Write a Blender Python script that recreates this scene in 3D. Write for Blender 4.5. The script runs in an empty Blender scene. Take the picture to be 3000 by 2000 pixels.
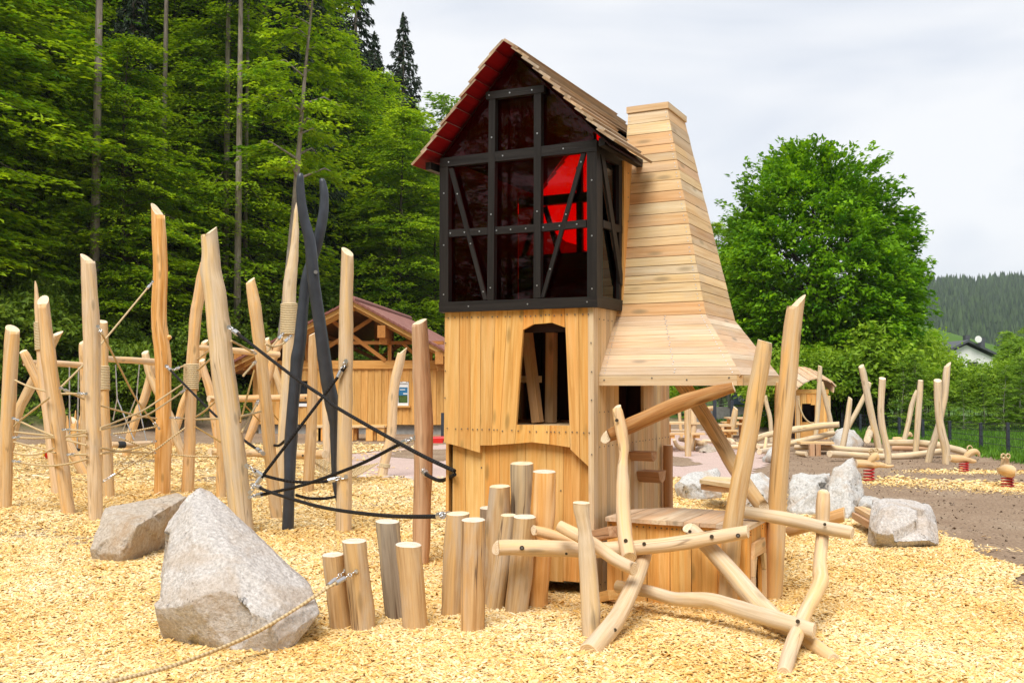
import bpy, bmesh, math, random
import numpy as np
from mathutils import Vector, noise as mnoise

rnd = random.Random(7)
npr = np.random.default_rng(11)
scene = bpy.context.scene
COL = scene.collection
V = Vector

# ------------------------------------------------------------------ camera
F = 35.0 / 36.0 * 3000.0            # focal length in photograph pixels
HOR = 1129.0
EYE = 1.6
PITCH = math.atan((HOR - 1000.0) / F)
CP, SP = math.cos(PITCH), math.sin(PITCH)
cam_d = bpy.data.cameras.new('camera')
cam_d.lens = 35.0; cam_d.sensor_width = 36.0; cam_d.clip_start = 0.05; cam_d.clip_end = 6000
cam = bpy.data.objects.new('camera', cam_d); COL.objects.link(cam)
cam.location = (0, 0, EYE); cam.rotation_euler = (math.pi / 2 + PITCH, 0, 0)
scene.camera = cam

def ray(x, y):
    a = (x - 1500.0) / F; b = (1000.0 - y) / F
    return V((a, CP - b * SP, SP + b * CP))
def at(x, y, Y):                     # the point seen at pixel x, y at distance Y
    d = ray(x, y); k = Y / d.y
    return V((d.x * k, Y, EYE + d.z * k))
def gnd(x, y, z=0.0):                # the point of the level ground seen at pixel x, y
    d = ray(x, y); k = (z - EYE) / d.z
    return V((d.x * k, d.y * k, z))
def px(n, Y):                        # metres spanned by n pixels at distance Y
    return n * Y / F

# ------------------------------------------------------------------ materials
def newmat(name):
    m = bpy.data.materials.new(name); m.use_nodes = True
    nt = m.node_tree; nt.nodes.clear()
    return m, nt
def N(nt, kind, **kw):
    n = nt.nodes.new(kind)
    for k, v in kw.items():
        if hasattr(n, k): setattr(n, k, v)
        else: n.inputs[k.replace('_', ' ')].default_value = v
    return n
def L(nt, a, b): nt.links.new(a, b)
def ramp(nt, fac, stops):
    r = nt.nodes.new('ShaderNodeValToRGB'); e = r.color_ramp.elements
    while len(e) < len(stops): e.new(0.5)
    for i, (p, c) in enumerate(stops):
        e[i].position = p; e[i].color = (*c, 1) if len(c) == 3 else c
    L(nt, fac, r.inputs[0]); return r.outputs[0]
def g(v): return (v, v, v)
def mixc(nt, fac, a, b, mode='MIX'):
    n = nt.nodes.new('ShaderNodeMix'); n.data_type = 'RGBA'; n.blend_type = mode
    for s, v in ((n.inputs['Factor'], fac), (n.inputs[6], a), (n.inputs[7], b)):
        if isinstance(v, (int, float)): s.default_value = v
        elif isinstance(v, tuple): s.default_value = (*v, 1)
        else: L(nt, v, s)
    return n.outputs[2]
def math_n(nt, op, a, b=0.0, clamp=False):
    n = nt.nodes.new('ShaderNodeMath'); n.operation = op; n.use_clamp = clamp
    for s, v in ((n.inputs[0], a), (n.inputs[1], b)):
        if isinstance(v, (int, float)): s.default_value = v
        else: L(nt, v, s)
    return n.outputs[0]
def attr(nt, name):
    n = nt.nodes.new('ShaderNodeAttribute'); n.attribute_name = name; return n
def mapping(nt, vec, sc):
    m = nt.nodes.new('ShaderNodeMapping'); m.inputs['Scale'].default_value = sc
    L(nt, vec, m.inputs['Vector']); return m.outputs[0]
def noisef(nt, vec, scale, detail=4, rough=0.55, dist=0.0):
    n = nt.nodes.new('ShaderNodeTexNoise')
    n.inputs['Scale'].default_value = scale; n.inputs['Detail'].default_value = detail
    n.inputs['Roughness'].default_value = rough; n.inputs['Distortion'].default_value = dist
    L(nt, vec, n.inputs['Vector']); return n.outputs['Fac']
def finish(nt, color, rough=0.75, bump=None, bstr=0.3, bdist=0.01, spec=0.3):
    p = nt.nodes.new('ShaderNodeBsdfPrincipled'); o = nt.nodes.new('ShaderNodeOutputMaterial')
    if isinstance(color, tuple): p.inputs['Base Color'].default_value = (*color, 1)
    else: L(nt, color, p.inputs['Base Color'])
    if isinstance(rough, (int, float)): p.inputs['Roughness'].default_value = rough
    else: L(nt, rough, p.inputs['Roughness'])
    p.inputs['Specular IOR Level'].default_value = spec
    if bump is not None:
        b = nt.nodes.new('ShaderNodeBump'); b.inputs['Strength'].default_value = bstr; b.inputs['Distance'].default_value = bdist
        L(nt, bump, b.inputs['Height']); L(nt, b.outputs[0], p.inputs['Normal'])
    L(nt, p.outputs[0], o.inputs['Surface']); return p

def wood(name, light, mid, dark, alt=None, grain=1.0, crack=0.0, knots=0.5, rough=0.7, blotch=0.6, stain=None, tints=None, grey=0.0, crk=11.0):
    """grain runs along the third component of the wc attribute; tone is a random number per board or log"""
    m, nt = newmat(name)
    wc = attr(nt, 'wc').outputs['Vector']; tone = attr(nt, 'tone').outputs['Fac']
    fine = noisef(nt, mapping(nt, wc, (70, 70, 3.0)), 1.0, 6, 0.65, 0.4)
    med = noisef(nt, mapping(nt, wc, (24, 24, 1.0)), 1.0, 5, 0.6, 1.2)
    big = noisef(nt, mapping(nt, wc, (13, 13, 0.75)), 1.0, 3, 0.5, 0.5)
    c = ramp(nt, med, [(0.30, dark), (0.5, mid), (0.68, light)])
    c = mixc(nt, math_n(nt, 'MULTIPLY', fine, 0.62 * grain), c, mixc(nt, 1.0, c, dark, 'MULTIPLY'))
    if alt:
        f = ramp(nt, big, [(0.48, g(0)), (0.66, g(1))])
        c = mixc(nt, math_n(nt, 'MULTIPLY', f, blotch), c, alt)
    tn = ramp(nt, tone, [(0.0, (0.80, 0.73, 0.66)), (0.25, (0.95, 0.88, 0.80)), (0.5, (1.0, 1.0, 1.0)), (0.75, (1.06, 0.93, 0.82)), (1.0, (1.12, 1.12, 1.08))])
    c = mixc(nt, 1.0, c, tn, 'MULTIPLY')
    if tints:
        rr = nt.nodes.new('ShaderNodeValToRGB'); rr.color_ramp.interpolation = 'CONSTANT'; e = rr.color_ramp.elements
        while len(e) < len(tints): e.new(0.5)
        for i, q in enumerate(tints): e[i].position = i / len(tints); e[i].color = (*q, 1)
        L(nt, math_n(nt, 'FRACT', math_n(nt, 'MULTIPLY', tone, 7.31)), rr.inputs[0]); c = mixc(nt, 1.0, c, rr.outputs[0], 'MULTIPLY')
    if grey:
        gf = ramp(nt, noisef(nt, mapping(nt, wc, (6, 6, 1.6)), 1.0, 5, 0.6, 0.8), [(0.46, g(0)), (0.66, g(grey))])
        c = mixc(nt, gf, c, (0.50, 0.44, 0.37))
    if stain:
        tf = ramp(nt, tone, [(0.0, g(0.75)), (0.3, g(0)), (1.0, g(0))])
        c = mixc(nt, tf, c, stain)
    if knots:
        vo = nt.nodes.new('ShaderNodeTexVoronoi'); vo.inputs['Scale'].default_value = 1.0
        L(nt, mapping(nt, wc, (7.5, 7.5, 2.2)), vo.inputs['Vector'])
        kf = ramp(nt, vo.outputs['Distance'], [(0.0, g(1)), (0.09, g(0.8)), (0.19, g(0.0))])
        c = mixc(nt, math_n(nt, 'MULTIPLY', kf, knots), c, tuple(x * 0.45 for x in dark))
    bump = fine
    if crack:
        cn = noisef(nt, mapping(nt, wc, (crk, crk, 0.35)), 1.0, 2, 0.5, 0.3)
        cf = ramp(nt, cn, [(0.489, g(0)), (0.497, g(1)), (0.503, g(1)), (0.511, g(0))])
        cm = ramp(nt, noisef(nt, mapping(nt, wc, (4, 4, 1.2)), 1.0, 1), [(0.5, g(0)), (0.6, g(1))])
        cf = math_n(nt, 'MULTIPLY', cf, cm)
        c = mixc(nt, math_n(nt, 'MULTIPLY', cf, crack), c, (0.09, 0.05, 0.03))
        bump = math_n(nt, 'SUBTRACT', fine, math_n(nt, 'MULTIPLY', cf, 1.5))
    finish(nt, c, rough, bump, 0.35, 0.006, 0.25)
    return m

def endgrain(name, light, dark):
    m, nt = newmat(name)
    wc = attr(nt, 'wc').outputs['Vector']
    s = nt.nodes.new('ShaderNodeSeparateXYZ'); L(nt, attr(nt, 'ec').outputs['Vector'], s.inputs[0])
    r2 = math_n(nt, 'SQRT', math_n(nt, 'ADD', math_n(nt, 'POWER', s.outputs[0], 2.0), math_n(nt, 'POWER', s.outputs[1], 2.0)))
    nn = noisef(nt, wc, 18, 4)
    w = math_n(nt, 'SINE', math_n(nt, 'ADD', math_n(nt, 'MULTIPLY', r2, 480.0), math_n(nt, 'MULTIPLY', nn, 7.0)))
    f = math_n(nt, 'ADD', math_n(nt, 'MULTIPLY', w, 0.18), nn)
    c = ramp(nt, f, [(0.25, dark), (0.7, light)])
    finish(nt, c, 0.8, nn, 0.3, 0.004, 0.2)
    return m

LOGC = dict(light=(0.82, 0.68, 0.46), mid=(0.74, 0.57, 0.34), dark=(0.58, 0.38, 0.17))
M = {}
M['log'] = wood('debarked_robinia', **LOGC, alt=(0.76, 0.44, 0.14), crack=0.45, knots=0.75, blotch=0.65, grey=0.35, grain=1.3)
M['log_pale'] = wood('pale_sanded_wood', (0.84, 0.73, 0.57), (0.76, 0.63, 0.45), (0.60, 0.46, 0.29), alt=(0.79, 0.54, 0.22), crack=0.5, knots=0.7, blotch=0.6, grey=0.4, grain=1.3)
M['log_yellow'] = wood('yellow_debarked_wood', (0.83, 0.62, 0.32), (0.78, 0.52, 0.20), (0.60, 0.33, 0.08), alt=(0.84, 0.66, 0.40), crack=0.5, knots=0.6, blotch=0.75, grain=1.3)
M['log_grey'] = wood('grey_weathered_wood', (0.50, 0.43, 0.34), (0.40, 0.33, 0.25), (0.27, 0.21, 0.15), alt=(0.66, 0.48, 0.25), crack=0.9, knots=0.5, blotch=0.5)
M['log_brown'] = wood('reddish_debarked_wood', (0.68, 0.47, 0.30), (0.60, 0.38, 0.225), (0.44, 0.25, 0.13), alt=(0.64, 0.47, 0.32), crack=0.6, knots=0.4, blotch=0.5)
M['stump'] = wood('stump_wood', (0.76, 0.61, 0.40), (0.67, 0.50, 0.29), (0.50, 0.34, 0.17), alt=(0.74, 0.46, 0.17), crack=1.0, knots=0.7, blotch=0.55, grey=0.55, grain=1.5, crk=17.0)
M['log_amber'] = wood('amber_shaded_wood', (0.60, 0.36, 0.14), (0.52, 0.27, 0.09), (0.34, 0.15, 0.04), alt=(0.70, 0.48, 0.24), crack=0.7, knots=0.9, blotch=0.6, grain=1.4)  # for the brace log under the hood, whose shade is put into the colour
M['end'] = endgrain('sawn_end_grain', (0.84, 0.71, 0.53), (0.66, 0.47, 0.27))
M['end_grey'] = endgrain('grey_end_grain', (0.76, 0.68, 0.57), (0.56, 0.47, 0.36))
M['board'] = wood('oiled_larch_boards', (0.90, 0.68, 0.33), (0.84, 0.585, 0.235), (0.66, 0.39, 0.115), alt=(0.80, 0.40, 0.10), grain=1.3, knots=0.75, blotch=0.55, tints=[(1, 1, 1), (1.0, 0.93, 0.80), (1.0, 1.04, 1.1), (0.93, 0.90, 0.90), (1.02, 0.88, 0.72)])
M['board_pale'] = wood('fresh_pale_boards', (0.86, 0.75, 0.53), (0.79, 0.65, 0.42), (0.65, 0.47, 0.26), alt=(0.76, 0.56, 0.34), grain=1.4, knots=0.8, blotch=0.45, grey=0.28, tints=[(1, 1, 1), (0.97, 0.88, 0.80), (0.92, 0.96, 1.06), (1.04, 1.03, 0.96), (0.90, 0.80, 0.74), (1.02, 1.0, 0.92)])
M['board_roof'] = wood('weathered_roof_boards', (0.62, 0.52, 0.39), (0.54, 0.43, 0.31), (0.38, 0.29, 0.20), alt=(0.66, 0.50, 0.33), grain=1.5, knots=0.7, blotch=0.5, grey=0.5, tints=[(1, 1, 1), (0.9, 0.88, 0.86), (1.1, 1.06, 1.0), (0.96, 0.88, 0.8)])
M['board_grey'] = wood('weathered_hood_boards', (0.82, 0.74, 0.62), (0.75, 0.64, 0.50), (0.60, 0.47, 0.33), alt=(0.76, 0.57, 0.38), grain=1.4, knots=0.8, blotch=0.6, grey=0.3, tints=[(1, 1, 1), (1.0, 0.90, 0.82), (0.92, 0.95, 1.0), (1.05, 1.02, 0.95), (0.95, 0.86, 0.78)])
M['black_wood'] = wood('black_stained_timber', (0.034, 0.028, 0.025), (0.024, 0.020, 0.018), (0.014, 0.011, 0.010), grain=1.0, knots=0.2, rough=0.5)
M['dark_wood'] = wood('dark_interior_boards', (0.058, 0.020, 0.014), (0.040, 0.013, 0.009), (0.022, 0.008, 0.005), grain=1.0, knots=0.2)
M['red_wood'] = wood('red_painted_boards', (0.36, 0.006, 0.010), (0.30, 0.004, 0.008), (0.22, 0.003, 0.006), grain=0.6, knots=0.15, rough=0.55)
M['hut'] = wood('hut_larch_boards', (0.76, 0.49, 0.18), (0.70, 0.42, 0.135), (0.54, 0.28, 0.07), alt=(0.76, 0.48, 0.18), grain=0.8, knots=0.3)
M['hut_beam'] = wood('hut_beam_wood', (0.62, 0.33, 0.10), (0.54, 0.26, 0.07), (0.40, 0.17, 0.04), grain=0.8, knots=0.3)

def plain(name, color, rough=0.6, metal=0.0, spec=0.4, vary=0.0, scale=8.0, bstr=0.0):
    m, nt = newmat(name)
    c = color; b = None
    if vary:
        tc = nt.nodes.new('ShaderNodeTexCoord').outputs['Object']
        b = noisef(nt, tc, scale, 5)
        c = ramp(nt, b, [(0.3, tuple(x * (1 - vary) for x in color)), (0.7, tuple(min(1, x * (1 + vary)) for x in color))])
    p = finish(nt, c, rough, b if bstr else None, bstr, 0.01, spec)
    p.inputs['Metallic'].default_value = metal
    return m
M['steel'] = plain('galvanised_steel', (0.62, 0.62, 0.63), 0.35, 0.9)
M['bolt'] = plain('dark_bolt', (0.16, 0.15, 0.14), 0.5, 0.6)
M['hole'] = plain('bolt_hole', (0.05, 0.035, 0.02), 0.9)
M['iron'] = plain('blue_black_painted_wood', (0.036, 0.042, 0.055), 0.38, 0.0, 0.5, 0.25, 7.0, 0.25)
M['iron_end'] = plain('blue_black_painted_end', (0.030, 0.034, 0.045), 0.5, 0.0, 0.4)
M['red_steel'] = plain('red_spring_steel', (0.42, 0.012, 0.016), 0.35)
M['red_plastic'] = plain('red_plastic', (0.62, 0.02, 0.02), 0.4)
M['black_rubber'] = plain('black_rubber', (0.02, 0.02, 0.022), 0.7)
M['anthracite'] = plain('anthracite_steel', (0.035, 0.042, 0.055), 0.45)
M['white_wall'] = plain('white_render', (0.78, 0.77, 0.74), 0.85, vary=0.05)
M['slate'] = plain('dark_slate', (0.07, 0.075, 0.085), 0.6, vary=0.2)
M['concrete'] = plain('grey_concrete', (0.30, 0.29, 0.27), 0.9, vary=0.2)
M['white_paint'] = plain('white_frame', (0.80, 0.80, 0.80), 0.5)
M['reflected_sign'] = plain('painted_sign_reflection', (0.03, 0.17, 0.34), 0.5)  # colour of a sign mirrored in the hut window, painted on a sheet
M['banner'] = plain('blue_grey_banner', (0.055, 0.085, 0.125), 0.6)
M['lettering'] = plain('white_lettering', (0.8, 0.8, 0.8), 0.6)
M['car_paint'] = plain('pale_blue_car_paint', (0.35, 0.48, 0.68), 0.25, spec=0.6)
M['dark_glass'] = plain('dark_window_glass', (0.015, 0.017, 0.02), 0.08, spec=0.6)
M['flower'] = plain('flower_print', (0.06, 0.11, 0.02), 0.8, vary=0.5, scale=30)

def rope_mat(name, c1, c2, twist=190.0):
    m, nt = newmat(name)
    s = nt.nodes.new('ShaderNodeSeparateXYZ'); L(nt, attr(nt, 'wc').outputs['Vector'], s.inputs[0])
    ang = math_n(nt, 'ARCTAN2', s.outputs[1], s.outputs[0])
    w = math_n(nt, 'SINE', math_n(nt, 'ADD', math_n(nt, 'MULTIPLY', s.outputs[2], twist), math_n(nt, 'MULTIPLY', ang, 3.0)))
    c = ramp(nt, math_n(nt, 'MULTIPLY_ADD', w, 0.5), [(0.0, c2), (0.5, c1)])
    finish(nt, c, 0.85, w, 0.6, 0.004, 0.2)
    return m
M['rope'] = rope_mat('beige_rope', (0.62, 0.47, 0.27), (0.36, 0.25, 0.12))
M['coil'] = plain('coiled_rope', (0.62, 0.50, 0.31), 0.85, vary=0.15, scale=60)
M['rope_black'] = rope_mat('black_rope', (0.022, 0.020, 0.020), (0.007, 0.006, 0.006))
M['rope_ochre'] = rope_mat('ochre_rope', (0.50, 0.31, 0.10), (0.30, 0.17, 0.05))

def pane_mat():
    m, nt = newmat('red_tinted_acrylic')
    t = nt.nodes.new('ShaderNodeBsdfTransparent'); t.inputs[0].default_value = (0.90, 0.003, 0.006, 1)
    gl = nt.nodes.new('ShaderNodeBsdfGlossy'); gl.inputs['Roughness'].default_value = 0.02
    fr = nt.nodes.new('ShaderNodeFresnel'); fr.inputs[0].default_value = 1.33
    mx = nt.nodes.new('ShaderNodeMixShader'); o = nt.nodes.new('ShaderNodeOutputMaterial')
    L(nt, fr.outputs[0], mx.inputs[0]); L(nt, t.outputs[0], mx.inputs[1]); L(nt, gl.outputs[0], mx.inputs[2])
    L(nt, mx.outputs[0], o.inputs['Surface'])
    return m
M['pane'] = pane_mat()

def leaf_mat(name, dark, light, trans=0.35):
    m, nt = newmat(name)
    t = attr(nt, 'tone').outputs['Fac']
    c = ramp(nt, t, [(0.0, dark), (0.55, tuple((a + b) / 2 for a, b in zip(dark, light))), (1.0, light)])
    d = nt.nodes.new('ShaderNodeBsdfPrincipled'); d.inputs['Roughness'].default_value = 0.55
    d.inputs['Specular IOR Level'].default_value = 0.25
    tr = nt.nodes.new('ShaderNodeBsdfTranslucent')
    L(nt, c, d.inputs['Base Color']); L(nt, mixc(nt, 1.0, c, (1.15, 1.1, 0.5), 'MULTIPLY'), tr.inputs[0])
    mx = nt.nodes.new('ShaderNodeMixShader'); mx.inputs[0].default_value = trans
    o = nt.nodes.new('ShaderNodeOutputMaterial')
    L(nt, d.outputs[0], mx.inputs[1]); L(nt, tr.outputs[0], mx.inputs[2]); L(nt, mx.outputs[0], o.inputs['Surface'])
    return m
M['beech_leaf'] = leaf_mat('beech_leaves', (0.10, 0.235, 0.006), (0.49, 0.66, 0.013), 0.46)
M['tree_leaf'] = leaf_mat('hornbeam_leaves', (0.06, 0.20, 0.004), (0.31, 0.56, 0.010), 0.42)
M['bush_leaf'] = leaf_mat('bush_leaves', (0.13, 0.26, 0.012), (0.38, 0.55, 0.035), 0.42)
M['birch_leaf'] = leaf_mat('birch_leaves', (0.13, 0.26, 0.020), (0.33, 0.50, 0.05), 0.4)
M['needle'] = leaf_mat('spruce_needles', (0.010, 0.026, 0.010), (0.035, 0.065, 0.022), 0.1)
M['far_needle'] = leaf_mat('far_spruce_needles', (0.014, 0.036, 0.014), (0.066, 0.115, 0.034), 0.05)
M['under_leaf'] = leaf_mat('undergrowth_leaves', (0.08, 0.16, 0.010), (0.26, 0.36, 0.03), 0.4)
M['grass'] = leaf_mat('grass_blades', (0.06, 0.16, 0.010), (0.16, 0.33, 0.025))

def bark_mat(name, light, dark):
    m, nt = newmat(name)
    tc = nt.nodes.new('ShaderNodeTexCoord').outputs['Object']
    a = noisef(nt, mapping(nt, tc, (9, 9, 2.2)), 1.0, 5, 0.65)
    b = noisef(nt, tc, 0.9, 3)
    c = ramp(nt, a, [(0.3, dark), (0.68, light)])
    c = mixc(nt, ramp(nt, b, [(0.5, g(0)), (0.75, g(0.5))]), c, tuple(x * 0.6 for x in dark))
    finish(nt, c, 0.9, a, 0.6, 0.03, 0.1); return m
M['bark'] = bark_mat('grey_spruce_bark', (0.37, 0.32, 0.265), (0.16, 0.125, 0.095))
M['bark_dark'] = bark_mat('dark_bark', (0.10, 0.085, 0.06), (0.04, 0.03, 0.022))
M['bark_birch'] = bark_mat('birch_bark', (0.62, 0.58, 0.50), (0.25, 0.22, 0.18))

def rock_mat(name, light, mid, stain, sc=1.0, stainamt=0.7):
    m, nt = newmat(name)
    tc = nt.nodes.new('ShaderNodeTexCoord').outputs['Object']
    a = noisef(nt, tc, 42 * sc, 6, 0.7)
    b = noisef(nt, tc, 3.2 * sc, 4, 0.6, 0.6)
    d = noisef(nt, tc, 9 * sc, 5, 0.65)
    sp = noisef(nt, tc, 150 * sc, 2, 0.6)
    c = ramp(nt, a, [(0.30, tuple(x * 0.62 for x in mid)), (0.48, mid), (0.68, light)])
    c = mixc(nt, math_n(nt, 'MULTIPLY', ramp(nt, b, [(0.47, g(0)), (0.64, g(1))]), stainamt), c, stain)
    c = mixc(nt, ramp(nt, sp, [(0.60, g(0)), (0.72, g(0.55))]), c, (0.12, 0.11, 0.10))
    c = mixc(nt, ramp(nt, d, [(0.60, g(0)), (0.75, g(0.5))]), c, (0.86, 0.84, 0.80))
    h = math_n(nt, 'ADD', math_n(nt, 'MULTIPLY', a, 0.5), d)
    finish(nt, c, 0.9, h, 0.75, 0.03, 0.2); return m
M['granite'] = rock_mat('granite', (0.70, 0.66, 0.63), (0.50, 0.46, 0.43), (0.44, 0.33, 0.23), 1.0, 0.45)
M['granite_brown'] = rock_mat('brown_granite', (0.58, 0.51, 0.43), (0.43, 0.36, 0.29), (0.38, 0.25, 0.14), 0.8)
M['granite_white'] = rock_mat('pale_quarried_rock', (0.66, 0.64, 0.61), (0.50, 0.48, 0.45), (0.42, 0.29, 0.18), 0.8, 0.7)

# ------------------------------------------------------------------ mesh builder
WLOC = {}
def wloc(o): return WLOC.get(o.name, V((0, 0, 0)))
def props(o, label=None, cat=None, group=None, kind=None):
    for k, v in (('label', label), ('category', cat), ('group', group), ('kind', kind)):
        if v: o[k] = v
    return o
def empty(name, loc, label, cat, group=None):
    o = bpy.data.objects.new(name, None); COL.objects.link(o)
    o.location = loc; o.empty_display_size = 0.2; WLOC[o.name] = V(loc)
    return props(o, label, cat, group)

class MB:
    def __init__(s): s.v = []; s.f = []; s.wc = []; s.ec = []; s.t = []; s.mi = []; s.sm = []
    def add(s, vs, fs, wc, tone=0.5, mi=0, smooth=False, ec=None):
        b = len(s.v)
        s.v += [tuple(x) for x in vs]; s.wc += [tuple(x) for x in wc]; s.t += [tone] * len(vs)
        s.ec += [tuple(x) for x in ec] if ec else [(0, 0, 0)] * len(vs)
        for i, f in enumerate(fs):
            s.f.append(tuple(b + j for j in f))
            s.mi.append(mi[i] if isinstance(mi, list) else mi); s.sm.append(smooth)
    def build(s, name, mats, parent=None, origin=None):
        if parent is not None: org = wloc(parent)
        elif origin is not None: org = V(origin)
        else:
            a = np.array(s.v); org = V((float(a[:, 0].mean()), float(a[:, 1].mean()), float(a[:, 2].min())))
        me = bpy.data.meshes.new(name)
        me.from_pydata([(x - org.x, y - org.y, z - org.z) for x, y, z in s.v], [], s.f)
        for nm, ty, dat, key in (('wc', 'FLOAT_VECTOR', s.wc, 'vector'), ('ec', 'FLOAT_VECTOR', s.ec, 'vector'), ('tone', 'FLOAT', s.t, 'value')):
            a = me.attributes.new(nm, ty, 'POINT'); a.data.foreach_set(key, np.array(dat, dtype=np.float32).ravel())
        for m in (mats if isinstance(mats, (list, tuple)) else [mats]): me.materials.append(M[m] if isinstance(m, str) else m)
        me.polygons.foreach_set('material_index', s.mi); me.polygons.foreach_set('use_smooth', s.sm)
        me.update()
        o = bpy.data.objects.new(name, me); COL.objects.link(o)
        if parent is not None: o.parent = parent
        else: o.location = org
        WLOC[o.name] = org
        return o
    # a flat outline given thickness; grain along 'grain'
    def slab(s, poly, thick, grain=None, tone=None, mi=0, mib=None, mie=None):
        poly = [V(p) for p in poly]; thick = V(thick)
        if grain is None: grain = poly[1] - poly[0]
        gz = V(grain).normalized(); gy = thick.normalized()
        if abs(gy.dot(gz)) > 0.7: gy = (poly[1] - poly[0] if abs((poly[1] - poly[0]).normalized().dot(gz)) < 0.7 else poly[2] - poly[1])
        gy = (gy - gz * gy.dot(gz)).normalized(); gx = gy.cross(gz)
        n = len(poly); off = V((rnd.uniform(-9, 9), rnd.uniform(-9, 9), rnd.uniform(-9, 9)))
        nrm = V((0, 0, 0))
        for i in range(n): nrm += (poly[i] - poly[0]).cross(poly[(i + 1) % n] - poly[0])
        if nrm.dot(thick) > 0: poly = poly[::-1]
        vs = poly + [p + thick for p in poly]
        wc = [V((p.dot(gx), p.dot(gy), p.dot(gz))) + off for p in vs]
        # split so every face has flat shading with its own material
        fs = [tuple(range(n)), tuple(range(2 * n - 1, n - 1, -1))]
        mis = [mi, mi if mib is None else mib]
        for i in range(n):
            j = (i + 1) % n; fs.append((j, i, i + n, j + n)); mis.append(mi if mie is None else mie)
        s.add(vs, fs, wc, rnd.random() if tone is None else tone, mis)
    def box(s, c, ax, ay, az, grain=None, tone=None, mi=0):
        c, ax, ay, az = V(c), V(ax), V(ay), V(az)
        p = [c - ax - ay - az, c + ax - ay - az, c + ax + ay - az, c - ax + ay - az]
        s.slab(p, az * 2, grain or max((ax, ay, az), key=lambda q: q.length), tone, mi)
    def bar(s, a, b, w, h, up=(0, 0, 1), tone=None, mi=0):
        a, b = V(a), V(b); d = (b - a).normalized(); up = V(up)
        sx = d.cross(up).normalized() * (w / 2); sy = sx.cross(d).normalized() * (h / 2)
        s.slab([a - sx - sy, a + sx - sy, a + sx + sy, a - sx + sy], b - a, b - a, tone, mi)
    # a round log along points with radii
    def tube(s, pts, radii, seg=14, cut0=None, cut1=None, rough=0.05, tone=None, sub=5, caps=True, mi=0, mic=1, taper=0.92, closed=False):
        pts = [V(p) for p in pts]; n = len(pts)
        P, R = [], []
        if n > 2 and sub > 1:
            for i in range(n - 1):
                p0 = pts[max(i - 1, 0)]; p1 = pts[i]; p2 = pts[i + 1]; p3 = pts[min(i + 2, n - 1)]
                for k in range(sub):
                    u = k / sub
                    P.append(0.5 * ((2 * p1) + (p2 - p0) * u + (2 * p0 - 5 * p1 + 4 * p2 - p3) * u * u + (3 * p1 - p0 - 3 * p2 + p3) * u ** 3))
                    us = u * u * (3 - 2 * u); R.append(radii[i] * (1 - us) + radii[i + 1] * us)
            P.append(pts[-1]); R.append(radii[-1])
        else:
            for i in range(n - 1):
                for k in range(sub):
                    u = k / sub; P.append(pts[i].lerp(pts[i + 1], u)); R.append(radii[i] * (1 - u) + radii[i + 1] * u)
            P.append(pts[-1]); R.append(radii[-1])
        m = len(P); T = [(P[min(i + 1, m - 1)] - P[max(i - 1, 0)]).normalized() for i in range(m)]
        ref = V((0, 1, 0)) if abs(T[0].y) < 0.9 else V((1, 0, 0))
        nx = (ref - T[0] * ref.dot(T[0])).normalized()
        off = V((rnd.uniform(-9, 9), rnd.uniform(-9, 9), rnd.uniform(-9, 9)))
        sd = V((rnd.uniform(-50, 50), rnd.uniform(-50, 50), rnd.uniform(-50, 50)))
        vs, wc, run = [], [], 0.0
        rings = []
        tot = sum((P[i + 1] - P[i]).length for i in range(m - 1))
        kn = [(rnd.uniform(0, tot), rnd.uniform(0, 6.283), rnd.uniform(0.05, 0.16), rnd.uniform(0.10, 0.2)) for _ in range(int(tot * 3.2))] if rough >= 0.03 and tot > 0.5 else []
        for i in range(m):
            if i: run += (P[i] - P[i - 1]).length
            nx = (nx - T[i] * nx.dot(T[i])).normalized(); ny = T[i].cross(nx)
            cut = cut0 if i == 0 else (cut1 if i == m - 1 else None)
            ring = []
            for k in range(seg):
                a = 2 * math.pi * k / seg; ca, sa = math.cos(a), math.sin(a)
                rr = R[i]
                if rough:
                    rr *= 1 + rough * (1.3 * mnoise.noise(sd + V((ca * 1.3, sa * 1.3, run * 2.6))) + 0.8 * mnoise.noise(sd + V((ca * 2.4, sa * 2.4, run * 7.0))) + 0.35 * mnoise.noise(sd + V((ca * 6, sa * 6, run * 16.0))))
                for (kz, ka, kh, kw) in kn:
                    dz_ = (run - kz) / kw
                    if abs(dz_) < 2.2:
                        da = (a - ka + math.pi) % (2 * math.pi) - math.pi; rr *= 1 + kh * math.exp(-dz_ * dz_ * 1.6 - da * da * 2.2)
                o = (nx * ca + ny * sa) * rr
                d = V((0, 0, 0))
                if cut is not None:
                    cn = V(cut).normalized(); den = T[i].dot(cn)
                    if abs(den) > 0.15: d = T[i] * (-(o.dot(cn)) / den)
                ring.append(P[i] + o + d)
                wc.append(V((ca * R[i], sa * R[i], run + d.dot(T[i]))) + off)
            rings.append(ring); vs += ring
        fs = []
        for i in range(m - 1):
            for k in range(seg):
                j = (k + 1) % seg; fs.append((i * seg + k, i * seg + j, (i + 1) * seg + j, (i + 1) * seg + k))
        tn = rnd.random() if tone is None else tone
        s.add(vs, fs, wc, tn, mi, True)
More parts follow.
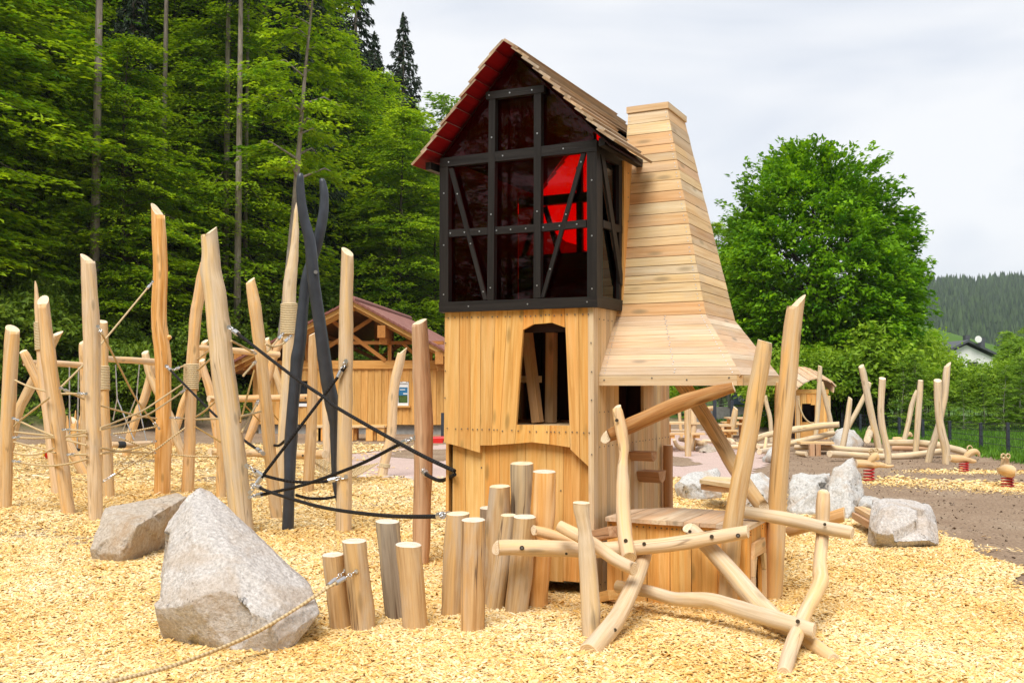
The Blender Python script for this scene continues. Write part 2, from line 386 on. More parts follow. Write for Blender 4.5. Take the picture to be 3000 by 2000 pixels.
        if caps:
            for end, ring, T_, Pc in ((0, rings[0], -T[0], P[0]), (1, rings[-1], T[-1], P[-1])):
                c = sum(ring, V((0, 0, 0))) / seg
                inner = [c + (p - c) * taper + T_ * (R[0 if end == 0 else -1] * 0.05) for p in ring]
                cv = ring + inner + [c + T_ * (R[0 if end == 0 else -1] * 0.05)]
                ff = []
                for k in range(seg):
                    j = (k + 1) % seg
                    q = [(k, j, seg + j, seg + k), (seg + k, seg + j, 2 * seg)]
                    if end == 0: q = [f[::-1] for f in q]
                    ff += q
                ax = nx
                e1 = (ring[0] - c).normalized(); e2 = T_.cross(e1)
                ec = [((p - c).dot(e1), (p - c).dot(e2), 0) for p in cv]
                s.add(cv, ff, [V((x, y, 0)) + off for x, y, _ in ec], tn, mic, False, ec)
    def disc(s, c, nrm, r, mi=0, seg=10, h=0.003):
        c, nrm = V(c), V(nrm).normalized(); a = nrm.orthogonal().normalized(); b = nrm.cross(a)
        rg = [c + (a * math.cos(2 * math.pi * k / seg) + b * math.sin(2 * math.pi * k / seg)) * r for k in range(seg)]
        s.slab(rg, nrm * h, a, 0.5, mi)
    def ring(s, c, nrm, R, r, mi=0, n=14, m=6, arc=1.0, start=0.0, up=None, tone=0.5):
        c, nrm = V(c), V(nrm).normalized(); a = V(up).normalized() if up else nrm.orthogonal().normalized(); b = nrm.cross(a)
        pts = [c + (a * math.cos(start + 2 * math.pi * arc * k / n) + b * math.sin(start + 2 * math.pi * arc * k / n)) * R for k in range(n + 1)]
        s.tube(pts, [r] * len(pts), m, rough=0, sub=1, tone=tone, mi=mi, mic=mi)

def mesh_np(name, verts, faces_flat, loop_n, mats, tone=None, parent=None, loc=(0, 0, 0), smooth=False, mi=None):
    """a mesh from numpy arrays whose faces all have loop_n corners"""
    me = bpy.data.meshes.new(name)
    nf = len(faces_flat) // loop_n
    me.vertices.add(len(verts)); me.vertices.foreach_set('co', verts.astype(np.float32).ravel())
    me.loops.add(len(faces_flat)); me.loops.foreach_set('vertex_index', faces_flat.astype(np.int32))
    me.polygons.add(nf); me.polygons.foreach_set('loop_start', np.arange(nf, dtype=np.int32) * loop_n)
    if tone is not None:
        a = me.attributes.new('tone', 'FLOAT', 'POINT'); a.data.foreach_set('value', tone.astype(np.float32))
    for m in (mats if isinstance(mats, (list, tuple)) else [mats]): me.materials.append(M[m] if isinstance(m, str) else m)
    if mi is not None: me.polygons.foreach_set('material_index', mi.astype(np.int32))
    me.polygons.foreach_set('use_smooth', np.full(nf, smooth))
    me.update(calc_edges=True)
    o = bpy.data.objects.new(name, me); COL.objects.link(o)
    if parent is not None: o.parent = parent
    else: o.location = loc
    WLOC[o.name] = V(loc)
    return o
# ------------------------------------------------------------------ sky and light
SUN_AZ, SUN_EL = math.radians(-163.0), math.radians(57.0)     # azimuth from +Y towards +X
w = bpy.data.worlds.new('World'); scene.world = w; w.use_nodes = True
nt = w.node_tree; nt.nodes.clear()
sky = nt.nodes.new('ShaderNodeTexSky'); sky.sky_type = 'NISHITA'; sky.sun_disc = False
sky.sun_elevation = SUN_EL; sky.sun_rotation = SUN_AZ
gen = nt.nodes.new('ShaderNodeTexCoord').outputs['Generated']
cl1 = noisef(nt, mapping(nt, gen, (1.5, 1.5, 4.2)), 1.25, 4, 0.48, 0.6)
cl2 = noisef(nt, mapping(nt, gen, (1.0, 1.0, 3.0)), 3.4, 3, 0.5, 0.3)
cf = math_n(nt, 'ADD', math_n(nt, 'MULTIPLY', cl1, 0.8), math_n(nt, 'MULTIPLY', cl2, 0.2))
cloud = ramp(nt, cf, [(0.37, (3.75, 4.05, 4.6)), (0.47, (4.75, 4.95, 5.3)), (0.56, (5.6, 5.65, 5.75))])
skyc = mixc(nt, 0.93, sky.outputs[0], cloud)
bg = nt.nodes.new('ShaderNodeBackground'); bg.inputs['Strength'].default_value = 0.1
wo = nt.nodes.new('ShaderNodeOutputWorld'); L(nt, skyc, bg.inputs[0]); L(nt, bg.outputs[0], wo.inputs[0])
sd = bpy.data.lights.new('sun', 'SUN'); sd.energy = 2.35; sd.angle = math.radians(32); sd.color = (1.0, 0.965, 0.90)
so = bpy.data.objects.new('sun', sd); COL.objects.link(so)
sdir = V((math.sin(SUN_AZ) * math.cos(SUN_EL), math.cos(SUN_AZ) * math.cos(SUN_EL), math.sin(SUN_EL)))
so.rotation_euler = (-sdir).to_track_quat('-Z', 'Y').to_euler(); so.location = sdir * 60
vs_ = scene.view_settings; vs_.view_transform = 'Standard'; vs_.look = 'None'; vs_.exposure = 0.86; vs_.gamma = 1.0
scene.cycles.max_bounces = 8; scene.cycles.diffuse_bounces = 4; scene.cycles.glossy_bounces = 3
scene.cycles.transparent_max_bounces = 16; scene.cycles.caustics_reflective = False; scene.cycles.caustics_refractive = False

# ------------------------------------------------------------------ the ground
def smin0(v): return 0.5 * (v + np.sqrt(v * v + 1.2)) - 0.28
def terrain(x, y):
    x = np.asarray(x, float); y = np.asarray(y, float)
    h = 0.36 * (y - 29.5) + 0.55 * (-x - 14.0)
    h = np.maximum(smin0(h), 0.0)
    h = np.where(h > 26, 26 + (h - 26) * 0.15, h)
    return h
def tz(x, y): return float(terrain(x, y))

def soil_mat():
    m, nt = newmat('garden_soil')
    tc = nt.nodes.new('ShaderNodeTexCoord').outputs['Object']
    a = noisef(nt, tc, 1.1, 5, 0.6, 0.5); b = noisef(nt, tc, 26, 5, 0.7); d = noisef(nt, tc, 7, 4, 0.6)
    c = ramp(nt, a, [(0.3, (0.28, 0.19, 0.125)), (0.55, (0.37, 0.265, 0.18)), (0.75, (0.43, 0.33, 0.235))])
    c = mixc(nt, ramp(nt, b, [(0.42, g(0.6)), (0.6, g(0))]), c, (0.15, 0.10, 0.068))
    c = mixc(nt, ramp(nt, b, [(0.66, g(0)), (0.74, g(0.5))]), c, (0.52, 0.44, 0.34))
    # under the trees of the slope the soil turns to leaf litter
    s = nt.nodes.new('ShaderNodeSeparateXYZ'); L(nt, tc, s.inputs[0])
    f = ramp(nt, math_n(nt, 'ADD', s.outputs[2], math_n(nt, 'MULTIPLY', a, 0.8)), [(0.55, g(0)), (1.0, g(1))])
    litter = ramp(nt, d, [(0.35, (0.035, 0.042, 0.012)), (0.55, (0.07, 0.085, 0.022)), (0.75, (0.12, 0.095, 0.05))])
    c = mixc(nt, f, c, litter)
    # far beyond the playground it is meadow
    far = ramp(nt, math_n(nt, 'DIVIDE', s.outputs[1], 100.0), [(0.42, g(0)), (0.60, g(1))])
    c = mixc(nt, far, c, (0.07, 0.14, 0.02))
    finish(nt, c, 0.95, math_n(nt, 'ADD', math_n(nt, 'MULTIPLY', b, 0.5), d), 0.8, 0.05, 0.1); return m
M['soil'] = soil_mat()
def chip_mat():
    m, nt = newmat('wood_chip_mulch')
    tc = nt.nodes.new('ShaderNodeTexCoord').outputs['Object']
    rot = nt.nodes.new('ShaderNodeMapping'); rot.inputs['Scale'].default_value = (34, 52, 30); L(nt, tc, rot.inputs['Vector'])
    dn = nt.nodes.new('ShaderNodeTexNoise'); dn.inputs['Scale'].default_value = 6.0; L(nt, tc, dn.inputs['Vector'])
    mv = nt.nodes.new('ShaderNodeVectorMath'); mv.operation = 'MULTIPLY_ADD'
    L(nt, dn.outputs['Color'], mv.inputs[0]); mv.inputs[1].default_value = (9, 9, 9); L(nt, rot.outputs[0], mv.inputs[2])
    vo = nt.nodes.new('ShaderNodeTexVoronoi'); vo.inputs['Scale'].default_value = 1.0; L(nt, mv.outputs[0], vo.inputs['Vector'])
    s = nt.nodes.new('ShaderNodeSeparateColor'); L(nt, vo.outputs['Color'], s.inputs[0])
    c = ramp(nt, s.outputs[0], [(0.0, (0.62, 0.36, 0.11)), (0.35, (0.80, 0.54, 0.21)), (0.7, (0.86, 0.66, 0.34)), (1.0, (0.90, 0.77, 0.50))])
    b = noisef(nt, tc, 0.8, 4)
    c = mixc(nt, ramp(nt, b, [(0.45, g(0)), (0.7, g(0.35))]), c, (0.60, 0.34, 0.09))
    e = ramp(nt, vo.outputs['Distance'], [(0.35, g(0)), (0.8, g(0.55))])
    c = mixc(nt, e, c, (0.52, 0.29, 0.08))
    h = math_n(nt, 'SUBTRACT', s.outputs[1], math_n(nt, 'MULTIPLY', vo.outputs['Distance'], 1.2))
    finish(nt, c, 0.85, h, 1.0, 0.025, 0.2); return m
M['chip_bed'] = chip_mat()
def chip_leaf():
    m, nt = newmat('wood_chips')
    t = attr(nt, 'tone').outputs['Fac']
    tc = nt.nodes.new('ShaderNodeTexCoord').outputs['Object']
    c = ramp(nt, t, [(0.0, (0.60, 0.34, 0.09)), (0.14, (0.75, 0.46, 0.13)), (0.42, (0.84, 0.59, 0.235)), (0.72, (0.88, 0.70, 0.38)), (1.0, (0.91, 0.81, 0.58))])
    fn = noisef(nt, tc, 160, 3)
    c = mixc(nt, math_n(nt, 'MULTIPLY', fn, 0.35), c, mixc(nt, 1.0, c, (0.70, 0.50, 0.30), 'MULTIPLY'))
    finish(nt, c, 0.8, None, spec=0.2); return m
M['chips'] = chip_leaf()
def gravel_mat():
    m, nt = newmat('pink_granite_gravel')
    tc = nt.nodes.new('ShaderNodeTexCoord').outputs['Object']
    a = noisef(nt, tc, 60, 4, 0.7); b = noisef(nt, tc, 1.6, 4)
    c = ramp(nt, a, [(0.35, (0.40, 0.28, 0.24)), (0.55, (0.56, 0.42, 0.37)), (0.72, (0.66, 0.54, 0.49))])
    c = mixc(nt, ramp(nt, b, [(0.5, g(0)), (0.72, g(0.45))]), c, (0.44, 0.34, 0.28))
    finish(nt, c, 0.95, a, 0.5, 0.02, 0.1); return m
M['gravel'] = gravel_mat()
def kerb_mat():
    m, nt = newmat('pale_kerb_setts')
    tc = nt.nodes.new('ShaderNodeTexCoord').outputs['Object']
    vo = nt.nodes.new('ShaderNodeTexVoronoi'); vo.inputs['Scale'].default_value = 7.0; L(nt, tc, vo.inputs['Vector'])
    c = ramp(nt, vo.outputs['Distance'], [(0.0, (0.66, 0.60, 0.56)), (0.5, (0.58, 0.50, 0.46)), (0.75, (0.40, 0.32, 0.27))])
    finish(nt, c, 0.9, vo.outputs['Distance'], 0.5, 0.03); return m
M['setts'] = kerb_mat()
M['lawn'] = plain('lawn_ground', (0.075, 0.15, 0.018), 0.95, vary=0.4, scale=2.5)

# one sheet for the whole ground, finer near the playground
xs = np.concatenate([np.linspace(-900, -90, 16)[:-1], np.linspace(-90, 60, 126), np.linspace(60, 900, 14)[1:]])
ys = np.concatenate([np.linspace(-60, 0, 7)[:-1], np.linspace(0, 110, 101), np.linspace(110, 2200, 24)[1:]])
GX, GY = np.meshgrid(xs, ys)
GZ = terrain(GX, GY)
GZ = GZ + np.where(GZ > 0.3, 0.25 * np.sin(GX * 0.9) * np.cos(GY * 0.7) + 0.18 * np.sin(GX * 2.1 + GY * 1.3), 0.0)
gv = np.stack([GX, GY, GZ], -1).reshape(-1, 3)
nx_, ny_ = len(xs), len(ys)
ii = (np.arange(ny_ - 1)[:, None] * nx_ + np.arange(nx_ - 1)[None, :]).ravel()
gf = np.stack([ii, ii + 1, ii + nx_ + 1, ii + nx_], -1).ravel()
ground = mesh_np('ground', gv, gf, 4, 'soil', smooth=True); ground['kind'] = 'structure'

def inside(poly, X, Y):
    r = np.zeros(X.shape, bool); n = len(poly)
    for i in range(n):
        x1, y1 = poly[i]; x2, y2 = poly[(i + 1) % n]
        c = ((y1 > Y) != (y2 > Y)) & (X < (x2 - x1) * (Y - y1) / (y2 - y1 + 1e-12) + x1)
        r ^= c
    return r
def wob(X, Y, a=0.25, f=1.7): return a * (np.sin(X * f + 1.3 * np.sin(Y * 0.9)) + 0.6 * np.sin(Y * f * 2.3 + X * 1.9))
GP = lambda L_: [tuple(gnd(x, y).xy) for x, y in L_]
chip_poly = GP([(-900, 1300), (300, 1304), (700, 1300), (900, 1304), (1000, 1304), (1150, 1302), (1165, 1318), (1045, 1328), (1000, 1345), (1010, 1397), (1330, 1414), (1700, 1416),
                (1975, 1402), (2130, 1432), (2300, 1470), (2500, 1515), (2600, 1545), (2750, 1572), (2870, 1600), (2960, 1655), (3060, 1740), (3300, 1990)]) + [(7, 2.0), (-7, 2.0)]
def relief(X, Y):
    return 0.018 + 0.020 * np.sin(X * 1.1 + 0.5) * np.cos(Y * 0.9) + 0.006 * np.sin(X * 3.7 + Y * 1.1) * np.sin(Y * 3.1 - X) + 0.005 * np.sin(X * 9 + 2 * np.sin(Y * 4)) * np.sin(Y * 8 + X)
def sheet(name, poly, mat, step, zf, wa=0.12, kind='structure'):
    P_ = np.array(poly); x0, y0 = P_.min(0); x1, y1 = P_.max(0)
    X, Y = np.meshgrid(np.arange(x0 - step, x1 + 2 * step, step), np.arange(y0 - step, y1 + 2 * step, step))
    ny, nx = X.shape
    ins = inside(poly, X + wob(X, Y, wa), Y + wob(Y, X, wa))
    i = (np.arange(ny - 1)[:, None] * nx + np.arange(nx - 1)[None, :])
    k = ins[:-1, :-1] & ins[1:, :-1] & ins[:-1, 1:] & ins[1:, 1:]
    i = i[k]
    f = np.stack([i, i + 1, i + nx + 1, i + nx], -1)
    used = np.unique(f); rm = np.zeros(nx * ny, int); rm[used] = np.arange(len(used))
    v = np.stack([X, Y, zf(X, Y)], -1).reshape(-1, 3)[used]
    o = mesh_np(name, v, rm[f].ravel(), 4, mat, smooth=True); o['kind'] = kind
    return o
sheet('wood_chip_ground', chip_poly, 'chip_bed', 0.09, lambda X, Y: relief(X, Y) - 0.004, 0.12)
path_poly = GP([(1010, 1397), (1000, 1340), (1045, 1328), (1165, 1315), (1330, 1300), (1900, 1258), (2060, 1256), (2110, 1300), (2300, 1345), (2200, 1396), (2125, 1430), (1975, 1402), (1330, 1414)])
sheet('gravel_path', path_poly, 'gravel', 0.14, lambda X, Y: 0.006 + 0 * X, 0.1)
sheet('soil_patch', GP([(1130, 1338), (1160, 1322), (1260, 1316), (1420, 1318), (1430, 1345), (1250, 1352)]), 'soil', 0.1, lambda X, Y: 0.012 + 0 * X, 0.15)
sheet('soil_strip', GP([(1940, 1338), (1975, 1332), (2040, 1345), (2062, 1358), (1990, 1366), (1940, 1364)]), 'soil', 0.08, lambda X, Y: 0.012 + 0 * X, 0.12)
sheet('kerb', GP([(1005, 1391), (1180, 1398), (1340, 1408), (1340, 1419), (1180, 1409), (1005, 1401)]), 'setts', 0.05, lambda X, Y: 0.030 + 0 * X, 0.03)
grass_poly = [tuple(gnd(2760, 1315).xy), tuple(gnd(2900, 1345).xy), tuple(gnd(3080, 1378).xy), (40, 19), (60, 60), (6, 60), tuple(gnd(2000, 1225).xy), tuple(gnd(2100, 1238).xy), tuple(gnd(2420, 1265).xy), tuple(gnd(2560, 1300).xy)]
sheet('lawn', grass_poly, 'lawn', 0.4, lambda X, Y: 0.014 + 0 * X, 0.2)

# loose chips lying on the bed: thin little blocks of wood
def chip_cloud(X, Y, Z, ln, wd, seed, zt=0.19, light=0.0):
    r = np.random.default_rng(seed); n = len(X)
    L_ = ln * r.lognormal(0, 0.38, n); W_ = np.minimum(wd * r.lognormal(0, 0.35, n), L_ * 0.8); H_ = 0.0015 + 0.0035 * r.random(n)
    yaw = r.random(n) * 2 * np.pi; pit = r.normal(0, zt, n); rol = r.normal(0, zt, n)
    cy, sy, cp, sp, cr, sr = np.cos(yaw), np.sin(yaw), np.cos(pit), np.sin(pit), np.cos(rol), np.sin(rol)
    ax = np.stack([cy * cp, sy * cp, sp], -1)
    ay = np.stack([-sy * cr + cy * sp * sr * -1, cy * cr + sy * sp * sr * -1, cp * sr], -1)
    az = np.cross(ax, ay); az /= np.linalg.norm(az, axis=1)[:, None]
    C = np.stack([X, Y, Z + 0.25 * L_ * np.abs(sp) + 0.004 * r.random(n)], -1)
    vs = []
    for (i, j, k) in ((-1, -1, -1), (1, -1, -1), (1, 1, -1), (-1, 1, -1), (-1, -1, 1), (1, -1, 1), (1, 1, 1), (-1, 1, 1)):
        e = 1 + 0.45 * (r.random(n) - 0.5) * 2; e2 = 1 + 0.35 * (r.random(n) - 0.5) * 2
        vs.append(C + ax * (i * 0.5 * L_ * e)[:, None] + ay * (j * 0.5 * W_ * e2)[:, None] + az * (k * 0.5 * H_)[:, None])
    v = np.stack(vs, 1).reshape(-1, 3)
    q = np.array([[4, 5, 6, 7], [0, 1, 5, 4], [1, 2, 6, 5], [2, 3, 7, 6], [3, 0, 4, 7]])
    f = (np.arange(n)[:, None, None] * 8 + q[None]).ravel()
    t = np.clip(r.beta(2.6, 2.2, n) + light, 0, 1)
    return v, f, np.repeat(t, 8)
def scatter(n, y0, y1, seed, fadeout=0.0):
    r = np.random.default_rng(seed)
    Y = np.sqrt(r.uniform(y0 * y0, y1 * y1, n)); X = r.uniform(-1, 1, n) * (0.53 * Y + 1.3)
    k = inside(chip_poly, X + wob(X, Y, 0.12), Y + wob(Y, X, 0.12))
    k2 = inside(chip_poly, X + wob(X, Y, 0.5, 2.9) + r.normal(0, 0.25, n), Y + wob(Y, X, 0.5, 2.9) + r.normal(0, 0.25, n)) & (r.random(n) < 0.4)
    k = k | k2
    return X[k], Y[k]
CV, CF, CT, nb = [], [], [], 0
for n, y0, y1, ln, wd, sdn in ((150000, 4.4, 7.4, 0.033, 0.0095, 1), (165000, 7.4, 10.5, 0.036, 0.011, 2), (160000, 10.5, 16.5, 0.044, 0.0135, 3), (75000, 16.5, 28.0, 0.060, 0.020, 4)):
    X, Y = scatter(n, y0, y1, sdn)
    v, f, t = chip_cloud(X, Y, relief(X, Y), ln, wd, sdn + 40)
    xx = np.repeat(X, 8); yy = np.repeat(Y, 8); t = np.clip(t + 0.13 * np.sin(xx * 1.7 + 2 * np.sin(yy * 1.1)) * np.cos(yy * 1.9 - xx) + 0.06 * np.sin(xx * 6.1 + yy * 3), 0, 1)
    CV.append(v); CF.append(f + nb); CT.append(t); nb += len(v)
# chips strewn on the soil round the spring riders
for (sx, sy, rx, ry, n) in ((2590, 1412, 1.1, 0.8, 1500), (2850, 1384, 1.5, 0.55, 1300), (2910, 1428, 1.5, 1.0, 2600), (2760, 1380, 0.9, 0.4, 200), (2990, 1432, 0.9, 0.8, 1200)):
    c = gnd(sx, sy); r = np.random.default_rng(sx)
    n = int(n * 0.75); X = c.x + r.normal(0, rx * 0.45, n); Y = c.y + r.normal(0, ry * 0.45, n)
    v, f, t = chip_cloud(X, Y, 0.008 + 0 * X, 0.052, 0.02, sx)
    CV.append(v); CF.append(f + nb); CT.append(t); nb += len(v)
chips = mesh_np('wood_chips', np.concatenate(CV), np.concatenate(CF), 4, 'chips', np.concatenate(CT))
props(chips, 'loose pale yellow wood chips covering the play area', 'wood chips', None, 'stuff')
# clods and small stones on the soil
def clods(n, seed):
    r = np.random.default_rng(seed); Y = np.sqrt(r.uniform(7 ** 2, 30 ** 2, n)); X = r.uniform(0.2, 0.56, n) * Y
    k = ~inside(chip_poly, X, Y) & ~inside(path_poly, X, Y) & ~inside(grass_poly, X, Y); return X[k], Y[k]
X, Y = clods(5200, 5)
v, f, t = chip_cloud(X, Y, 0.004 + 0 * X, 0.022, 0.016, 77, 0.6)
cl = mesh_np('soil_clods', v, f, 4, plain('soil_clod', (0.27, 0.195, 0.14), 0.95, vary=0.35, scale=3), t)
props(cl, 'small brown clods of earth on the bare soil', 'soil clods', None, 'stuff')
# ------------------------------------------------------------------ the playhouse tower
U = V((0.891, -0.454, 0)).normalized(); W = V((-U.y, U.x, 0)); Z = V((0, 0, 1))
RC = gnd(1740, 1765)                                  # front right corner on the ground
def H(s, t, z): return RC + U * s + W * t + Z * z
def onT(x, y, t):                                     # pixel -> point on the plane at depth t behind the front
    d = ray(x, y); e = V((0, 0, EYE)); k = ((RC + W * t) - e).dot(W) / d.dot(W); return e + d * k
def onS(x, y, s):
    d = ray(x, y); e = V((0, 0, EYE)); k = ((RC + U * s) - e).dot(U) / d.dot(U); return e + d * k
def st(p): q = p - RC; return q.dot(U), q.dot(W), q.z
SL = st(onT(1306, 900, 0))[0]                         # left end of the front wall
ZB = 2.185                                            # underside of the black storey
DEP = 1.75
FLO = 1.29
tower = empty('playhouse', H(SL / 2, DEP / 2, 0), 'tall wooden playhouse tower with black half-timbered upper storey, red panes and shingled gable roof', 'playhouse')
z3 = lambda p: (1270 + p[0] / 2.6133, 860 + p[1] / 2.6133)
FRONT = -W
b = MB()
for pl in ([(88, 132), (198, 130), (193, 1167), (80, 1137)], [(201, 130), (280, 128), (283, 1195), (196, 1168)], [(283, 128), (363, 126), (355, 1216), (286, 1196)],
           [(367, 126), (473, 124), (442, 1160), (358, 1160)], [(476, 124), (567, 122), (500, 1155), (445, 1160)], [(570, 122), (690, 119), (686, 278), (632, 1000), (620, 1147), (503, 1155)],
           [(692.5, 119), (762, 118), (764, 234), (688.5, 276)], [(764.5, 118), (842, 116), (842, 228), (766.5, 233)], [(845, 116), (907, 113), (904, 221), (844.5, 228)], [(909.5, 113), (1004, 110), (1005, 258), (906.5, 222)],
           [(634, 1003), (765, 1005), (761, 1135), (622, 1147)], [(767.5, 1005), (890, 1007), (889, 1152), (763.5, 1137)], [(892.5, 1007), (945, 1008), (945, 1160), (891.5, 1153)], [(947.5, 1008), (1042, 1010), (1044, 1175), (947.5, 1160)],
           [(1007.5, 110), (1110, 106), (1117, 1256), (1050, 1190), (1043.5, 1008), (1012, 258)], [(1113, 106), (1221, 102), (1223, 1355), (1119.5, 1258)]):
    pts = [onT(*z3(p), -0.035) for p in pl]
    b.slab([p + FRONT * rnd.uniform(0, 0.004) for p in pts], W * 0.026, pts[-1] - pts[0])
for zx, zy in [(113, 187), (164, 183), (222, 182), (259, 182), (293, 182), (341, 181), (379, 179), (450, 178), (490, 177), (550, 176), (585, 177), (662, 175), (704, 173), (745, 173), (781, 170), (823, 168), (858, 163), (886, 163), (925, 169), (980, 163), (1023, 160), (1083, 160), (1143, 158), (1186, 159),
               (106, 1029), (170, 1034), (215, 1034), (263, 1032), (301, 1038), (336, 1038), (372, 1039), (427, 1038), (463, 1041), (488, 1041), (528, 1050), (600, 1045), (649, 1050), (737, 1055), (788, 1055), (868, 1057), (900, 1057), (927, 1057), (963, 1060), (1013, 1057), (1062, 1058), (1099, 1060), (1150, 1064), (1192, 1064),
               (93, 378), (91, 590), (88, 797), (1206, 376), (1211, 597), (1210, 814), (1212, 1230)]:
    b.disc(onT(*z3((zx, zy)), -0.0415), FRONT, 0.0052, 2, 8)
b.build('skirt_boarding', ['board', 'board', 'bolt'], tower)
# lower front wall, set back a little, with the crawl hole at the right
b = MB(); xe = [148, 245, 395, 505, 640, 705, 863, 996, 1122, 1213]; xb = [140, 243, 388, 508, 640, 708, 862, 992, 1120, 1213]
for i in range(9):
    a0 = onT(*z3((xe[i] + 1.2, 1120)), 0.02); a1 = onT(*z3((xe[i + 1] - 1.2, 1120)), 0.02)
    c0 = onT(*z3((xb[i] + 1.2, 2150)), 0.02); c1 = onT(*z3((xb[i + 1] - 1.2, 2150)), 0.02)
    zb = st(onT(1640, 1703, 0.02))[2] + (0.01 if i == 7 else 0) if i in (6, 7) else -0.06
    def cutz(p, q, z): k = (z - p.z) / (q.z - p.z); return p + (q - p) * k
    c0, c1 = cutz(a0, c0, zb), cutz(a1, c1, zb)
    b.slab([a0, a1, c1, c0], W * 0.026, a0 - c0)
for zx, zy in [(368, 1330), (650, 1500), (790, 1505), (975, 1505), (960, 1790), (1010, 1795)]: b.disc(onT(*z3((zx, zy)), 0.0175), FRONT, 0.0055, 1, 8)
b.build('plank_wall', ['board', 'bolt'], tower)
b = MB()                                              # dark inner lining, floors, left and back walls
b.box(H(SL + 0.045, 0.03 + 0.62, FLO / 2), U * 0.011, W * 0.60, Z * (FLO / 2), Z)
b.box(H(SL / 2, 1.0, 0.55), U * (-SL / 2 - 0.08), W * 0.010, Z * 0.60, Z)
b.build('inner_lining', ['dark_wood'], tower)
b = MB(); n = 11
for i in range(n):
    s0 = SL + (-SL) * i / n; b.box(H(s0 - SL / n / 2, DEP / 2 + 0.015, FLO - 0.015), U * (-SL / n / 2 - 0.002), W * (DEP / 2 - 0.07), Z * 0.014, W)
b.build('floor', ['board_pale'], tower)
b = MB(); n = 9
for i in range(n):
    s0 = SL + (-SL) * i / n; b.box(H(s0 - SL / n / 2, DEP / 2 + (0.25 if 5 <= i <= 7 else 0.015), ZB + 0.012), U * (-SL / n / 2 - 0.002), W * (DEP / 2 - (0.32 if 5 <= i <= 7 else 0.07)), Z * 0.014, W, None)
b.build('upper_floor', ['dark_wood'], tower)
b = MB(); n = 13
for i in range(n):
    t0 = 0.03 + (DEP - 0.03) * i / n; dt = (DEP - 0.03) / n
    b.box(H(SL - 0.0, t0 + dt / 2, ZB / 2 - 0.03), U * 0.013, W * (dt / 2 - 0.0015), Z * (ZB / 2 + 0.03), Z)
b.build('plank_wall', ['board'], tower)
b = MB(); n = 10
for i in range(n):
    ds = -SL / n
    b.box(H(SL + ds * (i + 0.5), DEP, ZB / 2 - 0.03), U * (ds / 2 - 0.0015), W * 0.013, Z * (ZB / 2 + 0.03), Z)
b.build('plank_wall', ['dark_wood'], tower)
# right wall under the hood with its hatch
b = MB(); t0 = 0.05; k = 0
t_h0, t_h1 = 0.50, 1.08
while t0 < DEP:
    wdt = [0.085, 0.10, 0.075, 0.09, 0.095, 0.08][k % 6]; t1 = min(t0 + wdt, DEP + 0.02)
    for lim in (t_h0, t_h1):
        if t0 < lim - 0.02 < lim < t1 + 0.03: t1 = lim
    spans = [(-0.06, FLO), (2.10, ZB)] if t_h0 - 0.01 <= t0 < t_h1 - 0.01 else [(-0.06, ZB)]
    tn = rnd.random()
    for za, zb in spans:
        b.box(H(0.0, (t0 + t1) / 2, (za + zb) / 2), U * 0.013, W * ((t1 - t0) / 2 - 0.0015), Z * ((zb - za) / 2), Z, tn)
    for zz in (0.12, 1.14, 1.40, 2.10):
        if (t1 - t0) > 0.05 and not (t_h0 < t0 < t_h1 and 1.3 < zz < 2.0): b.disc(H(0.0135, (t0 + t1) / 2, zz), U, 0.005, 1, 8)
    t0 = t1; k += 1
b.build('plank_wall', ['board_pale', 'bolt'], tower)
b = MB(); b.box(H(-0.003, 0.005, ZB / 2 - 0.03), U * 0.022, W * 0.042, Z * (ZB / 2 + 0.03), Z, 0.6); b.build('corner_post', ['board_pale'], tower)
b = MB(); b.box(H(-0.045, 0.06, 0.2), U * 0.03, W * 0.03, Z * 0.35, Z, 0.2); b.build('inner_post', ['log_brown'], tower)
# inside, behind the window
b = MB(); b.bar(onT(*z3((905, 300)), 0.62), onT(*z3((898, 985)), 0.62), 0.085, 0.07, U); b.build('inner_post', ['board_pale'], tower)
b = MB(); b.bar(onT(*z3((715, 300)), 0.42), onT(*z3((798, 985)), 0.42), 0.085, 0.07, U); b.build('inner_brace', ['board_pale'], tower)
b = MB(); b.bar(onT(*z3((600, 655)), 0.50), onT(*z3((820, 655)), 0.50), 0.05, 0.055); b.build('inner_rail', ['board_pale'], tower)
b = MB(); b.bar(H(SL + 0.03, 0.05, 2.08), H(-0.03, 0.05, 2.08), 0.06, 0.14); b.build('inner_beam', ['dark_wood'], tower)
b = MB()
for i in range(7):
    s0 = SL + 0.06 + i * (-SL - 0.12) / 7; b.box(H(s0 + 0.075, 1.36, 1.72), U * 0.0735, W * 0.01, Z * 0.44, Z)
b.build('inner_wall', ['dark_wood'], tower)

# ---- black timber frame
def timber(name, quad, t, th, plane='T', mat='black_wood'):
    q = [onT(x, y, t) if plane == 'T' else onS(x, y, t) for x, y in quad]
    e = max(((q[i], q[(i + 1) % 4]) for i in range(4)), key=lambda a: (a[1] - a[0]).length)
    b = MB(); b.slab(q, (W if plane == 'T' else -U) * th, e[1] - e[0], 0.5)
    c = sum(q, V((0, 0, 0))) / 4; d = (e[1] - e[0])
    nn = FRONT if plane == 'T' else U
    for f in (-0.44, -0.08, 0.30): b.disc(c + d * f + nn * 0.0005, nn, 0.006, 1, 8)
    return b.build(name, [mat, 'steel'], tower)
timber('sill_beam', [(1285, 885), (1749, 868), (1751, 899), (1286, 915)], -0.075, 0.07)
timber('top_beam', [(1289, 464), (1748, 409), (1748, 442), (1289, 490)], -0.070, 0.055)
timber('corner_post', [(1288, 488), (1313, 486), (1313, 886), (1287, 887)], -0.066, 0.07)
timber('corner_post', [(1719, 444), (1748, 441), (1749, 871), (1720, 872)], -0.066, 0.07)
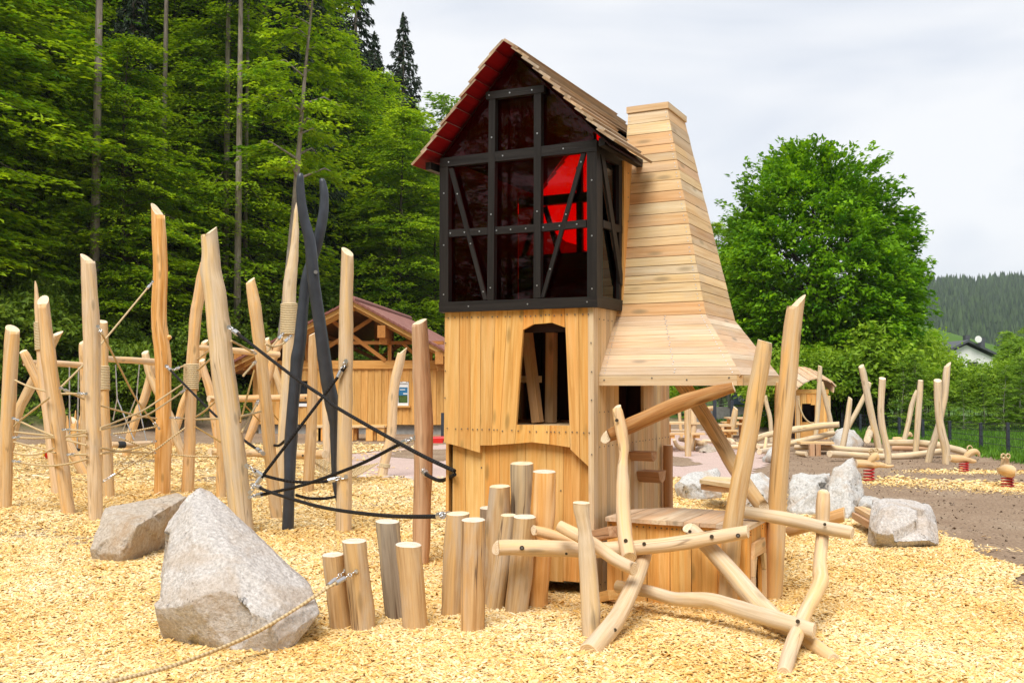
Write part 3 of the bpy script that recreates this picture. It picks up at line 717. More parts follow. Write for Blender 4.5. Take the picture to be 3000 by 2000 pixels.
timber('rail', [(1313, 673), (1428, 666), (1428, 687), (1313, 694)], -0.060, 0.04)
timber('rail', [(1448, 665), (1564, 657), (1564, 679), (1448, 686)], -0.060, 0.04)
timber('rail', [(1584, 656), (1717, 643), (1717, 665), (1584, 678)], -0.060, 0.04)
timber('stud', [(1432, 286), (1451, 284), (1446, 878), (1427, 879)], -0.0735, 0.05)
timber('stud', [(1564, 273), (1585, 271), (1583, 872), (1563, 873)], -0.0735, 0.05)
timber('collar_beam', [(1423, 270), (1593, 249), (1593, 270), (1424, 292)], -0.078, 0.05)
timber('brace', [(1314, 494), (1327, 492), (1427, 876), (1416, 879)], -0.0625, 0.02)
timber('brace', [(1702, 450), (1716, 448), (1594, 871), (1583, 872)], -0.0625, 0.02)
# right side of the black storey
def sq(t0, t1, z0, z1, s): return [H(s, t0, z1), H(s, t1, z1), H(s, t1, z0), H(s, t0, z0)]
def side_timber(name, q, th=0.05, mat='black_wood'):
    b = MB(); b.slab(q, -U * th, q[1] - q[0] if (q[1] - q[0]).length > (q[2] - q[1]).length else q[2] - q[1], 0.5); return b.build(name, [mat], tower)
ZT = st(onT(1748, 409, -0.07))[2]
side_timber('sill_beam', sq(-0.004, 0.60, ZB, ZB + 0.085, 0.058), 0.06)
side_timber('top_beam', sq(-0.014, DEP, ZT - 0.09, ZT, 0.045), 0.06)
side_timber('corner_post', sq(0.005, 0.085, ZB + 0.086, ZT - 0.092, 0.047))
side_timber('corner_post', sq(0.44, 0.54, ZB + 0.086, ZT - 0.092, 0.047))
q = [onS(1768, 645, 0.05), onS(1832, 665, 0.05), onS(1832, 687, 0.05), onS(1768, 666, 0.05)]; side_timber('rail', q, 0.03)
q = [onS(1761, 452, 0.056), onS(1772, 455, 0.056), onS(1830, 838, 0.056), onS(1819, 834, 0.056)]; side_timber('brace', q, 0.02)
# left and back frames of the black storey
for (nm, c, ax, ay, az, gr) in (
    ('sill_beam', H(SL - 0.02, DEP / 2, ZB + 0.045), U * 0.03, W * (DEP / 2 - 0.01), Z * 0.045, W),
    ('sill_beam', H(SL / 2, DEP + 0.02, ZB + 0.045), U * (-SL / 2 + 0.05), W * 0.03, Z * 0.045, U),
    ('top_beam', H(SL - 0.02, DEP / 2, ZT - 0.045), U * 0.03, W * (DEP / 2 - 0.01), Z * 0.045, W),
    ('top_beam', H(SL / 2, DEP + 0.02, ZT - 0.045), U * (-SL / 2 + 0.05), W * 0.03, Z * 0.045, U),
    ('rail', H(SL / 2, DEP + 0.02, ZB + 0.64), U * (-SL / 2 - 0.03), W * 0.02, Z * 0.035, U),
    ('corner_post', H(SL - 0.015, DEP + 0.015, (ZB + ZT) / 2), U * 0.04, W * 0.04, Z * ((ZT - ZB) / 2 - 0.091), Z),
    ('corner_post', H(0.02, DEP + 0.015, (ZB + ZT) / 2), U * 0.04, W * 0.04, Z * ((ZT - ZB) / 2 - 0.091), Z),
    ('stud', H(SL + 0.42, DEP + 0.022, (ZB + ZT) / 2 + 0.1), U * 0.028, W * 0.022, Z * ((ZT - ZB) / 2 + 0.15), Z),
    ('stud', H(SL + 0.80, DEP + 0.022, (ZB + ZT) / 2 + 0.1), U * 0.028, W * 0.022, Z * ((ZT - ZB) / 2 + 0.15), Z)):
    b = MB(); b.box(c, ax, ay, az, gr, 0.5); b.build(nm, ['black_wood'], tower)
b = MB(); b.bar(H(SL + 0.05, DEP + 0.03, ZT - 0.1), H(SL + 0.38, DEP + 0.03, ZB + 0.1), 0.05, 0.02, W); b.build('brace', ['black_wood'], tower)
b = MB(); b.bar(H(-0.03, DEP + 0.03, ZT - 0.1), H(SL + 0.85, DEP + 0.03, ZB + 0.1), 0.05, 0.02, W); b.build('brace', ['black_wood'], tower)
# dark boarding of the left side up to the small rear window, and its red pane
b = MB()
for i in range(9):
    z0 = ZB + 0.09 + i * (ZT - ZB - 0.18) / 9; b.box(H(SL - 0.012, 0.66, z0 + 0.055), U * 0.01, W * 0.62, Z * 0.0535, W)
b.box(H(SL + 0.004, 0.66, (ZB + ZT) / 2), U * 0.005, W * 0.62, Z * ((ZT - ZB) / 2 - 0.05), W)  # plain slab added behind, so no light shows through the joints
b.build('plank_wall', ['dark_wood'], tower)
# trim plank between house and chimney
q = [onS(1829, 470, 0.062), onS(1851, 480, 0.062), onS(1850, 893, 0.062), onS(1826, 889, 0.062)]
b = MB(); b.slab(q, -U * 0.05, Z, 0.65)
for i in range(6): b.disc((q[0].lerp(q[3], 0.08 + i * 0.17) + q[1].lerp(q[2], 0.08 + i * 0.17)) / 2 + U * 0.0006, U, 0.005, 1, 8)
b.build('trim_plank', ['board', 'bolt'], tower)

# ---- roof
OV = 0.21
ap = st(onT(1475, 122, -OV)); er = st(onT(1791, 424, -OV)); el = st(onT(1217, 492, -OV))
def pane(poly, nrm, name='pane'):
    b = MB(); b.slab(poly, nrm * 0.006, Z, 0.5); o = b.build(name, ['pane'], tower); return o
# front panes lie behind the timbers
SLO_R = (ap[2] - er[2]) / (er[0] - ap[0]); SLO_L = (ap[2] - el[2]) / (ap[0] - el[0])
def roofz(s): return ap[2] - (SLO_R * (s - ap[0]) if s > ap[0] else SLO_L * (ap[0] - s))
gz = lambda s: roofz(s) - 0.045
pane([H(SL - 0.01, -0.012, ZB + 0.05), H(0.02, -0.012, ZB + 0.05), H(0.02, -0.012, ZT - 0.04), H(SL - 0.01, -0.012, ZT - 0.04)], W)
pane([H(SL - 0.02, -0.020, ZT - 0.05), H(0.02, -0.020, ZT - 0.05), H(0.02, -0.020, gz(0.02)), H(ap[0], -0.020, gz(ap[0])), H(SL - 0.02, -0.020, gz(SL - 0.02))], W, 'gable_pane')
pane([H(SL, DEP - 0.012, ZB + 0.05), H(0.02, DEP - 0.012, ZB + 0.05), H(0.02, DEP - 0.012, gz(0.02)), H(ap[0], DEP - 0.012, gz(ap[0])), H(SL, DEP - 0.012, gz(SL))], W)
pane([H(0.018, 0.06, ZB + 0.06), H(0.018, 0.50, ZB + 0.06), H(0.018, 0.50, ZT - 0.05), H(0.018, 0.06, ZT - 0.05)], -U)
pane([H(SL + 0.01, 1.30, ZB + 0.06), H(SL + 0.01, DEP - 0.03, ZB + 0.06), H(SL + 0.01, DEP - 0.03, ZT - 0.05), H(SL + 0.01, 1.30, ZT - 0.05)], -U)
b = MB()                                              # dark boards added to cut the red light through the rear pane
for i in range(4): b.box(H(SL / 2, DEP - 0.035, ZB + 0.16 + i * 0.14), U * (-SL / 2 - 0.03), W * 0.01, Z * 0.0695, U)
b.build('rear_pane_mask', ['dark_wood'], tower)
b = MB()                                              # inner board behind the chimney
for i in range(11):
    z0 = ZB + 0.05 + i * 0.11; b.box(H(0.02, 1.16, z0 + 0.054), U * 0.012, W * 0.57, Z * 0.0545, W)
b.build('side_boarding', ['log_brown'], tower)
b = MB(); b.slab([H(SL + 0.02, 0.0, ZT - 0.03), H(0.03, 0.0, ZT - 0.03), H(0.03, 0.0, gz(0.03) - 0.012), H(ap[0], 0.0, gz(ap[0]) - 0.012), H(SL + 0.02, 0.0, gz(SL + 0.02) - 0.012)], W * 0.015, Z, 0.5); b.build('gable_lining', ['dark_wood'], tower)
rf = None
def slope(side, n):
    s_e, z_e = (er[0], er[2]) if side > 0 else (el[0], el[2])
    base = V((s_e, 0, z_e)); top = V((ap[0], 0, ap[2])); d = top - base; ln = d.length; d /= ln
    nrm = V((d.z * side, 0, abs(d.x)))
    nrm = V((side * abs(d.z), 0, abs(d.x)))
    for i in range(n):
        a0 = ln * i / n - (0.01 if i else 0.0); a1 = ln * (i + 1.32) / n
        if i == n - 1: a1 = ln + 0.008
        th = 0.020
        lo = base + d * a0 + nrm * 0.030; hi = base + d * a1 + nrm * 0.004
        tf = -OV + rnd.uniform(-0.014, 0.014); tb = DEP + 0.14
        tl0 = tl1 = tb
        s_mid = lo.x
        if side > 0 and lo.x > -0.03:
            tb = [0.60, 0.575, 0.50, 0.52, 0.54][min(i, 4)]
        kink = 0.0
        P_ = lambda v, t: H(v.x, t, v.z)
        f0 = tf; f1 = tf
        if side > 0 and i == 0: f1 = tf + 0.0
        if side < 0: rb = [P_(lo, tb), P_(lo, f0), P_(hi, f1), P_(hi, tb)]
        else: rb = [P_(lo, f0), P_(lo, tb), P_(hi, tb), P_(hi, f1)]
        up = P_(lo + nrm * th, tf) - P_(lo, tf)
        rf.slab(rb, up, W, None, 1, 0, 0)              # underside painted red
for side, n in ((1, 10), (-1, 9)):
    rf = MB(); slope(side, n); rf.build('roof', ['board_roof', 'red_wood'], tower)
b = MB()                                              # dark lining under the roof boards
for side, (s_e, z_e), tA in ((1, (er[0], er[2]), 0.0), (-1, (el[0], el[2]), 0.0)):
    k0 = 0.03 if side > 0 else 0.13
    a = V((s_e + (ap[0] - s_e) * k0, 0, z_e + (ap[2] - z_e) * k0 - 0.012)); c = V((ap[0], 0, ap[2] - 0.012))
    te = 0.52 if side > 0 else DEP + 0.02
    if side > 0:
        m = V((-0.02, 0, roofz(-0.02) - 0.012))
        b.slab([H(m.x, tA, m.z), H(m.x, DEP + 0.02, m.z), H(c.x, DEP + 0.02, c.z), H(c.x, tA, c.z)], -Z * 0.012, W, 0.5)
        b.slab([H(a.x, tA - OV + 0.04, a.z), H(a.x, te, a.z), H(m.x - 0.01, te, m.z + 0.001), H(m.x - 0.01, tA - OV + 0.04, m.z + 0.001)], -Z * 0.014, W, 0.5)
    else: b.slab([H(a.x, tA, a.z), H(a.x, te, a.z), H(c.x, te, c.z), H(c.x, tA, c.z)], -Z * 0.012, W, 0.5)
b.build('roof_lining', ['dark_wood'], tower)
b = MB()                                              # barge rafters under the verge and purlin ends
for s_e in (er[0] * 0.55, el[0] + 0.07): b.bar(H(s_e, -0.13, roofz(s_e) - 0.055), H(s_e, DEP + 0.1, roofz(s_e) - 0.055), 0.05, 0.06, Z, 0.5)
b.build('purlin', ['black_wood'], tower)

# ---- chimney and hood
def planks(b, A0, A1, B0, B1, hs, th, nrm, screws=True, var=0.003):
    """boards between the bottom edge A0-A1 and the top edge B0-B1"""
    tot = sum(hs); run = 0
    for h in hs:
        f0 = run / tot + 0.0016; f1 = (run + h) / tot - 0.0016; run += h
        q = [A0.lerp(B0, f0), A1.lerp(B1, f0), A1.lerp(B1, f1), A0.lerp(B0, f1)]
        o = nrm * rnd.uniform(0, var)
        b.slab([p + o for p in q], -nrm * th, q[1] - q[0])
        if screws:
            for f in (0.05, 0.95):
                for g_ in (0.3, 0.7): b.disc(q[0].lerp(q[1], f).lerp(q[3].lerp(q[2], f), g_) + o + nrm * 0.0004, nrm, 0.0042, 1, 8)
S1 = st(onT(2067, 920, 0.454)); hood_t0 = 0.085
Bz = S1[2]
bl, br, bb, bk = H(0.0, 0.454, Bz), H(S1[0], 0.454, Bz), H(S1[0], 1.325, Bz), H(0.0, 1.325, Bz)
T1 = st(onT(1955, 318, 0.782)); Tz = T1[2]
tl, tr, tb_, tk = H(0.0, 0.782, Tz), H(T1[0], 0.782, Tz), H(T1[0], 1.262, Tz), H(0.0, 1.262, Tz)
nf = (br - bl).cross(tl - bl).normalized(); nr = (bb - br).cross(tr - br).normalized()
hs = [0.12, 0.095, 0.085, 0.085, 0.085, 0.085, 0.105, 0.085, 0.11, 0.115, 0.115, 0.105, 0.105, 0.095, 0.10, 0.085, 0.085, 0.125, 0.115, 0.12]
ch = None
b = MB(); planks(b, bl, br, tl, tr, hs, 0.022, nf); planks(b, br + W * 0.002, bb, tr + W * 0.002, tb_, hs, 0.022, nr, False)
planks(b, bb, bk, tb_, tk, hs, 0.022, (bk - bb).cross(tb_ - bb).normalized(), False)
ch = b.build('chimney', ['board_pale', 'steel'], tower)
b = MB(); ce = [bl, br, bb, bk]; ct = [tl, tr, tb_, tk]; cc = sum(ce, V((0, 0, 0))) / 4; cd = sum(ct, V((0, 0, 0))) / 4
i0 = [cc + (p - cc) * 0.93 for p in ce]; i1 = [cd + (p - cd) * 0.86 for p in ct]
b.add(i0 + i1, [(0, 1, 5, 4), (1, 2, 6, 5), (2, 3, 7, 6), (3, 0, 4, 7), (4, 5, 6, 7)], [(0, 0, 0)] * 8, 0.3)
b.build('chimney_light_block', ['dark_wood'], ch)  # hidden dark hull added to block light between the chimney boards
b = MB(); o = 0.012
zc0, zc1 = Tz, Tz + 0.052
b.slab([H(-o, 0.782 - o, zc0), H(T1[0] + o, 0.782 - o, zc0), H(T1[0] + o, 0.782 - o, zc1), H(-o, 0.782 - o, zc1)], W * 0.024, U, 0.75)
b.slab([H(T1[0] + o, 0.784 + o, zc0), H(T1[0] + o, 1.262 + o, zc0), H(T1[0] + o, 1.262 + o, zc1), H(T1[0] + o, 0.784 + o, zc1)], -U * 0.024, W, 0.55)
b.slab([H(-o, 1.262, zc0), H(T1[0] - o, 1.262, zc0), H(T1[0] - o, 1.262, zc1), H(-o, 1.262, zc1)], W * 0.024, U)
b.slab([H(-o, 0.8, zc0), H(-o, 1.26, zc0), H(-o, 1.26, zc1), H(-o, 0.8, zc1)], U * 0.02, W)
b.build('chimney_cap', ['board_pale'], ch)
HC = st(onT(2172, 1129, hood_t0)); fz0 = 1.6; fz1 = 1.676
hl, hr, hb = H(0.0, hood_t0, fz1), H(HC[0], hood_t0, fz1), H(HC[0], 1.335, fz1)
ul, ur, ub = H(0.0, 0.45, Bz), H(S1[0], 0.45, Bz), H(S1[0], 1.325, Bz)
n1 = (hr - hl).cross(ul - hl).normalized(); n2 = (hb - hr).cross(ur - hr).normalized()
hh = [0.082, 0.082, 0.055, 0.075, 0.065, 0.07, 0.055, 0.055, 0.06, 0.05]
b = MB(); planks(b, hl, hr, ul, ur, hh, 0.02, n1, True, 0.002); planks(b, hr, hb, ur, ub, hh, 0.02, n2, False, 0.002)
for i, h in enumerate(hh):                            # the middle row of screws
    f = (sum(hh[:i]) + h / 2) / sum(hh); p = hl.lerp(ul, f).lerp(hr.lerp(ur, f), 0.56)
    for d in (-0.013, 0.013): b.disc(p + (ul - hl).normalized() * d + n1 * 0.003, n1, 0.0045, 1, 8)
b.slab([H(0, 1.335, fz1), H(HC[0], 1.335, fz1), H(S1[0], 1.327, Bz), H(0, 1.327, Bz)], -W * 0.02, U)
hood = b.build('hood', ['board_grey', 'steel'], tower)
b = MB()
b.slab([H(0.0, hood_t0 - 0.004, fz0), H(HC[0] - 0.03, hood_t0 - 0.004, fz0), H(HC[0] - 0.03, hood_t0 - 0.004, fz1 - 0.003), H(0.0, hood_t0 - 0.004, fz1 - 0.003)], W * 0.03, U, 0.6)
b.slab([H(HC[0] + 0.004, hood_t0 + 0.03, fz0), H(HC[0] + 0.004, 1.335, fz0), H(HC[0] + 0.004, 1.335, fz1 - 0.003), H(HC[0] + 0.004, hood_t0 + 0.03, fz1 - 0.003)], -U * 0.03, W, 0.35)
b.slab([H(HC[0] - 0.029, hood_t0 - 0.002, fz0), H(HC[0] + 0.004, hood_t0 + 0.026, fz0), H(HC[0] + 0.004, hood_t0 + 0.026, fz1 - 0.004), H(HC[0] - 0.029, hood_t0 - 0.002, fz1 - 0.004)], W * 0.02, U, 0.3)
b.slab([H(0, 1.337, fz0), H(HC[0] - 0.03, 1.337, fz0), H(HC[0] - 0.03, 1.337, fz1 - 0.003), H(0, 1.337, fz1 - 0.003)], W * 0.02, U)
for x, y in ((1770, 1113), (1910, 1107), (2012, 1112), (2136, 1106)): b.disc(onT(x, y, hood_t0 - 0.0045), FRONT, 0.006, 1, 8)
b.build('fascia', ['board_pale', 'bolt'], hood)
b = MB()
for i in range(9): b.box(H(0.02 + HC[0] * (i + 0.5) / 9 - 0.02, 0.71, fz0 + 0.05), U * (HC[0] / 18 - 0.002), W * 0.60, Z * 0.008, W)
b.build('hood_soffit', ['board_pale'], hood)

# ---- posts and braces that carry the hood
def logpx(b, pts, Y0, Y1, Ym=None, cut0=None, cut1=None, seg=16, **k):
    n = len(pts); P_, R_ = [], []
    for i, (x, y, w_) in enumerate(pts):
        f = i / (n - 1); Y = Y0 + (Y1 - Y0) * f
        if isinstance(Ym, (list, tuple)): Y = Ym[i]
        P_.append(at(x, y, Y)); R_.append(px(w_, Y) / 2)
    b.tube(P_, R_, seg, cut0, cut1, **k)
def baseY(y): return gnd(1500, y).y
def upright(b, pts, Yb=None, lean=0.0, cut=None, bury=0.12, seg=16, **k):
    """pts from the top down, in pixels; stands on the ground at the last one"""
    Yb = Yb or baseY(pts[-1][1]); n = len(pts); hs_ = [p[1] for p in pts]; P_, R_ = [], []
    for x, y, w_ in pts:
        f = (hs_[-1] - y) / max(1, hs_[-1] - hs_[0]); Y = Yb + lean * f
        P_.append(at(x, y, Y)); R_.append(px(w_, Y) / 2)
    d = (P_[-1] - P_[-2]).normalized(); P_.append(P_[-1] + d * (bury / max(0.3, abs(d.z)))); R_.append(R_[-1])
    b.tube(P_[::-1], R_[::-1], seg, None, cut, **k)
    return P_[-2]
def bolt(b, x, y, Y, r=0.012, mi=2, nrm=(0, -1, 0.1)):
    b.disc(at(x, y, Y), nrm, r, mi, 10, 0.004)
LM = ['log', 'end', 'hole', 'bolt']; LP = ['log_pale', 'end', 'hole', 'bolt']
b = MB(); upright(b, [(2240, 1000, 42), (2235, 1040, 48), (2215, 1150, 50), (2190, 1300, 52), (2165, 1430, 54), (2145, 1572, 54), (2130, 1805, 60)], 6.93, -0.13, (0.25, -0.1, 0.9), tone=0.5); b.build('support_post', LM, tower)
b = MB(); upright(b, [(2331, 892, 48), (2322, 960, 50), (2310, 1100, 52), (2290, 1300, 52), (2275, 1500, 54), (2264, 1750, 56)], 7.46, 0.02, (-0.75, -0.15, 0.75), tone=0.42); b.build('support_post', LM, tower)
b = MB(); upright(b, [(2279, 1120, 17), (2277, 1300, 19), (2272, 1500, 20), (2270, 1640, 20)], 8.0, 0.0, None, tone=0.5); b.build('support_post', LM, tower)
b = MB(); logpx(b, [(1780, 1277, 34), (1812, 1263, 40), (1865, 1238, 46), (1980, 1187, 48), (2075, 1155, 42), (2150, 1134, 30)], 0, 0, [7.18, 7.17, 7.16, 7.13, 7.08, 7.02], (-0.7, -0.6, 0.1), None, tone=0.5); b.build('brace_log', ['log_amber', 'end'], tower)
b = MB(); logpx(b, [(1996, 1118, 40), (2041, 1184, 42), (2114, 1299, 44), (2148, 1362, 44), (2190, 1425, 42), (2238, 1492, 42)], 0, 0, [7.95, 7.85, 7.6, 7.45, 7.32, 7.2], None, (0.5, -0.75, 0.05), tone=0.4); b.build('brace_log', ['log', 'end'], tower)
b = MB(); upright(b, [(1957, 1304, 28), (1957, 1400, 28), (1958, 1500, 28), (1960, 1560, 28)], 8.75, 0.0, None, tone=0.3); b.build('corner_log', ['log_brown', 'end'], tower)
# half-log steps on the side wall
for (x0, x1, y0, y1, s) in ((1846, 1880, 1318, 1348, 0.10), (1850, 1926, 1374, 1412, 0.12)):
    a = onS((x0 + x1) / 2 - 12, y0 + 3, 0.012); b = MB(); r = (y1 - y0) * 0.5 * 7.9 / F * 1.9
    pr = [H(0, 0, 0)] ; prof = [W * (-r) , W * (-r * 0.7) - Z * r * 0.75, -Z * r, W * (r * 0.7) - Z * r * 0.75, W * r]
    b.slab([a + p * 1.0 for p in prof], U * 0.19, U, 0.25); b.build('climbing_step', ['log_brown'], tower)
# ---- the box platform on the right with its arched crawl hole
D0 = st(onT(1783, 1512, 0.0)); dz = D0[2]; s0, s1 = 0.105, 1.135
plat = MB()
for i in range(9):
    a0 = s0 + (s1 - s0 + 0.03) * i / 9; a1 = s0 + (s1 - s0 + 0.03) * (i + 1) / 9; fr = -0.03 + rnd.uniform(-0.012, 0.006)
    bk0 = 0.44 + 0.30 * min(1, i / 2.0); bk1 = 0.44 + 0.30 * min(1, (i + 1) / 2.0)
    plat.slab([H(a0 + 0.0015, fr, dz - 0.03), H(a1 - 0.0015, fr, dz - 0.03), H(a1 - 0.0015, bk1, dz - 0.03), H(a0 + 0.0015, bk0, dz - 0.03)], Z * (0.03 + rnd.uniform(-0.002, 0.001)), W)
plat = plat.build('platform', ['board_grey'], tower)
b = MB(); n = 11; a0 = s0
wds = [0.125, 0.085, 0.10, 0.09, 0.085, 0.07, 0.09, 0.075, 0.11, 0.10, 0.10]; tw = sum(wds)
for i in range(n):
    a1 = a0 + (s1 - 0.012 - s0) * wds[i] / tw
    k = rnd.uniform(-0.006, 0.006)
    b.slab([H(a0 + 0.0012, 0.005, dz - 0.031), H(a1 - 0.0012, 0.005, dz - 0.031), H(a1 - 0.0012 + k, 0.005, -0.08), H(a0 + 0.0012 + k, 0.005, -0.08)], W * 0.024, Z)
    for f in (0.25, 0.75): b.disc(H(a0 + (a1 - a0) * f, 0.0045, dz - 0.06), FRONT, 0.0055, 1, 8)
    a0 = a1
b.build('box_panel', ['board', 'bolt'], plat)
b = MB(); zt = dz - 0.031                               # side panel with opening
h0, h1, hz = 0.15, 0.42, 0.40
for (ta, tb2, za, zb) in ((0.006, 0.075, -0.08, zt), (0.077, h0, -0.08, zt), (h0 + 0.002, 0.285, hz + 0.02, zt), (0.287, h1 - 0.002, hz + 0.02, zt), (h1, 0.53, -0.08, zt), (0.532, 0.64, -0.08, zt), (0.642, 0.735, -0.08, zt)):
    b.slab([H(s1, ta, za), H(s1, tb2, za), H(s1, tb2, zb), H(s1, ta, zb)], -U * 0.024, Z)
for ta in (0.04, 0.11, 0.47, 0.58, 0.69):
    for zz in (zt - 0.03, zt - 0.05): b.disc(H(s1 + 0.0006, ta, zz), U, 0.004, 1, 8)
b.build('box_panel', ['board', 'bolt'], plat)
b = MB(); e = s1 + 0.028
b.slab([H(e, h0 - 0.05, hz - 0.01), H(e, h0 + 0.035, hz), H(e, h1 - 0.035, hz), H(e, h1 + 0.05, hz - 0.01), H(e, h1 + 0.02, hz + 0.10), H(e, h0 - 0.03, hz + 0.10)], -U * 0.026, W, 0.7)
b.slab([H(e, h1 - 0.036, hz - 0.002), H(e, h1 + 0.012, hz - 0.13), H(e, h1 + 0.055, hz - 0.13), H(e, h1 + 0.048, hz - 0.012)], -U * 0.026, Z, 0.4)
b.slab([H(e, h0 + 0.034, hz - 0.002), H(e, h0 - 0.05, hz - 0.012), H(e, h0 - 0.055, hz - 0.13), H(e, h0 - 0.012, hz - 0.13)], -U * 0.026, Z, 0.4)
b.slab([H(e, h1 + 0.012, -0.08), H(e, h1 + 0.055, -0.08), H(e, h1 + 0.055, hz - 0.133), H(e, h1 + 0.012, hz - 0.133)], -U * 0.026, Z, 0.8)
b.slab([H(e, h0 - 0.055, -0.08), H(e, h0 - 0.012, -0.08), H(e, h0 - 0.012, hz - 0.133), H(e, h0 - 0.055, hz - 0.133)], -U * 0.026, Z, 0.6)
b.build('opening_trim', ['board_pale'], plat)
b = MB(); b.box(H((s0 + s1) / 2, 0.73, zt / 2 - 0.04), U * 0.5, W * 0.012, Z * (zt / 2 + 0.03), Z)
b.build('box_panel', ['board'], plat)
b = MB(); b.bar(at(1733, 1572, 7.33), at(1801, 1556, 7.02), 0.10, 0.075, Z, 0.25); b.disc(at(1761, 1570, 7.15), FRONT, 0.011, 1); b.build('cross_beam', ['log_brown', 'hole'], tower)
b = MB(); b.bar(at(1752, 1752, 7.4), at(1797, 1741, 7.15), 0.08, 0.07, Z, 0.5); b.build('cross_beam', ['board'], tower)
# ------------------------------------------------------------------ the log climber in front of the playhouse
clim = empty('log_climber', gnd(1900, 1850), 'tangle of pale bent logs bolted together in front of the playhouse platform', 'climbing frame')
def clog(pts, Ys, cut0=None, cut1=None, mat='log_pale', tone=0.55, bolts=(), name='log', **k):
    b = MB(); k.setdefault('rough', 0.085); logpx(b, pts, 0, 0, Ys, cut0, cut1, tone=tone, **k)
    for (x, y, Y, r, mi) in bolts: bolt(b, x, y, Y, r, mi)
    return b.build(name, [mat, 'end', 'hole', 'bolt'], clim)
def lin(a, c, n): return [a + (c - a) * i / (n - 1) for i in range(n)]
clog([(1457, 1604, 43), (1490, 1602, 46), (1560, 1603, 46), (1640, 1606, 46), (1760, 1611, 44), (1860, 1604, 43), (1960, 1594, 42), (2070, 1577, 41), (2191, 1557, 37)], [6.83, 6.83, 6.82, 6.82, 6.80, 6.78, 6.76, 6.74, 6.72], (-0.8, -0.55, 0.2), (0.9, -0.4, 0.1), 'log_pale', 0.6,
     [(1529, 1604, 6.765, 0.016, 2), (1529, 1604, 6.762, 0.009, 3), (1659, 1621, 6.77, 0.009, 2), (1887, 1592, 6.728, 0.013, 2), (2085, 1571, 6.685, 0.014, 2), (2162, 1568, 6.67, 0.015, 2), (2162, 1568, 6.667, 0.008, 3)])
b = MB(); upright(b, [(1703, 1472, 50), (1703, 1490, 47), (1708, 1525, 40), (1713, 1555, 38), (1718, 1600, 46), (1722, 1640, 50), (1727, 1740, 52), (1732, 1864, 52)], 6.33, 0.03, (0.02, -0.05, 1), tone=0.45); b.build('log', LP, clim)
clog([(1640, 1540, 34), (1690, 1567, 37), (1750, 1601, 38), (1800, 1637, 38), (1858, 1666, 38)], [6.70, 6.62, 6.55, 6.48, 6.44], None, (0.75, -0.65, -0.1), tone=0.65)
clog([(1564, 1553, 29), (1600, 1561, 30), (1640, 1572, 28), (1690, 1588, 20)], [6.93, 6.93, 6.92, 6.9], (-0.85, -0.5, 0.15), None, 'log', 0.75)
clog([(1727, 1912, 64), (1755, 1878, 60), (1790, 1835, 56), (1815, 1798, 52), (1840, 1750, 48), (1862, 1700, 46), (1880, 1650, 44), (1890, 1610, 42)], [5.98, 6.08, 6.22, 6.32, 6.46, 6.62, 6.8, 6.93], None, None, tone=0.35, bolts=[(1802, 1844, 6.135, 0.011, 2)])
clog([(1807, 1194, 25), (1810, 1212, 31), (1820, 1262, 36), (1827, 1310, 32), (1826, 1340, 27), (1824, 1375, 34), (1825, 1430, 41), (1826, 1500, 43), (1831, 1570, 44), (1838, 1610, 45), (1843, 1634, 45)], [7.10, 7.09, 7.07, 7.04, 7.01, 6.98, 6.93, 6.86, 6.76, 6.68, 6.64], (-0.5, -0.3, 0.8), (0.1, -0.75, -0.6), tone=0.8,
     bolts=[(1807, 1231, 7.03, 0.013, 2), (1833, 1583, 6.665, 0.014, 2)])
clog([(2176, 1500, 36), (2250, 1510, 37), (2321, 1523, 38), (2417, 1546, 38), (2480, 1558, 38), (2497, 1562, 34)], [7.16, 7.08, 7.02, 6.93, 6.87, 6.85], None, (0.75, -0.6, -0.15), tone=0.5, bolts=[(2416, 1535, 6.875, 0.011, 2)])
clog([(2414, 1436, 22), (2413, 1446, 34), (2412, 1480, 37), (2410, 1540, 36), (2409, 1590, 36), (2403, 1640, 36), (2404, 1680, 42), (2405, 1700, 43), (2388, 1740, 41), (2362, 1790, 40), (2345, 1830, 42), (2325, 1880, 44), (2308, 1930, 44), (2296, 1972, 42)],
     [7.05, 7.05, 7.04, 7.03, 6.95, 6.84, 6.76, 6.70, 6.52, 6.28, 6.1, 5.86, 5.68, 5.52], (0, -0.2, 1), None, tone=0.62, bolts=[(2353, 1810, 6.165, 0.011, 2)])
clog([(1808, 1716, 36), (1850, 1723, 34), (1900, 1731, 34), (1975, 1752, 38), (2040, 1755, 42), (2090, 1760, 42), (2168, 1783, 48), (2250, 1808, 48), (2330, 1829, 46), (2385, 1847, 46)], [7.02, 6.95, 6.87, 6.75, 6.64, 6.55, 6.38, 6.2, 6.04, 5.93], None, (0.85, -0.5, -0.1), tone=0.48,
     bolts=[(2337, 1819, 5.965, 0.013, 2)])
clog([(2016, 1545, 34), (2035, 1561, 44), (2091, 1618, 48), (2150, 1683, 50), (2195, 1738, 54), (2240, 1785, 56), (2300, 1832, 48), (2370, 1880, 44), (2440, 1932, 40)], [6.91, 6.90, 6.82, 6.72, 6.62, 6.5, 6.3, 6.06, 5.82], (-0.6, -0.4, 0.7), None, tone=0.42, bolts=[(2021, 1556, 6.835, 0.012, 2)])
clog([(2311, 1556, 30), (2347, 1545, 34), (2400, 1527, 38), (2474, 1506, 40)], [7.7, 7.62, 7.5, 7.36], None, (0.9, -0.4, 0), 'log', 0.7)

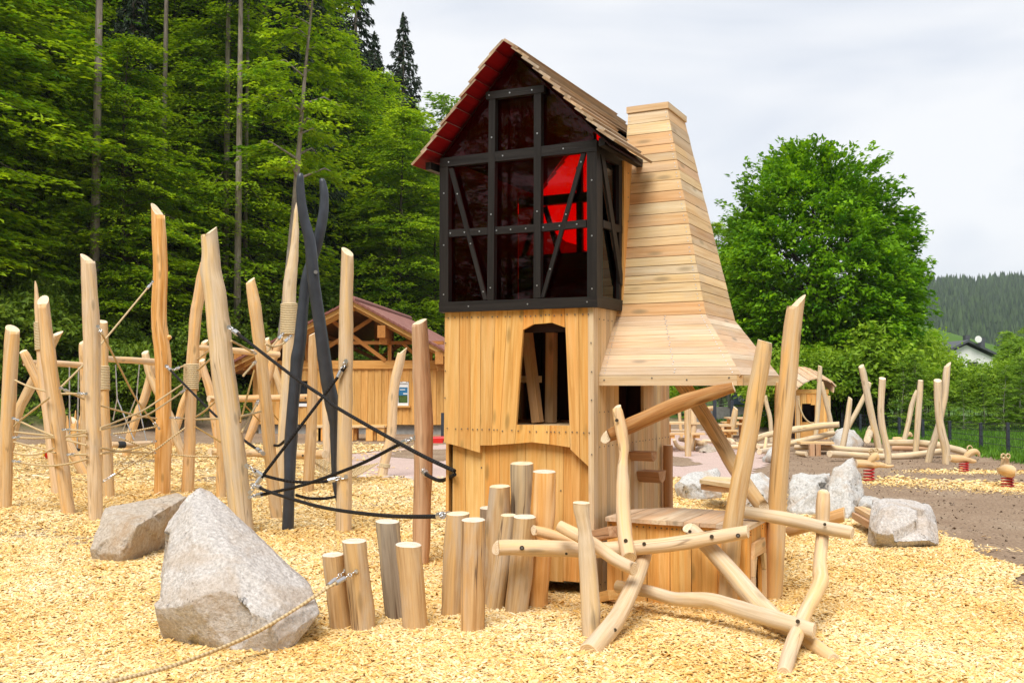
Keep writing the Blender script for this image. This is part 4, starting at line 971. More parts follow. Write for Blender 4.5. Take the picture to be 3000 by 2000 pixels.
# ------------------------------------------------------------------ stepping stumps
stump_spec = [
    ('low yellowish stump with a steel shackle screwed to it, leaning against its taller neighbour', [(975, 1624, 61), (985, 1720, 60), (997, 1838, 59)], 'stump', 0.62, 'end_grey'),
    ('yellowish stump leaning on the lower one, taller, with a steel shackle on it', [(1038, 1584, 70), (1050, 1700, 69), (1063, 1842, 68)], 'stump', 0.40, 'end_grey'),
    ('weathered grey cracked stump leaning behind a short pale stump', [(1135, 1527, 66), (1150, 1680, 66), (1163, 1812, 64)], 'log_grey', 0.5, 'end_grey'),
    ('short pale stump with a dark burnt patch at its foot', [(1196, 1595, 74), (1207, 1720, 72), (1216, 1842, 72)], 'stump', 0.58, 'end_grey'),
    ('pale stump that holds the end of the lowest black rope', [(1342, 1504, 66), (1332, 1650, 66), (1324, 1805, 62)], 'stump', 0.34, 'end'),
    ('straight pale stump with two long vertical cracks', [(1387, 1522, 69), (1386, 1680, 70), (1384, 1852, 69)], 'stump', 0.66, 'end_grey'),
    ('thin grey stump mostly hidden behind a cracked pale stump', [(1432, 1487, 52), (1430, 1600, 52), (1428, 1762, 52)], 'log_grey', 0.7, 'end_grey'),
    ('yellow stump of middle height left of the tall greyish one', [(1464, 1424, 60), (1455, 1600, 64), (1444, 1775, 66)], 'stump', 0.30, 'end'),
    ('tallest stump, greyish with fine cracks, before the playhouse wall', [(1531, 1357, 66), (1528, 1550, 68), (1520, 1765, 66)], 'log_grey', 0.95, 'end'),
    ('tall smooth yellow stump beside the crawl hole of the playhouse', [(1595, 1381, 67), (1592, 1500, 68), (1583, 1620, 64), (1573, 1788, 58)], 'log_yellow', 0.75, 'end_grey'),
    ('slim leaning stump with a peeled yellow band below the horizontal log', [(1489, 1508, 46), (1472, 1640, 50), (1449, 1792, 52)], 'stump', 0.50, 'end'),
    ('cracked stump that crosses behind the horizontal log of the climber', [(1537, 1513, 66), (1528, 1640, 67), (1510, 1800, 66)], 'stump', 0.44, 'end_grey'),
]
for lab, pts, mt, tn, en in stump_spec:
    b = MB(); upright(b, pts, None, 0.0, (rnd.uniform(-0.04, 0.04), -0.06, 1), 0.15, 22, tone=tn, rough=0.06, sub=7)
    o = b.build('stump', [mt, en, 'hole', 'bolt'], None, gnd(pts[-1][0], pts[-1][1]))
    props(o, lab, 'stump', 'stepping stumps before the playhouse')

# ------------------------------------------------------------------ tall posts of the rope course
def post(lab, pts, mat='log', tone=0.5, Yb=None, lean=0.0, cut=None, coil=None, group='tall posts of the rope course', seg=16, bury=0.15, rough=0.05, knob=None):
    Yb = Yb or baseY(pts[-1][1]); b = MB()
    upright(b, pts, Yb, lean, cut, bury, seg, tone=tone, rough=rough)
    if knob:
        x, y, r = knob; b.tube([at(x - r * 0.9, y + r * 0.3, Yb), at(x, y, Yb), at(x + r * 0.7, y - r * 0.2, Yb)], [px(r, Yb), px(r, Yb) * 0.9, px(r, Yb) * 0.5], 8, tone=0.9, sub=2, rough=0.1)
    o = b.build('wooden_post', [mat, 'end', 'hole'], None, at(pts[-1][0], pts[-1][1], Yb)); props(o, lab, 'post', group)
    if coil:
        (x0, y0, w0), (x1, y1, w1), n = coil
        a, c = at(x0, y0, Yb), at(x1, y1, Yb); r0, r1 = px(w0, Yb) / 2, px(w1, Yb) / 2; pitch = (a - c).length / n; d = (c - a).normalized()
        e1 = d.cross(V((0, 1, 0))).normalized(); e2 = d.cross(e1); P_ = []; m = 18
        for i in range(n * m + 1):
            f = i / (n * m); th = 2 * math.pi * i / m; P_.append(a.lerp(c, f) + (e1 * math.cos(th) + e2 * math.sin(th)) * (r0 + (r1 - r0) * f))
        b = MB(); b.tube(P_, [pitch * 0.46] * len(P_), 8, rough=0, sub=1, tone=0.5, mic=0); b.build('rope_coil', ['coil'], o)
    return o
CR = (0.55, -0.35, 0.75); CLt = (-0.6, -0.35, 0.7)
post('thick yellowish post at the very edge of the rope course with a sloping top', [(37, 964, 39), (33, 1030, 41), (24, 1200, 40), (17, 1350, 38), (15, 1487, 37)], 'log', 0.55, cut=(0.45, -0.35, 0.8))
post('leaning post with a round flat sawn top facing the viewer', [(126, 882, 33), (133, 960, 36), (147, 1080, 41), (163, 1200, 43), (180, 1350, 40), (201, 1509, 36)], 'log', 0.60, cut=(0.0, -0.75, 0.65))
post('pointed slim post behind the leaning post with the round top', [(103, 823, 3), (106, 850, 10), (110, 900, 17), (117, 985, 22), (126, 1100, 26), (150, 1300, 28), (168, 1445, 28)], 'log_pale', 0.7, coil=((116, 944, 29), (120, 1026, 30), 18))
post('broad pale post with a slanted top next to the rope-wrapped one', [(257, 760, 39), (261, 815, 42), (265, 900, 46), (269, 1000, 48), (272, 1200, 43), (276, 1340, 42), (281, 1522, 40)], 'log_pale', 0.62, cut=(0.6, -0.2, 0.75))
post('slim yellow post with a rope coil behind the broad pale post', [(300, 942, 28), (301, 1000, 31), (303, 1107, 28), (306, 1220, 30), (313, 1330, 31), (320, 1461, 32)], 'log', 0.45, cut=(0.2, -0.3, 0.95), coil=((301, 1073, 35), (302, 1143, 35), 15))
post('tallest yellow post, streaked orange, standing before the forest', [(463, 622, 38), (467, 700, 41), (470, 800, 42), (466, 927, 44), (470, 985, 45), (477, 1060, 44), (479, 1200, 43), (477, 1320, 46), (476, 1452, 46)], 'log_yellow', 0.75, cut=(0.75, -0.3, 0.6), knob=(496, 988, 8))
post('pinkish post wrapped with rope that leans against the big forked post', [(598, 770, 22), (588, 830, 30), (580, 880, 32), (574, 920, 33), (568, 990, 33), (563, 1060, 34), (560, 1130, 33), (558, 1200, 32), (555, 1320, 33), (549, 1447, 37)], 'log', 0.85, coil=((561, 1067, 40), (559, 1142, 40), 13))
post('biggest post of the course with a broad slanted top and a cut knot', [(612, 682, 49), (617, 730, 50), (620, 790, 55), (629, 855, 61), (643, 980, 65), (656, 1100, 67), (678, 1260, 64), (696, 1419, 66), (713, 1566, 62)], 'log_pale', 0.42, cut=(-0.55, -0.35, 0.75), seg=20, knob=(640, 1010, 13))
post('slim pinkish post hidden behind the biggest post', [(641, 1000, 24), (645, 1200, 26), (648, 1300, 26), (648, 1463, 26)], 'log', 0.9)
post('pinkish crooked post with a rounded top that leans towards the pointed one', [(734, 822, 27), (740, 860, 33), (747, 900, 37), (757, 980, 36), (771, 1100, 34), (785, 1260, 36), (800, 1419, 36), (812, 1523, 32)], 'log', 0.88, cut=(-0.5, -0.4, 0.75))
post('sharp pointed post with a thick rope coil next to the black tongs', [(868, 594, 2), (867, 630, 12), (865, 696, 22), (858, 770, 30), (854, 800, 34), (848, 850, 39), (847, 900, 40), (847, 990, 37), (842, 1100, 34), (830, 1300, 33), (818, 1482, 33)], 'log_pale', 0.5, coil=((847, 890, 46), (846, 981, 46), 18))
post('straight pale post in front of the hut with a slanted top', [(1018, 738, 36), (1015, 850, 38), (1013, 980, 42), (1012, 1100, 41), (1010, 1300, 43), (1008, 1565, 44)], 'log_pale', 0.3, cut=(0.5, -0.4, 0.75))
post('reddish brown post that holds two black ropes', [(1228, 944, 44), (1231, 1000, 48), (1237, 1130, 52), (1241, 1250, 54), (1240, 1380, 53), (1237, 1500, 51), (1232, 1655, 48)], 'log_brown', 0.5, cut=(-0.35, -0.3, 0.85))
post('slender curved pale post on the gravel path with rope round its foot', [(1178, 1030, 24), (1170, 1065, 28), (1159, 1108, 29), (1151, 1170, 28), (1149, 1230, 29), (1145, 1280, 28), (1130, 1340, 28), (1119, 1396, 29)], 'log_pale', 0.65, cut=(-0.6, -0.2, 0.75), coil=((1128, 1357, 31), (1126, 1368, 31), 4))
post('pale post standing behind the lower jaw of the tongs', [(952, 1080, 22), (955, 1180, 22), (956, 1260, 22), (957, 1345, 22)], 'log_pale', 0.6, Yb=20.5)
post('brownish post that carries the two horizontal beams behind the tongs', [(917, 978, 22), (916, 1050, 28), (914, 1200, 31), (908, 1330, 32), (902, 1442, 33)], 'log', 0.1, cut=(-0.4, -0.2, 0.85))

# ------------------------------------------------------------------ black tongs
tg = empty('giant_tongs', gnd(870, 1556), 'huge pair of black wooden pliers standing upright with crossed arms', 'sculpture')
def jaw(pts, Ys, sd):
    b = MB(); P_, R_ = [], []
    for (x, y, w_), Y in zip(pts, Ys): P_.append(at(x, y, Y)); R_.append(px(w_, Y) / 2)
    b.tube(P_, R_, 18, (0, 0.1, 1), None, 0.045, 0.5, 4)
    return b
p1 = [(881, 509, 12), (880, 522, 21), (880, 562, 25), (889, 637, 28), (907, 704, 32), (915, 780, 35), (921, 839, 35), (938, 957, 36), (957, 1100, 40), (970, 1164, 42), (977, 1220, 30), (978, 1260, 22), (979, 1387, 16), (990, 1467, 11), (1020, 1535, 10), (1030, 1552, 10)]
b = jaw(p1, [10.72, 10.72, 10.73, 10.76, 10.78, 10.80, 10.81, 10.84, 10.9, 10.95, 10.98, 11.0, 11.08, 11.15, 11.3, 11.3], 1); bolt(b, 925, 797, 10.73, 0.022, 2); b.build('tong_arm', ['iron', 'iron_end', 'bolt'], tg)
p2 = [(942, 524, 10), (945, 534, 19), (950, 570, 25), (947, 628, 29), (933, 700, 32), (915, 760, 31), (897, 820, 31), (889, 887, 31), (879, 999, 36), (871, 1046, 38), (866, 1100, 35), (858, 1196, 34), (851, 1307, 35), (848, 1419, 32), (842, 1558, 33), (841, 1600, 33)]
b = jaw(p2, [10.98] * 13 + [10.95, 10.93, 10.93], 2); b.build('tong_arm', ['iron', 'iron_end', 'bolt'], tg)

# ------------------------------------------------------------------ ropes
def rope(lab, pts, Y0, Y1, r=0.011, mat='rope', f0=True, f1=True, group=None, name='climbing_rope', flen=0.10):
    """pts in pixels; f0/f1: a steel ferrule and shackle at that end"""
    n = len(pts); d = [0.0]
    for i in range(1, n): d.append(d[-1] + math.hypot(pts[i][0] - pts[i - 1][0], pts[i][1] - pts[i - 1][1]))
    P_ = [at(x, y, Y0 + (Y1 - Y0) * d[i] / d[-1]) for i, (x, y) in enumerate(pts)]
    ends = []
    if f0:
        t = (P_[1] - P_[0]).normalized(); ends.append((P_[0], t)); P_[0] = P_[0] + t * min(flen * 1.15, (P_[1] - P_[0]).length * 0.6)
    if f1:
        t = (P_[-2] - P_[-1]).normalized(); ends.append((P_[-1], t)); P_[-1] = P_[-1] + t * min(flen * 1.15, (P_[-1] - P_[-2]).length * 0.6)
    b = MB(); b.tube(P_, [r] * n, 8, rough=0, tone=0.5, sub=6 if n > 2 else 10, mic=0)
    o = b.build(name, [mat], None, P_[0]); props(o, lab, 'rope', group)
    for e, t in ends:
        b = MB(); b.tube([e + t * flen, e + t * flen * 1.75], [r * 1.7, r * 1.7], 10, rough=0, sub=1, tone=0.5, mic=0); b.build('ferrule', ['steel'], o)
        b = MB(); u = t.orthogonal().normalized()
        for k in range(3):
            nn = u if k % 2 else t.cross(u); b.ring(e + t * flen * (0.18 + 0.32 * k), nn, r * 1.25, r * 0.42, n=10, m=5)
        b.disc(e - t * r, V((0, -1, 0)), r * 1.5, 0, 8, r)
        b.build('shackle', ['steel'], o)
    return o
BK = dict(r=0.0165, mat='rope_black', group='black ropes between the posts and the tongs')
rope('long black rope falling from the biggest post across the tongs to the playhouse', [(674, 960), (856, 1100), (949, 1163), (996, 1199), (1212, 1321), (1332, 1379)], 10.6, 7.9, f1=False, **BK)
rope('black rope passing from the tallest yellow post down to the pinkish crooked post', [(489, 1073), (535, 1121), (642, 1227), (714, 1288), (771, 1327)], 14.4, 11.8, **BK)
rope('sagging black rope from the biggest post to the straight pale post', [(727, 1366), (760, 1388), (830, 1406), (894, 1412), (950, 1410), (1009, 1397)], 10.6, 10.72, **BK)
rope('straight black rope rising from the biggest post to the straight pale post', [(736, 1437), (993, 1100), (1012, 1062)], 10.6, 10.7, **BK)
rope('black rope rising gently from the biggest post to the reddish brown post', [(736, 1454), (800, 1441), (901, 1416), (1050, 1361), (1160, 1306), (1214, 1283)], 10.6, 8.95, **BK)
rope('lowest black rope, hanging from the biggest post to a pale stump', [(742, 1420), (790, 1440), (862, 1463), (940, 1484), (1028, 1499), (1150, 1511), (1276, 1512), (1312, 1506)], 10.6, 7.2, **BK)
rope('short black rope sagging between the two arms of the tongs', [(866, 1449), (895, 1457), (926, 1460), (955, 1459), (984, 1454)], 10.9, 11.1, f0=False, f1=False, **BK)
rope('short black rope looping from the reddish brown post to the playhouse', [(1238, 1374), (1250, 1390), (1283, 1406), (1310, 1402), (1332, 1389)], 8.9, 7.9, f1=False, **BK)
rope('black rope piece sagging between the crooked post and the tongs', [(805, 1304), (818, 1304), (834, 1291)], 11.9, 11.1, f0=False, f1=False, **BK)
YA1, YA2, YA4, YA5, YA7, YA8, YA9, YA11, YA13 = 12.85, 12.2, 11.85, 14.0, 14.35, 14.65, 10.65, 11.8, 12.3
TG = 'beige ropes strung between the tall posts'
web = [
    ('beige rope slanting from the broad pale post down to the tallest yellow post', [(288, 957), (301, 982), (350, 1075), (400, 1170), (453, 1240), (466, 1254)], YA4 - .08, YA7, 1, 1),
    ('beige rope rising from the leaning round-topped post up to the tallest yellow post', [(178, 1134), (246, 1066), (311, 990), (447, 826)], YA2, YA7, 0, 1),
    ('beige rope dropping from the edge post to the leaning round-topped post, highest of its pairs', [(43, 1113), (90, 1134), (144, 1148)], YA1, YA2 + .1, 0, 0),
    ('beige rope crossing behind the broad pale post on its way to the tallest yellow post', [(179, 1137), (251, 1171), (295, 1188), (400, 1216), (459, 1226)], YA2, YA7, 1, 0),
    ('level beige rope between the leaning round-topped post and the broad pale post', [(180, 1153), (252, 1153)], YA2, YA4, 0, 1),
    ('beige rope slanting from the leaning round-topped post down to the edge post', [(144, 1165), (64, 1227), (41, 1248)], YA2, YA1, 0, 0),
    ('beige rope with a bright ferrule falling from the edge post', [(40, 1225), (100, 1253), (158, 1277)], YA1, YA2, 1, 0),
    ('nearly level beige rope from the edge post, upper of two', [(43, 1265), (158, 1277)], YA1, YA2, 0, 0),
    ('nearly level beige rope with ferrule from the edge post, lower of two', [(41, 1281), (100, 1283), (159, 1281)], YA1, YA2, 1, 0),
    ('beige rope falling from the edge post past the red seat', [(41, 1294), (163, 1326)], YA1, YA2, 0, 0),
    ('sagging beige rope in front of the red seat', [(41, 1324), (65, 1331), (90, 1332), (125, 1327), (158, 1313)], YA1, YA2, 0, 0),
    ('lowest sagging beige rope from the edge post to the broad pale post', [(41, 1350), (90, 1359), (145, 1364), (200, 1358), (256, 1344)], YA1, YA4, 1, 0),
    ('short beige rope with ferrule between leaning and broad pale post, top of a bundle', [(187, 1258), (253, 1262)], YA2, YA4, 1, 0),
    ('short beige rope rising slightly between leaning and broad pale post', [(194, 1277), (253, 1265)], YA2, YA4, 0, 0),
    ('short level beige rope between leaning and broad pale post', [(194, 1278), (253, 1276)], YA2, YA4, 0, 0),
    ('short beige rope falling between leaning and broad pale post', [(195, 1288), (254, 1304)], YA2, YA4, 0, 0),
    ('lowest short beige rope between leaning and broad pale post', [(201, 1331), (255, 1331)], YA2, YA4, 1, 0),
    ('curved beige rope rising from the broad pale post to the coil of the pinkish post', [(294, 1253), (350, 1231), (415, 1204), (480, 1162), (537, 1123)], YA4, YA8, 0, 0),
    ('curved beige rope with ferrule ending just below the coil of the pinkish post', [(294, 1259), (376, 1237), (440, 1210), (500, 1171), (541, 1142)], YA4, YA8, 0, 1),
    ('beige rope from the coil-wrapped slim post rising gently to the tallest yellow post', [(328, 1271), (395, 1262), (459, 1249)], YA5, YA7, 0, 0),
    ('beige rope falling with a ferrule from the coil-wrapped slim post', [(331, 1273), (400, 1301), (449, 1318)], YA5, YA7, 1, 0),
    ('beige rope sinking from the broad pale post to the tallest yellow post', [(296, 1312), (364, 1323), (454, 1326)], YA4, YA7, 0, 1),
    ('beige rope rising from the foot of the broad pale post to the tallest yellow post', [(296, 1328), (376, 1318), (442, 1298), (456, 1292)], YA4, YA7, 0, 1),
    ('long beige rope climbing from low on the slim post past the tallest post', [(303, 1409), (448, 1322), (500, 1284), (542, 1253)], 13.6, 14.2, 1, 0),
    ('beige rope joining the tallest yellow post and the pinkish post at knee height', [(502, 1223), (542, 1226)], YA7, YA8, 1, 0),
    ('beige rope leading from the pinkish post to the biggest post, lowest of a fan', [(573, 1228), (640, 1226)], YA8, 11.2, 0, 0),
    ('beige rope fanning upward from the pinkish post to the biggest post', [(573, 1221), (600, 1203), (636, 1172)], YA8, 11.2, 0, 0),
    ('long low beige rope sagging behind the tallest yellow post', [(503, 1331), (560, 1336), (640, 1337)], YA7, 14.0, 0, 0),
    ('short beige rope beside the black one on the tallest yellow post', [(503, 1085), (542, 1070)], YA7, YA8, 1, 0),
    ('beige rope above the rope coil going to the biggest post', [(578, 1053), (620, 1022)], YA8, 11.0, 0, 0),
    ('beige rope level with the rope coil going to the biggest post', [(580, 1084), (623, 1046)], YA8, 11.0, 0, 1),
    ('beige rope going from the biggest to the crooked pinkish post below its knot', [(678, 998), (748, 1035)], YA9, YA11, 0, 1),
    ('beige rope rising from the biggest to the crooked pinkish post', [(713, 1100), (748, 1060)], YA9, YA11, 0, 1),
    ('beige loop hanging between the crooked and the pointed post', [(778, 1008), (800, 1015), (826, 1008), (851, 985)], YA11, YA13, 0, 1),
    ('beige rope up to the coil of the pointed post', [(783, 1030), (828, 978)], YA11, YA13, 0, 1),
    ('nearly level beige rope from the biggest to the crooked post', [(705, 1220), (764, 1205)], YA9, YA11, 0, 0),
    ('steep beige rope with a long ferrule between the biggest and the crooked post', [(709, 1264), (757, 1174)], YA9, YA11, 0, 1),
]
for lab, pts, a, c, f0, f1 in web: rope(lab, pts, a, c, 0.0125, 'rope', f0, f1, TG)
for lab, pts, a, c in (('ochre rope slanting down between the pinkish and the biggest post', [(573, 1250), (655, 1299)], YA8, 12.2), ('steep ochre rope on the biggest post reaching up to the crooked one', [(704, 1236), (727, 1150), (745, 1085)], YA9, YA11),
                       ('thin ochre rope crossing below the beam behind the tongs', [(715, 1184), (762, 1234)], 16, 17), ('thin ochre rope running over the wall of the hut', [(800, 1212), (828, 1246)], 16, 17), ('ochre rope hanging from the lower beam behind the tongs', [(720, 1325), (760, 1331), (800, 1335)], 17.5, 17.5)):
    rope(lab, pts, a, c, 0.011, 'rope_ochre', 0, 0, 'ochre ropes between the tall posts')
rope('long beige rope running low across the big boulder to the leaning stumps', [(150, 2060), (306, 2000), (531, 1940), (765, 1843), (960, 1722), (1041, 1674)], 4.55, 6.55, 0.0095, 'rope', 0, 1)
rope('second beige rope shackled to the lower of the two leaning stumps', [(160, 2064), (310, 2002), (535, 1941), (765, 1845), (950, 1725), (1009, 1672)], 4.50, 6.6, 0.0095, 'rope', 0, 1)

# ------------------------------------------------------------------ rocks
def rock(lab, pts, mat='granite', dY=0.0, mY=1.0, amp=0.03, edge=0.07, seed=0, cuts=70, fr=3.0):
    """hull of (pixel x, pixel y, distance) points, roughened"""
    bm = bmesh.new()
    for x, y, Y in pts: bm.verts.new(at(x, y, Y * mY + dY))
    lowz = min(v.co.z for v in bm.verts); ctr = sum((v.co for v in bm.verts), V((0, 0, 0))) / len(bm.verts)
    for v in list(bm.verts):                          # carry the foot into the ground
        if v.co.z < 0.10 + lowz: bm.verts.new(V((v.co.x + (ctr.x - v.co.x) * 0.06, v.co.y + (ctr.y - v.co.y) * 0.06, min(v.co.z, 0) - 0.12)))
    r = bmesh.ops.convex_hull(bm, input=bm.verts)
    bmesh.ops.delete(bm, geom=[e for e in r['geom_interior'] if isinstance(e, bmesh.types.BMVert)], context='VERTS')
    for _ in range(7):
        es = [e for e in bm.edges if e.calc_length() > edge]
        if not es: break
        bmesh.ops.subdivide_edges(bm, edges=es, cuts=1, use_grid_fill=True); bmesh.ops.triangulate(bm, faces=[f for f in bm.faces if len(f.verts) > 3])
    bmesh.ops.recalc_face_normals(bm, faces=bm.faces); bm.normal_update(); rr_ = random.Random(seed + 100); vl = list(bm.verts); size = (max(v.co.x for v in vl) - min(v.co.x for v in vl))
    def curv(v):
        q = [e.other_vert(v).co for e in v.link_edges]; return (v.co - sum(q, V((0, 0, 0))) / len(q)).dot(v.normal)
    sharp = sorted(vl, key=curv)[-max(30, len(vl) // 12):]
    for _ in range(cuts):                             # knock flat chips off the edges, as quarried stone has
        p = rr_.choice(sharp); n = (p.normal + V((rr_.gauss(0, .16), rr_.gauss(0, .16), rr_.gauss(0, .16)))).normalized()
        R = size * rr_.uniform(0.06, 0.2); dpt = R * rr_.uniform(0.06, 0.22); o = p.co - n * dpt; pc = p.co.copy()
        for v in vl:
            if (v.co - pc).length < R * 1.5:
                h = (v.co - o).dot(n)
                if 0 < h < dpt * 2.5: v.co -= n * h * 0.96
    bm.normal_update(); off = V((seed * 3.7, seed * 1.3, 0)); nn = [v.normal.copy() for v in bm.verts]
    for v, n in zip(bm.verts, nn):
        p = v.co * fr + off
        a = mnoise.noise(p) * 0.8 + 0.5 * mnoise.noise(p * 2.3) + 0.32 * mnoise.noise(p * 5.1) + 0.24 * mnoise.noise(p * 11.0) + 0.16 * mnoise.noise(p * 24.0)
        rdg = abs(mnoise.noise(p * 1.4 + V((9, 2, 4))))
        v.co += n * (amp * (a - 1.1 * (0.22 - min(rdg, 0.22)) / 0.22 * 0.5))
    for f in bm.faces: f.smooth = True
    cs = [v.co for v in bm.verts]; org = V((sum(c.x for c in cs) / len(cs), sum(c.y for c in cs) / len(cs), min(c.z for c in cs)))
    for v in bm.verts: v.co -= org
    me = bpy.data.meshes.new('boulder'); bm.to_mesh(me); bm.free(); me.materials.append(M[mat])
    o = bpy.data.objects.new('boulder', me); COL.objects.link(o); o.location = org
    return props(o, lab, 'boulder')
rock('big pale grey granite boulder with a pointed peak beside the rope', [(579, 1417, 6.85), (600, 1422, 6.9), (545, 1455, 6.75), (490, 1525, 6.72), (474, 1575, 6.6), (459, 1655, 6.45), (434, 1716, 6.35), (452, 1772, 6.2), (478, 1824, 6.45), (500, 1772, 6.12), (490, 1832, 6.62),
      (580, 1762, 6.02), (640, 1850, 6.18), (690, 1845, 6.05), (720, 1850, 6.02), (740, 1860, 6.05), (815, 1872, 6.02), (875, 1838, 6.12), (936, 1795, 6.3), (912, 1722, 6.45), (850, 1682, 6.5), (796, 1640, 6.55), (780, 1602, 6.65), (740, 1555, 6.8), (680, 1510, 6.9),
      (740, 1740, 5.98), (660, 1580, 6.45), (560, 1500, 6.55), (600, 1690, 6.15), (900, 1700, 7.1), (700, 1620, 7.3), (520, 1650, 7.3), (560, 1750, 7.2), (860, 1780, 7.2)], 'granite', amp=0.011, edge=0.021, seed=12, cuts=16)
rock('long flat granite boulder with a dark stripe, behind the peaked one', [(520, 1443, 7.75), (545, 1455, 7.7), (500, 1448, 7.7), (440, 1462, 7.6), (370, 1478, 7.45), (308, 1486, 7.35), (300, 1500, 7.25), (280, 1560, 7.1), (264, 1612, 7.0), (284, 1640, 6.98), (335, 1636, 7.0), (352, 1622, 6.9),
      (420, 1580, 7.1), (470, 1555, 7.3), (400, 1540, 6.95), (540, 1530, 7.8), (540, 1560, 8.0), (300, 1560, 7.9), (420, 1500, 8.2)], 'granite_brown', mY=1.3, amp=0.013, edge=0.03, seed=22, cuts=9)
rock('squarish grey boulder at the edge of the chips, end of the plank bench', [(2556, 1462, 10.2), (2600, 1459, 10.2), (2640, 1460, 10.2), (2700, 1470, 10.3), (2722, 1475, 10.3), (2736, 1500, 10.1), (2748, 1540, 9.9), (2748, 1580, 9.75), (2750, 1608, 9.85), (2640, 1600, 9.7), (2540, 1605, 9.95), (2545, 1550, 9.8), (2552, 1490, 10.0),
      (2600, 1480, 9.8), (2700, 1500, 9.8), (2570, 1560, 9.6), (2740, 1575, 9.62), (2560, 1500, 10.9), (2740, 1520, 10.9), (2560, 1590, 10.9), (2740, 1590, 10.9)], 'granite', amp=0.013, edge=0.026, seed=3, cuts=18)
rock('tall pointed pale boulder standing behind the log climber', [(2500, 1337, 12.1), (2492, 1340, 12.1), (2440, 1372, 12.0), (2432, 1400, 11.9), (2425, 1450, 11.7), (2420, 1500, 11.6), (2480, 1525, 11.3), (2495, 1500, 11.3), (2535, 1445, 11.8), (2520, 1390, 12.0), (2480, 1420, 11.6), (2510, 1520, 12.2), (2440, 1500, 12.6)], 'granite_white', dY=0.5, amp=0.02, edge=0.045, seed=4, cuts=30)
rock('broad pale boulder with brown side behind the right hood post', [(2322, 1390, 12.2), (2350, 1382, 12.3), (2432, 1384, 12.4), (2436, 1410, 12.3), (2430, 1480, 11.8), (2350, 1510, 11.6), (2330, 1500, 11.6), (2300, 1490, 11.9), (2310, 1420, 12.1), (2390, 1420, 11.8), (2400, 1500, 11.6), (2320, 1450, 13), (2430, 1450, 13)], 'granite_white', dY=0.65, amp=0.02, edge=0.045, seed=5, cuts=30)
rock('pale boulder seen between the two hood posts', [(2190, 1388, 12.4), (2230, 1383, 12.5), (2268, 1402, 12.5), (2285, 1440, 12.2), (2270, 1490, 11.8), (2200, 1488, 11.9), (2140, 1470, 12.1), (2135, 1430, 12.3), (2160, 1400, 12.4), (2220, 1420, 12.0), (2200, 1440, 13), (2260, 1440, 13)], 'granite_white', dY=1.1, amp=0.02, edge=0.045, seed=6, cuts=30)
rock('pale boulder under the end of the short plank bench', [(1974, 1400, 13.8), (2000, 1386, 13.9), (2060, 1382, 14.0), (2100, 1370, 14.2), (2112, 1385, 14.2), (2114, 1450, 13.6), (2060, 1460, 13.5), (2030, 1464, 13.4), (1995, 1450, 13.6), (1976, 1430, 13.7), (2010, 1420, 13.4), (2050, 1410, 13.5), (2000, 1430, 14.6), (2100, 1430, 14.8)], 'granite_white', dY=0.5, amp=0.02, edge=0.045, seed=7, cuts=30)
rock('low pale slab of rock behind the squarish boulder', [(2505, 1455, 12.0), (2530, 1448, 12.2), (2585, 1462, 12.1), (2610, 1470, 12.0), (2600, 1500, 11.8), (2508, 1500, 11.7), (2540, 1470, 11.6), (2550, 1480, 12.8)], 'granite_white', dY=0.3, amp=0.02, edge=0.045, seed=8, cuts=30)
rock('brown rock below the curved logs beyond the path', [(2037, 1312, 24.5), (2070, 1302, 24.6), (2108, 1312, 24.6), (2112, 1340, 24.0), (2080, 1343, 23.8), (2045, 1338, 23.8), (2060, 1320, 23.6), (2080, 1320, 25.4)], 'granite_brown', amp=0.06, edge=0.14, seed=9, fr=1.5)
rock('white rock at the path edge under the log ends', [(2230, 1352, 20.9), (2240, 1325, 21.2), (2262, 1307, 21.4), (2290, 1310, 21.4), (2300, 1350, 20.9), (2260, 1356, 20.7), (2255, 1330, 20.6), (2280, 1330, 21.9)], 'granite_white', amp=0.05, edge=0.12, seed=10, fr=1.5)
rock('large round pale boulder amid the far log beams', [(2420, 1310, 26.2), (2425, 1285, 26.5), (2445, 1252, 26.8), (2480, 1242, 26.9), (2505, 1250, 26.8), (2525, 1285, 26.5), (2530, 1312, 26.1), (2480, 1314, 25.9), (2470, 1280, 26.0), (2480, 1280, 27.6)], 'granite_white', amp=0.08, edge=0.16, seed=11, fr=1.3)

# plank benches between the boulders
def bench(lab, q, Ys, th, under):
    P_ = [at(x, y, Y) for (x, y), Y in zip(q, Ys)]
    t = empty('plank_bench', (sum(p.x for p in P_) / 4, sum(p.y for p in P_) / 4, 0), lab, 'bench')
    b = MB()
    for i in range(3):
        f0, f1 = i / 3 + 0.01, (i + 1) / 3 - 0.01
        b.slab([P_[0].lerp(P_[3], f0), P_[1].lerp(P_[2], f0), P_[1].lerp(P_[2], f1), P_[0].lerp(P_[3], f1)], -Z * th, P_[1] - P_[0])
    b.build('seat', ['board_pale'], t)
    b = MB(); a = P_[0].lerp(P_[1], under[0]).lerp(P_[3], 0.15) - Z * (th + 0.04); c = P_[0].lerp(P_[1], under[1]).lerp(P_[2], 0.15) - Z * (th + 0.04)
    b.bar(a, c, 0.12, 0.07); b.build('bearer', ['log_brown'], t)
bench('short plank bench between the pale boulders behind the platform', [(2049, 1404), (2145, 1418), (2160, 1398), (2070, 1394)], [12.9, 12.3, 13.2, 13.9], 0.05, (0.15, 0.8))
bench('plank bench running into the squarish boulder', [(2503, 1483), (2562, 1516), (2580, 1500), (2528, 1482)], [11.2, 10.2, 10.5, 11.6], 0.05, (0.1, 0.95))
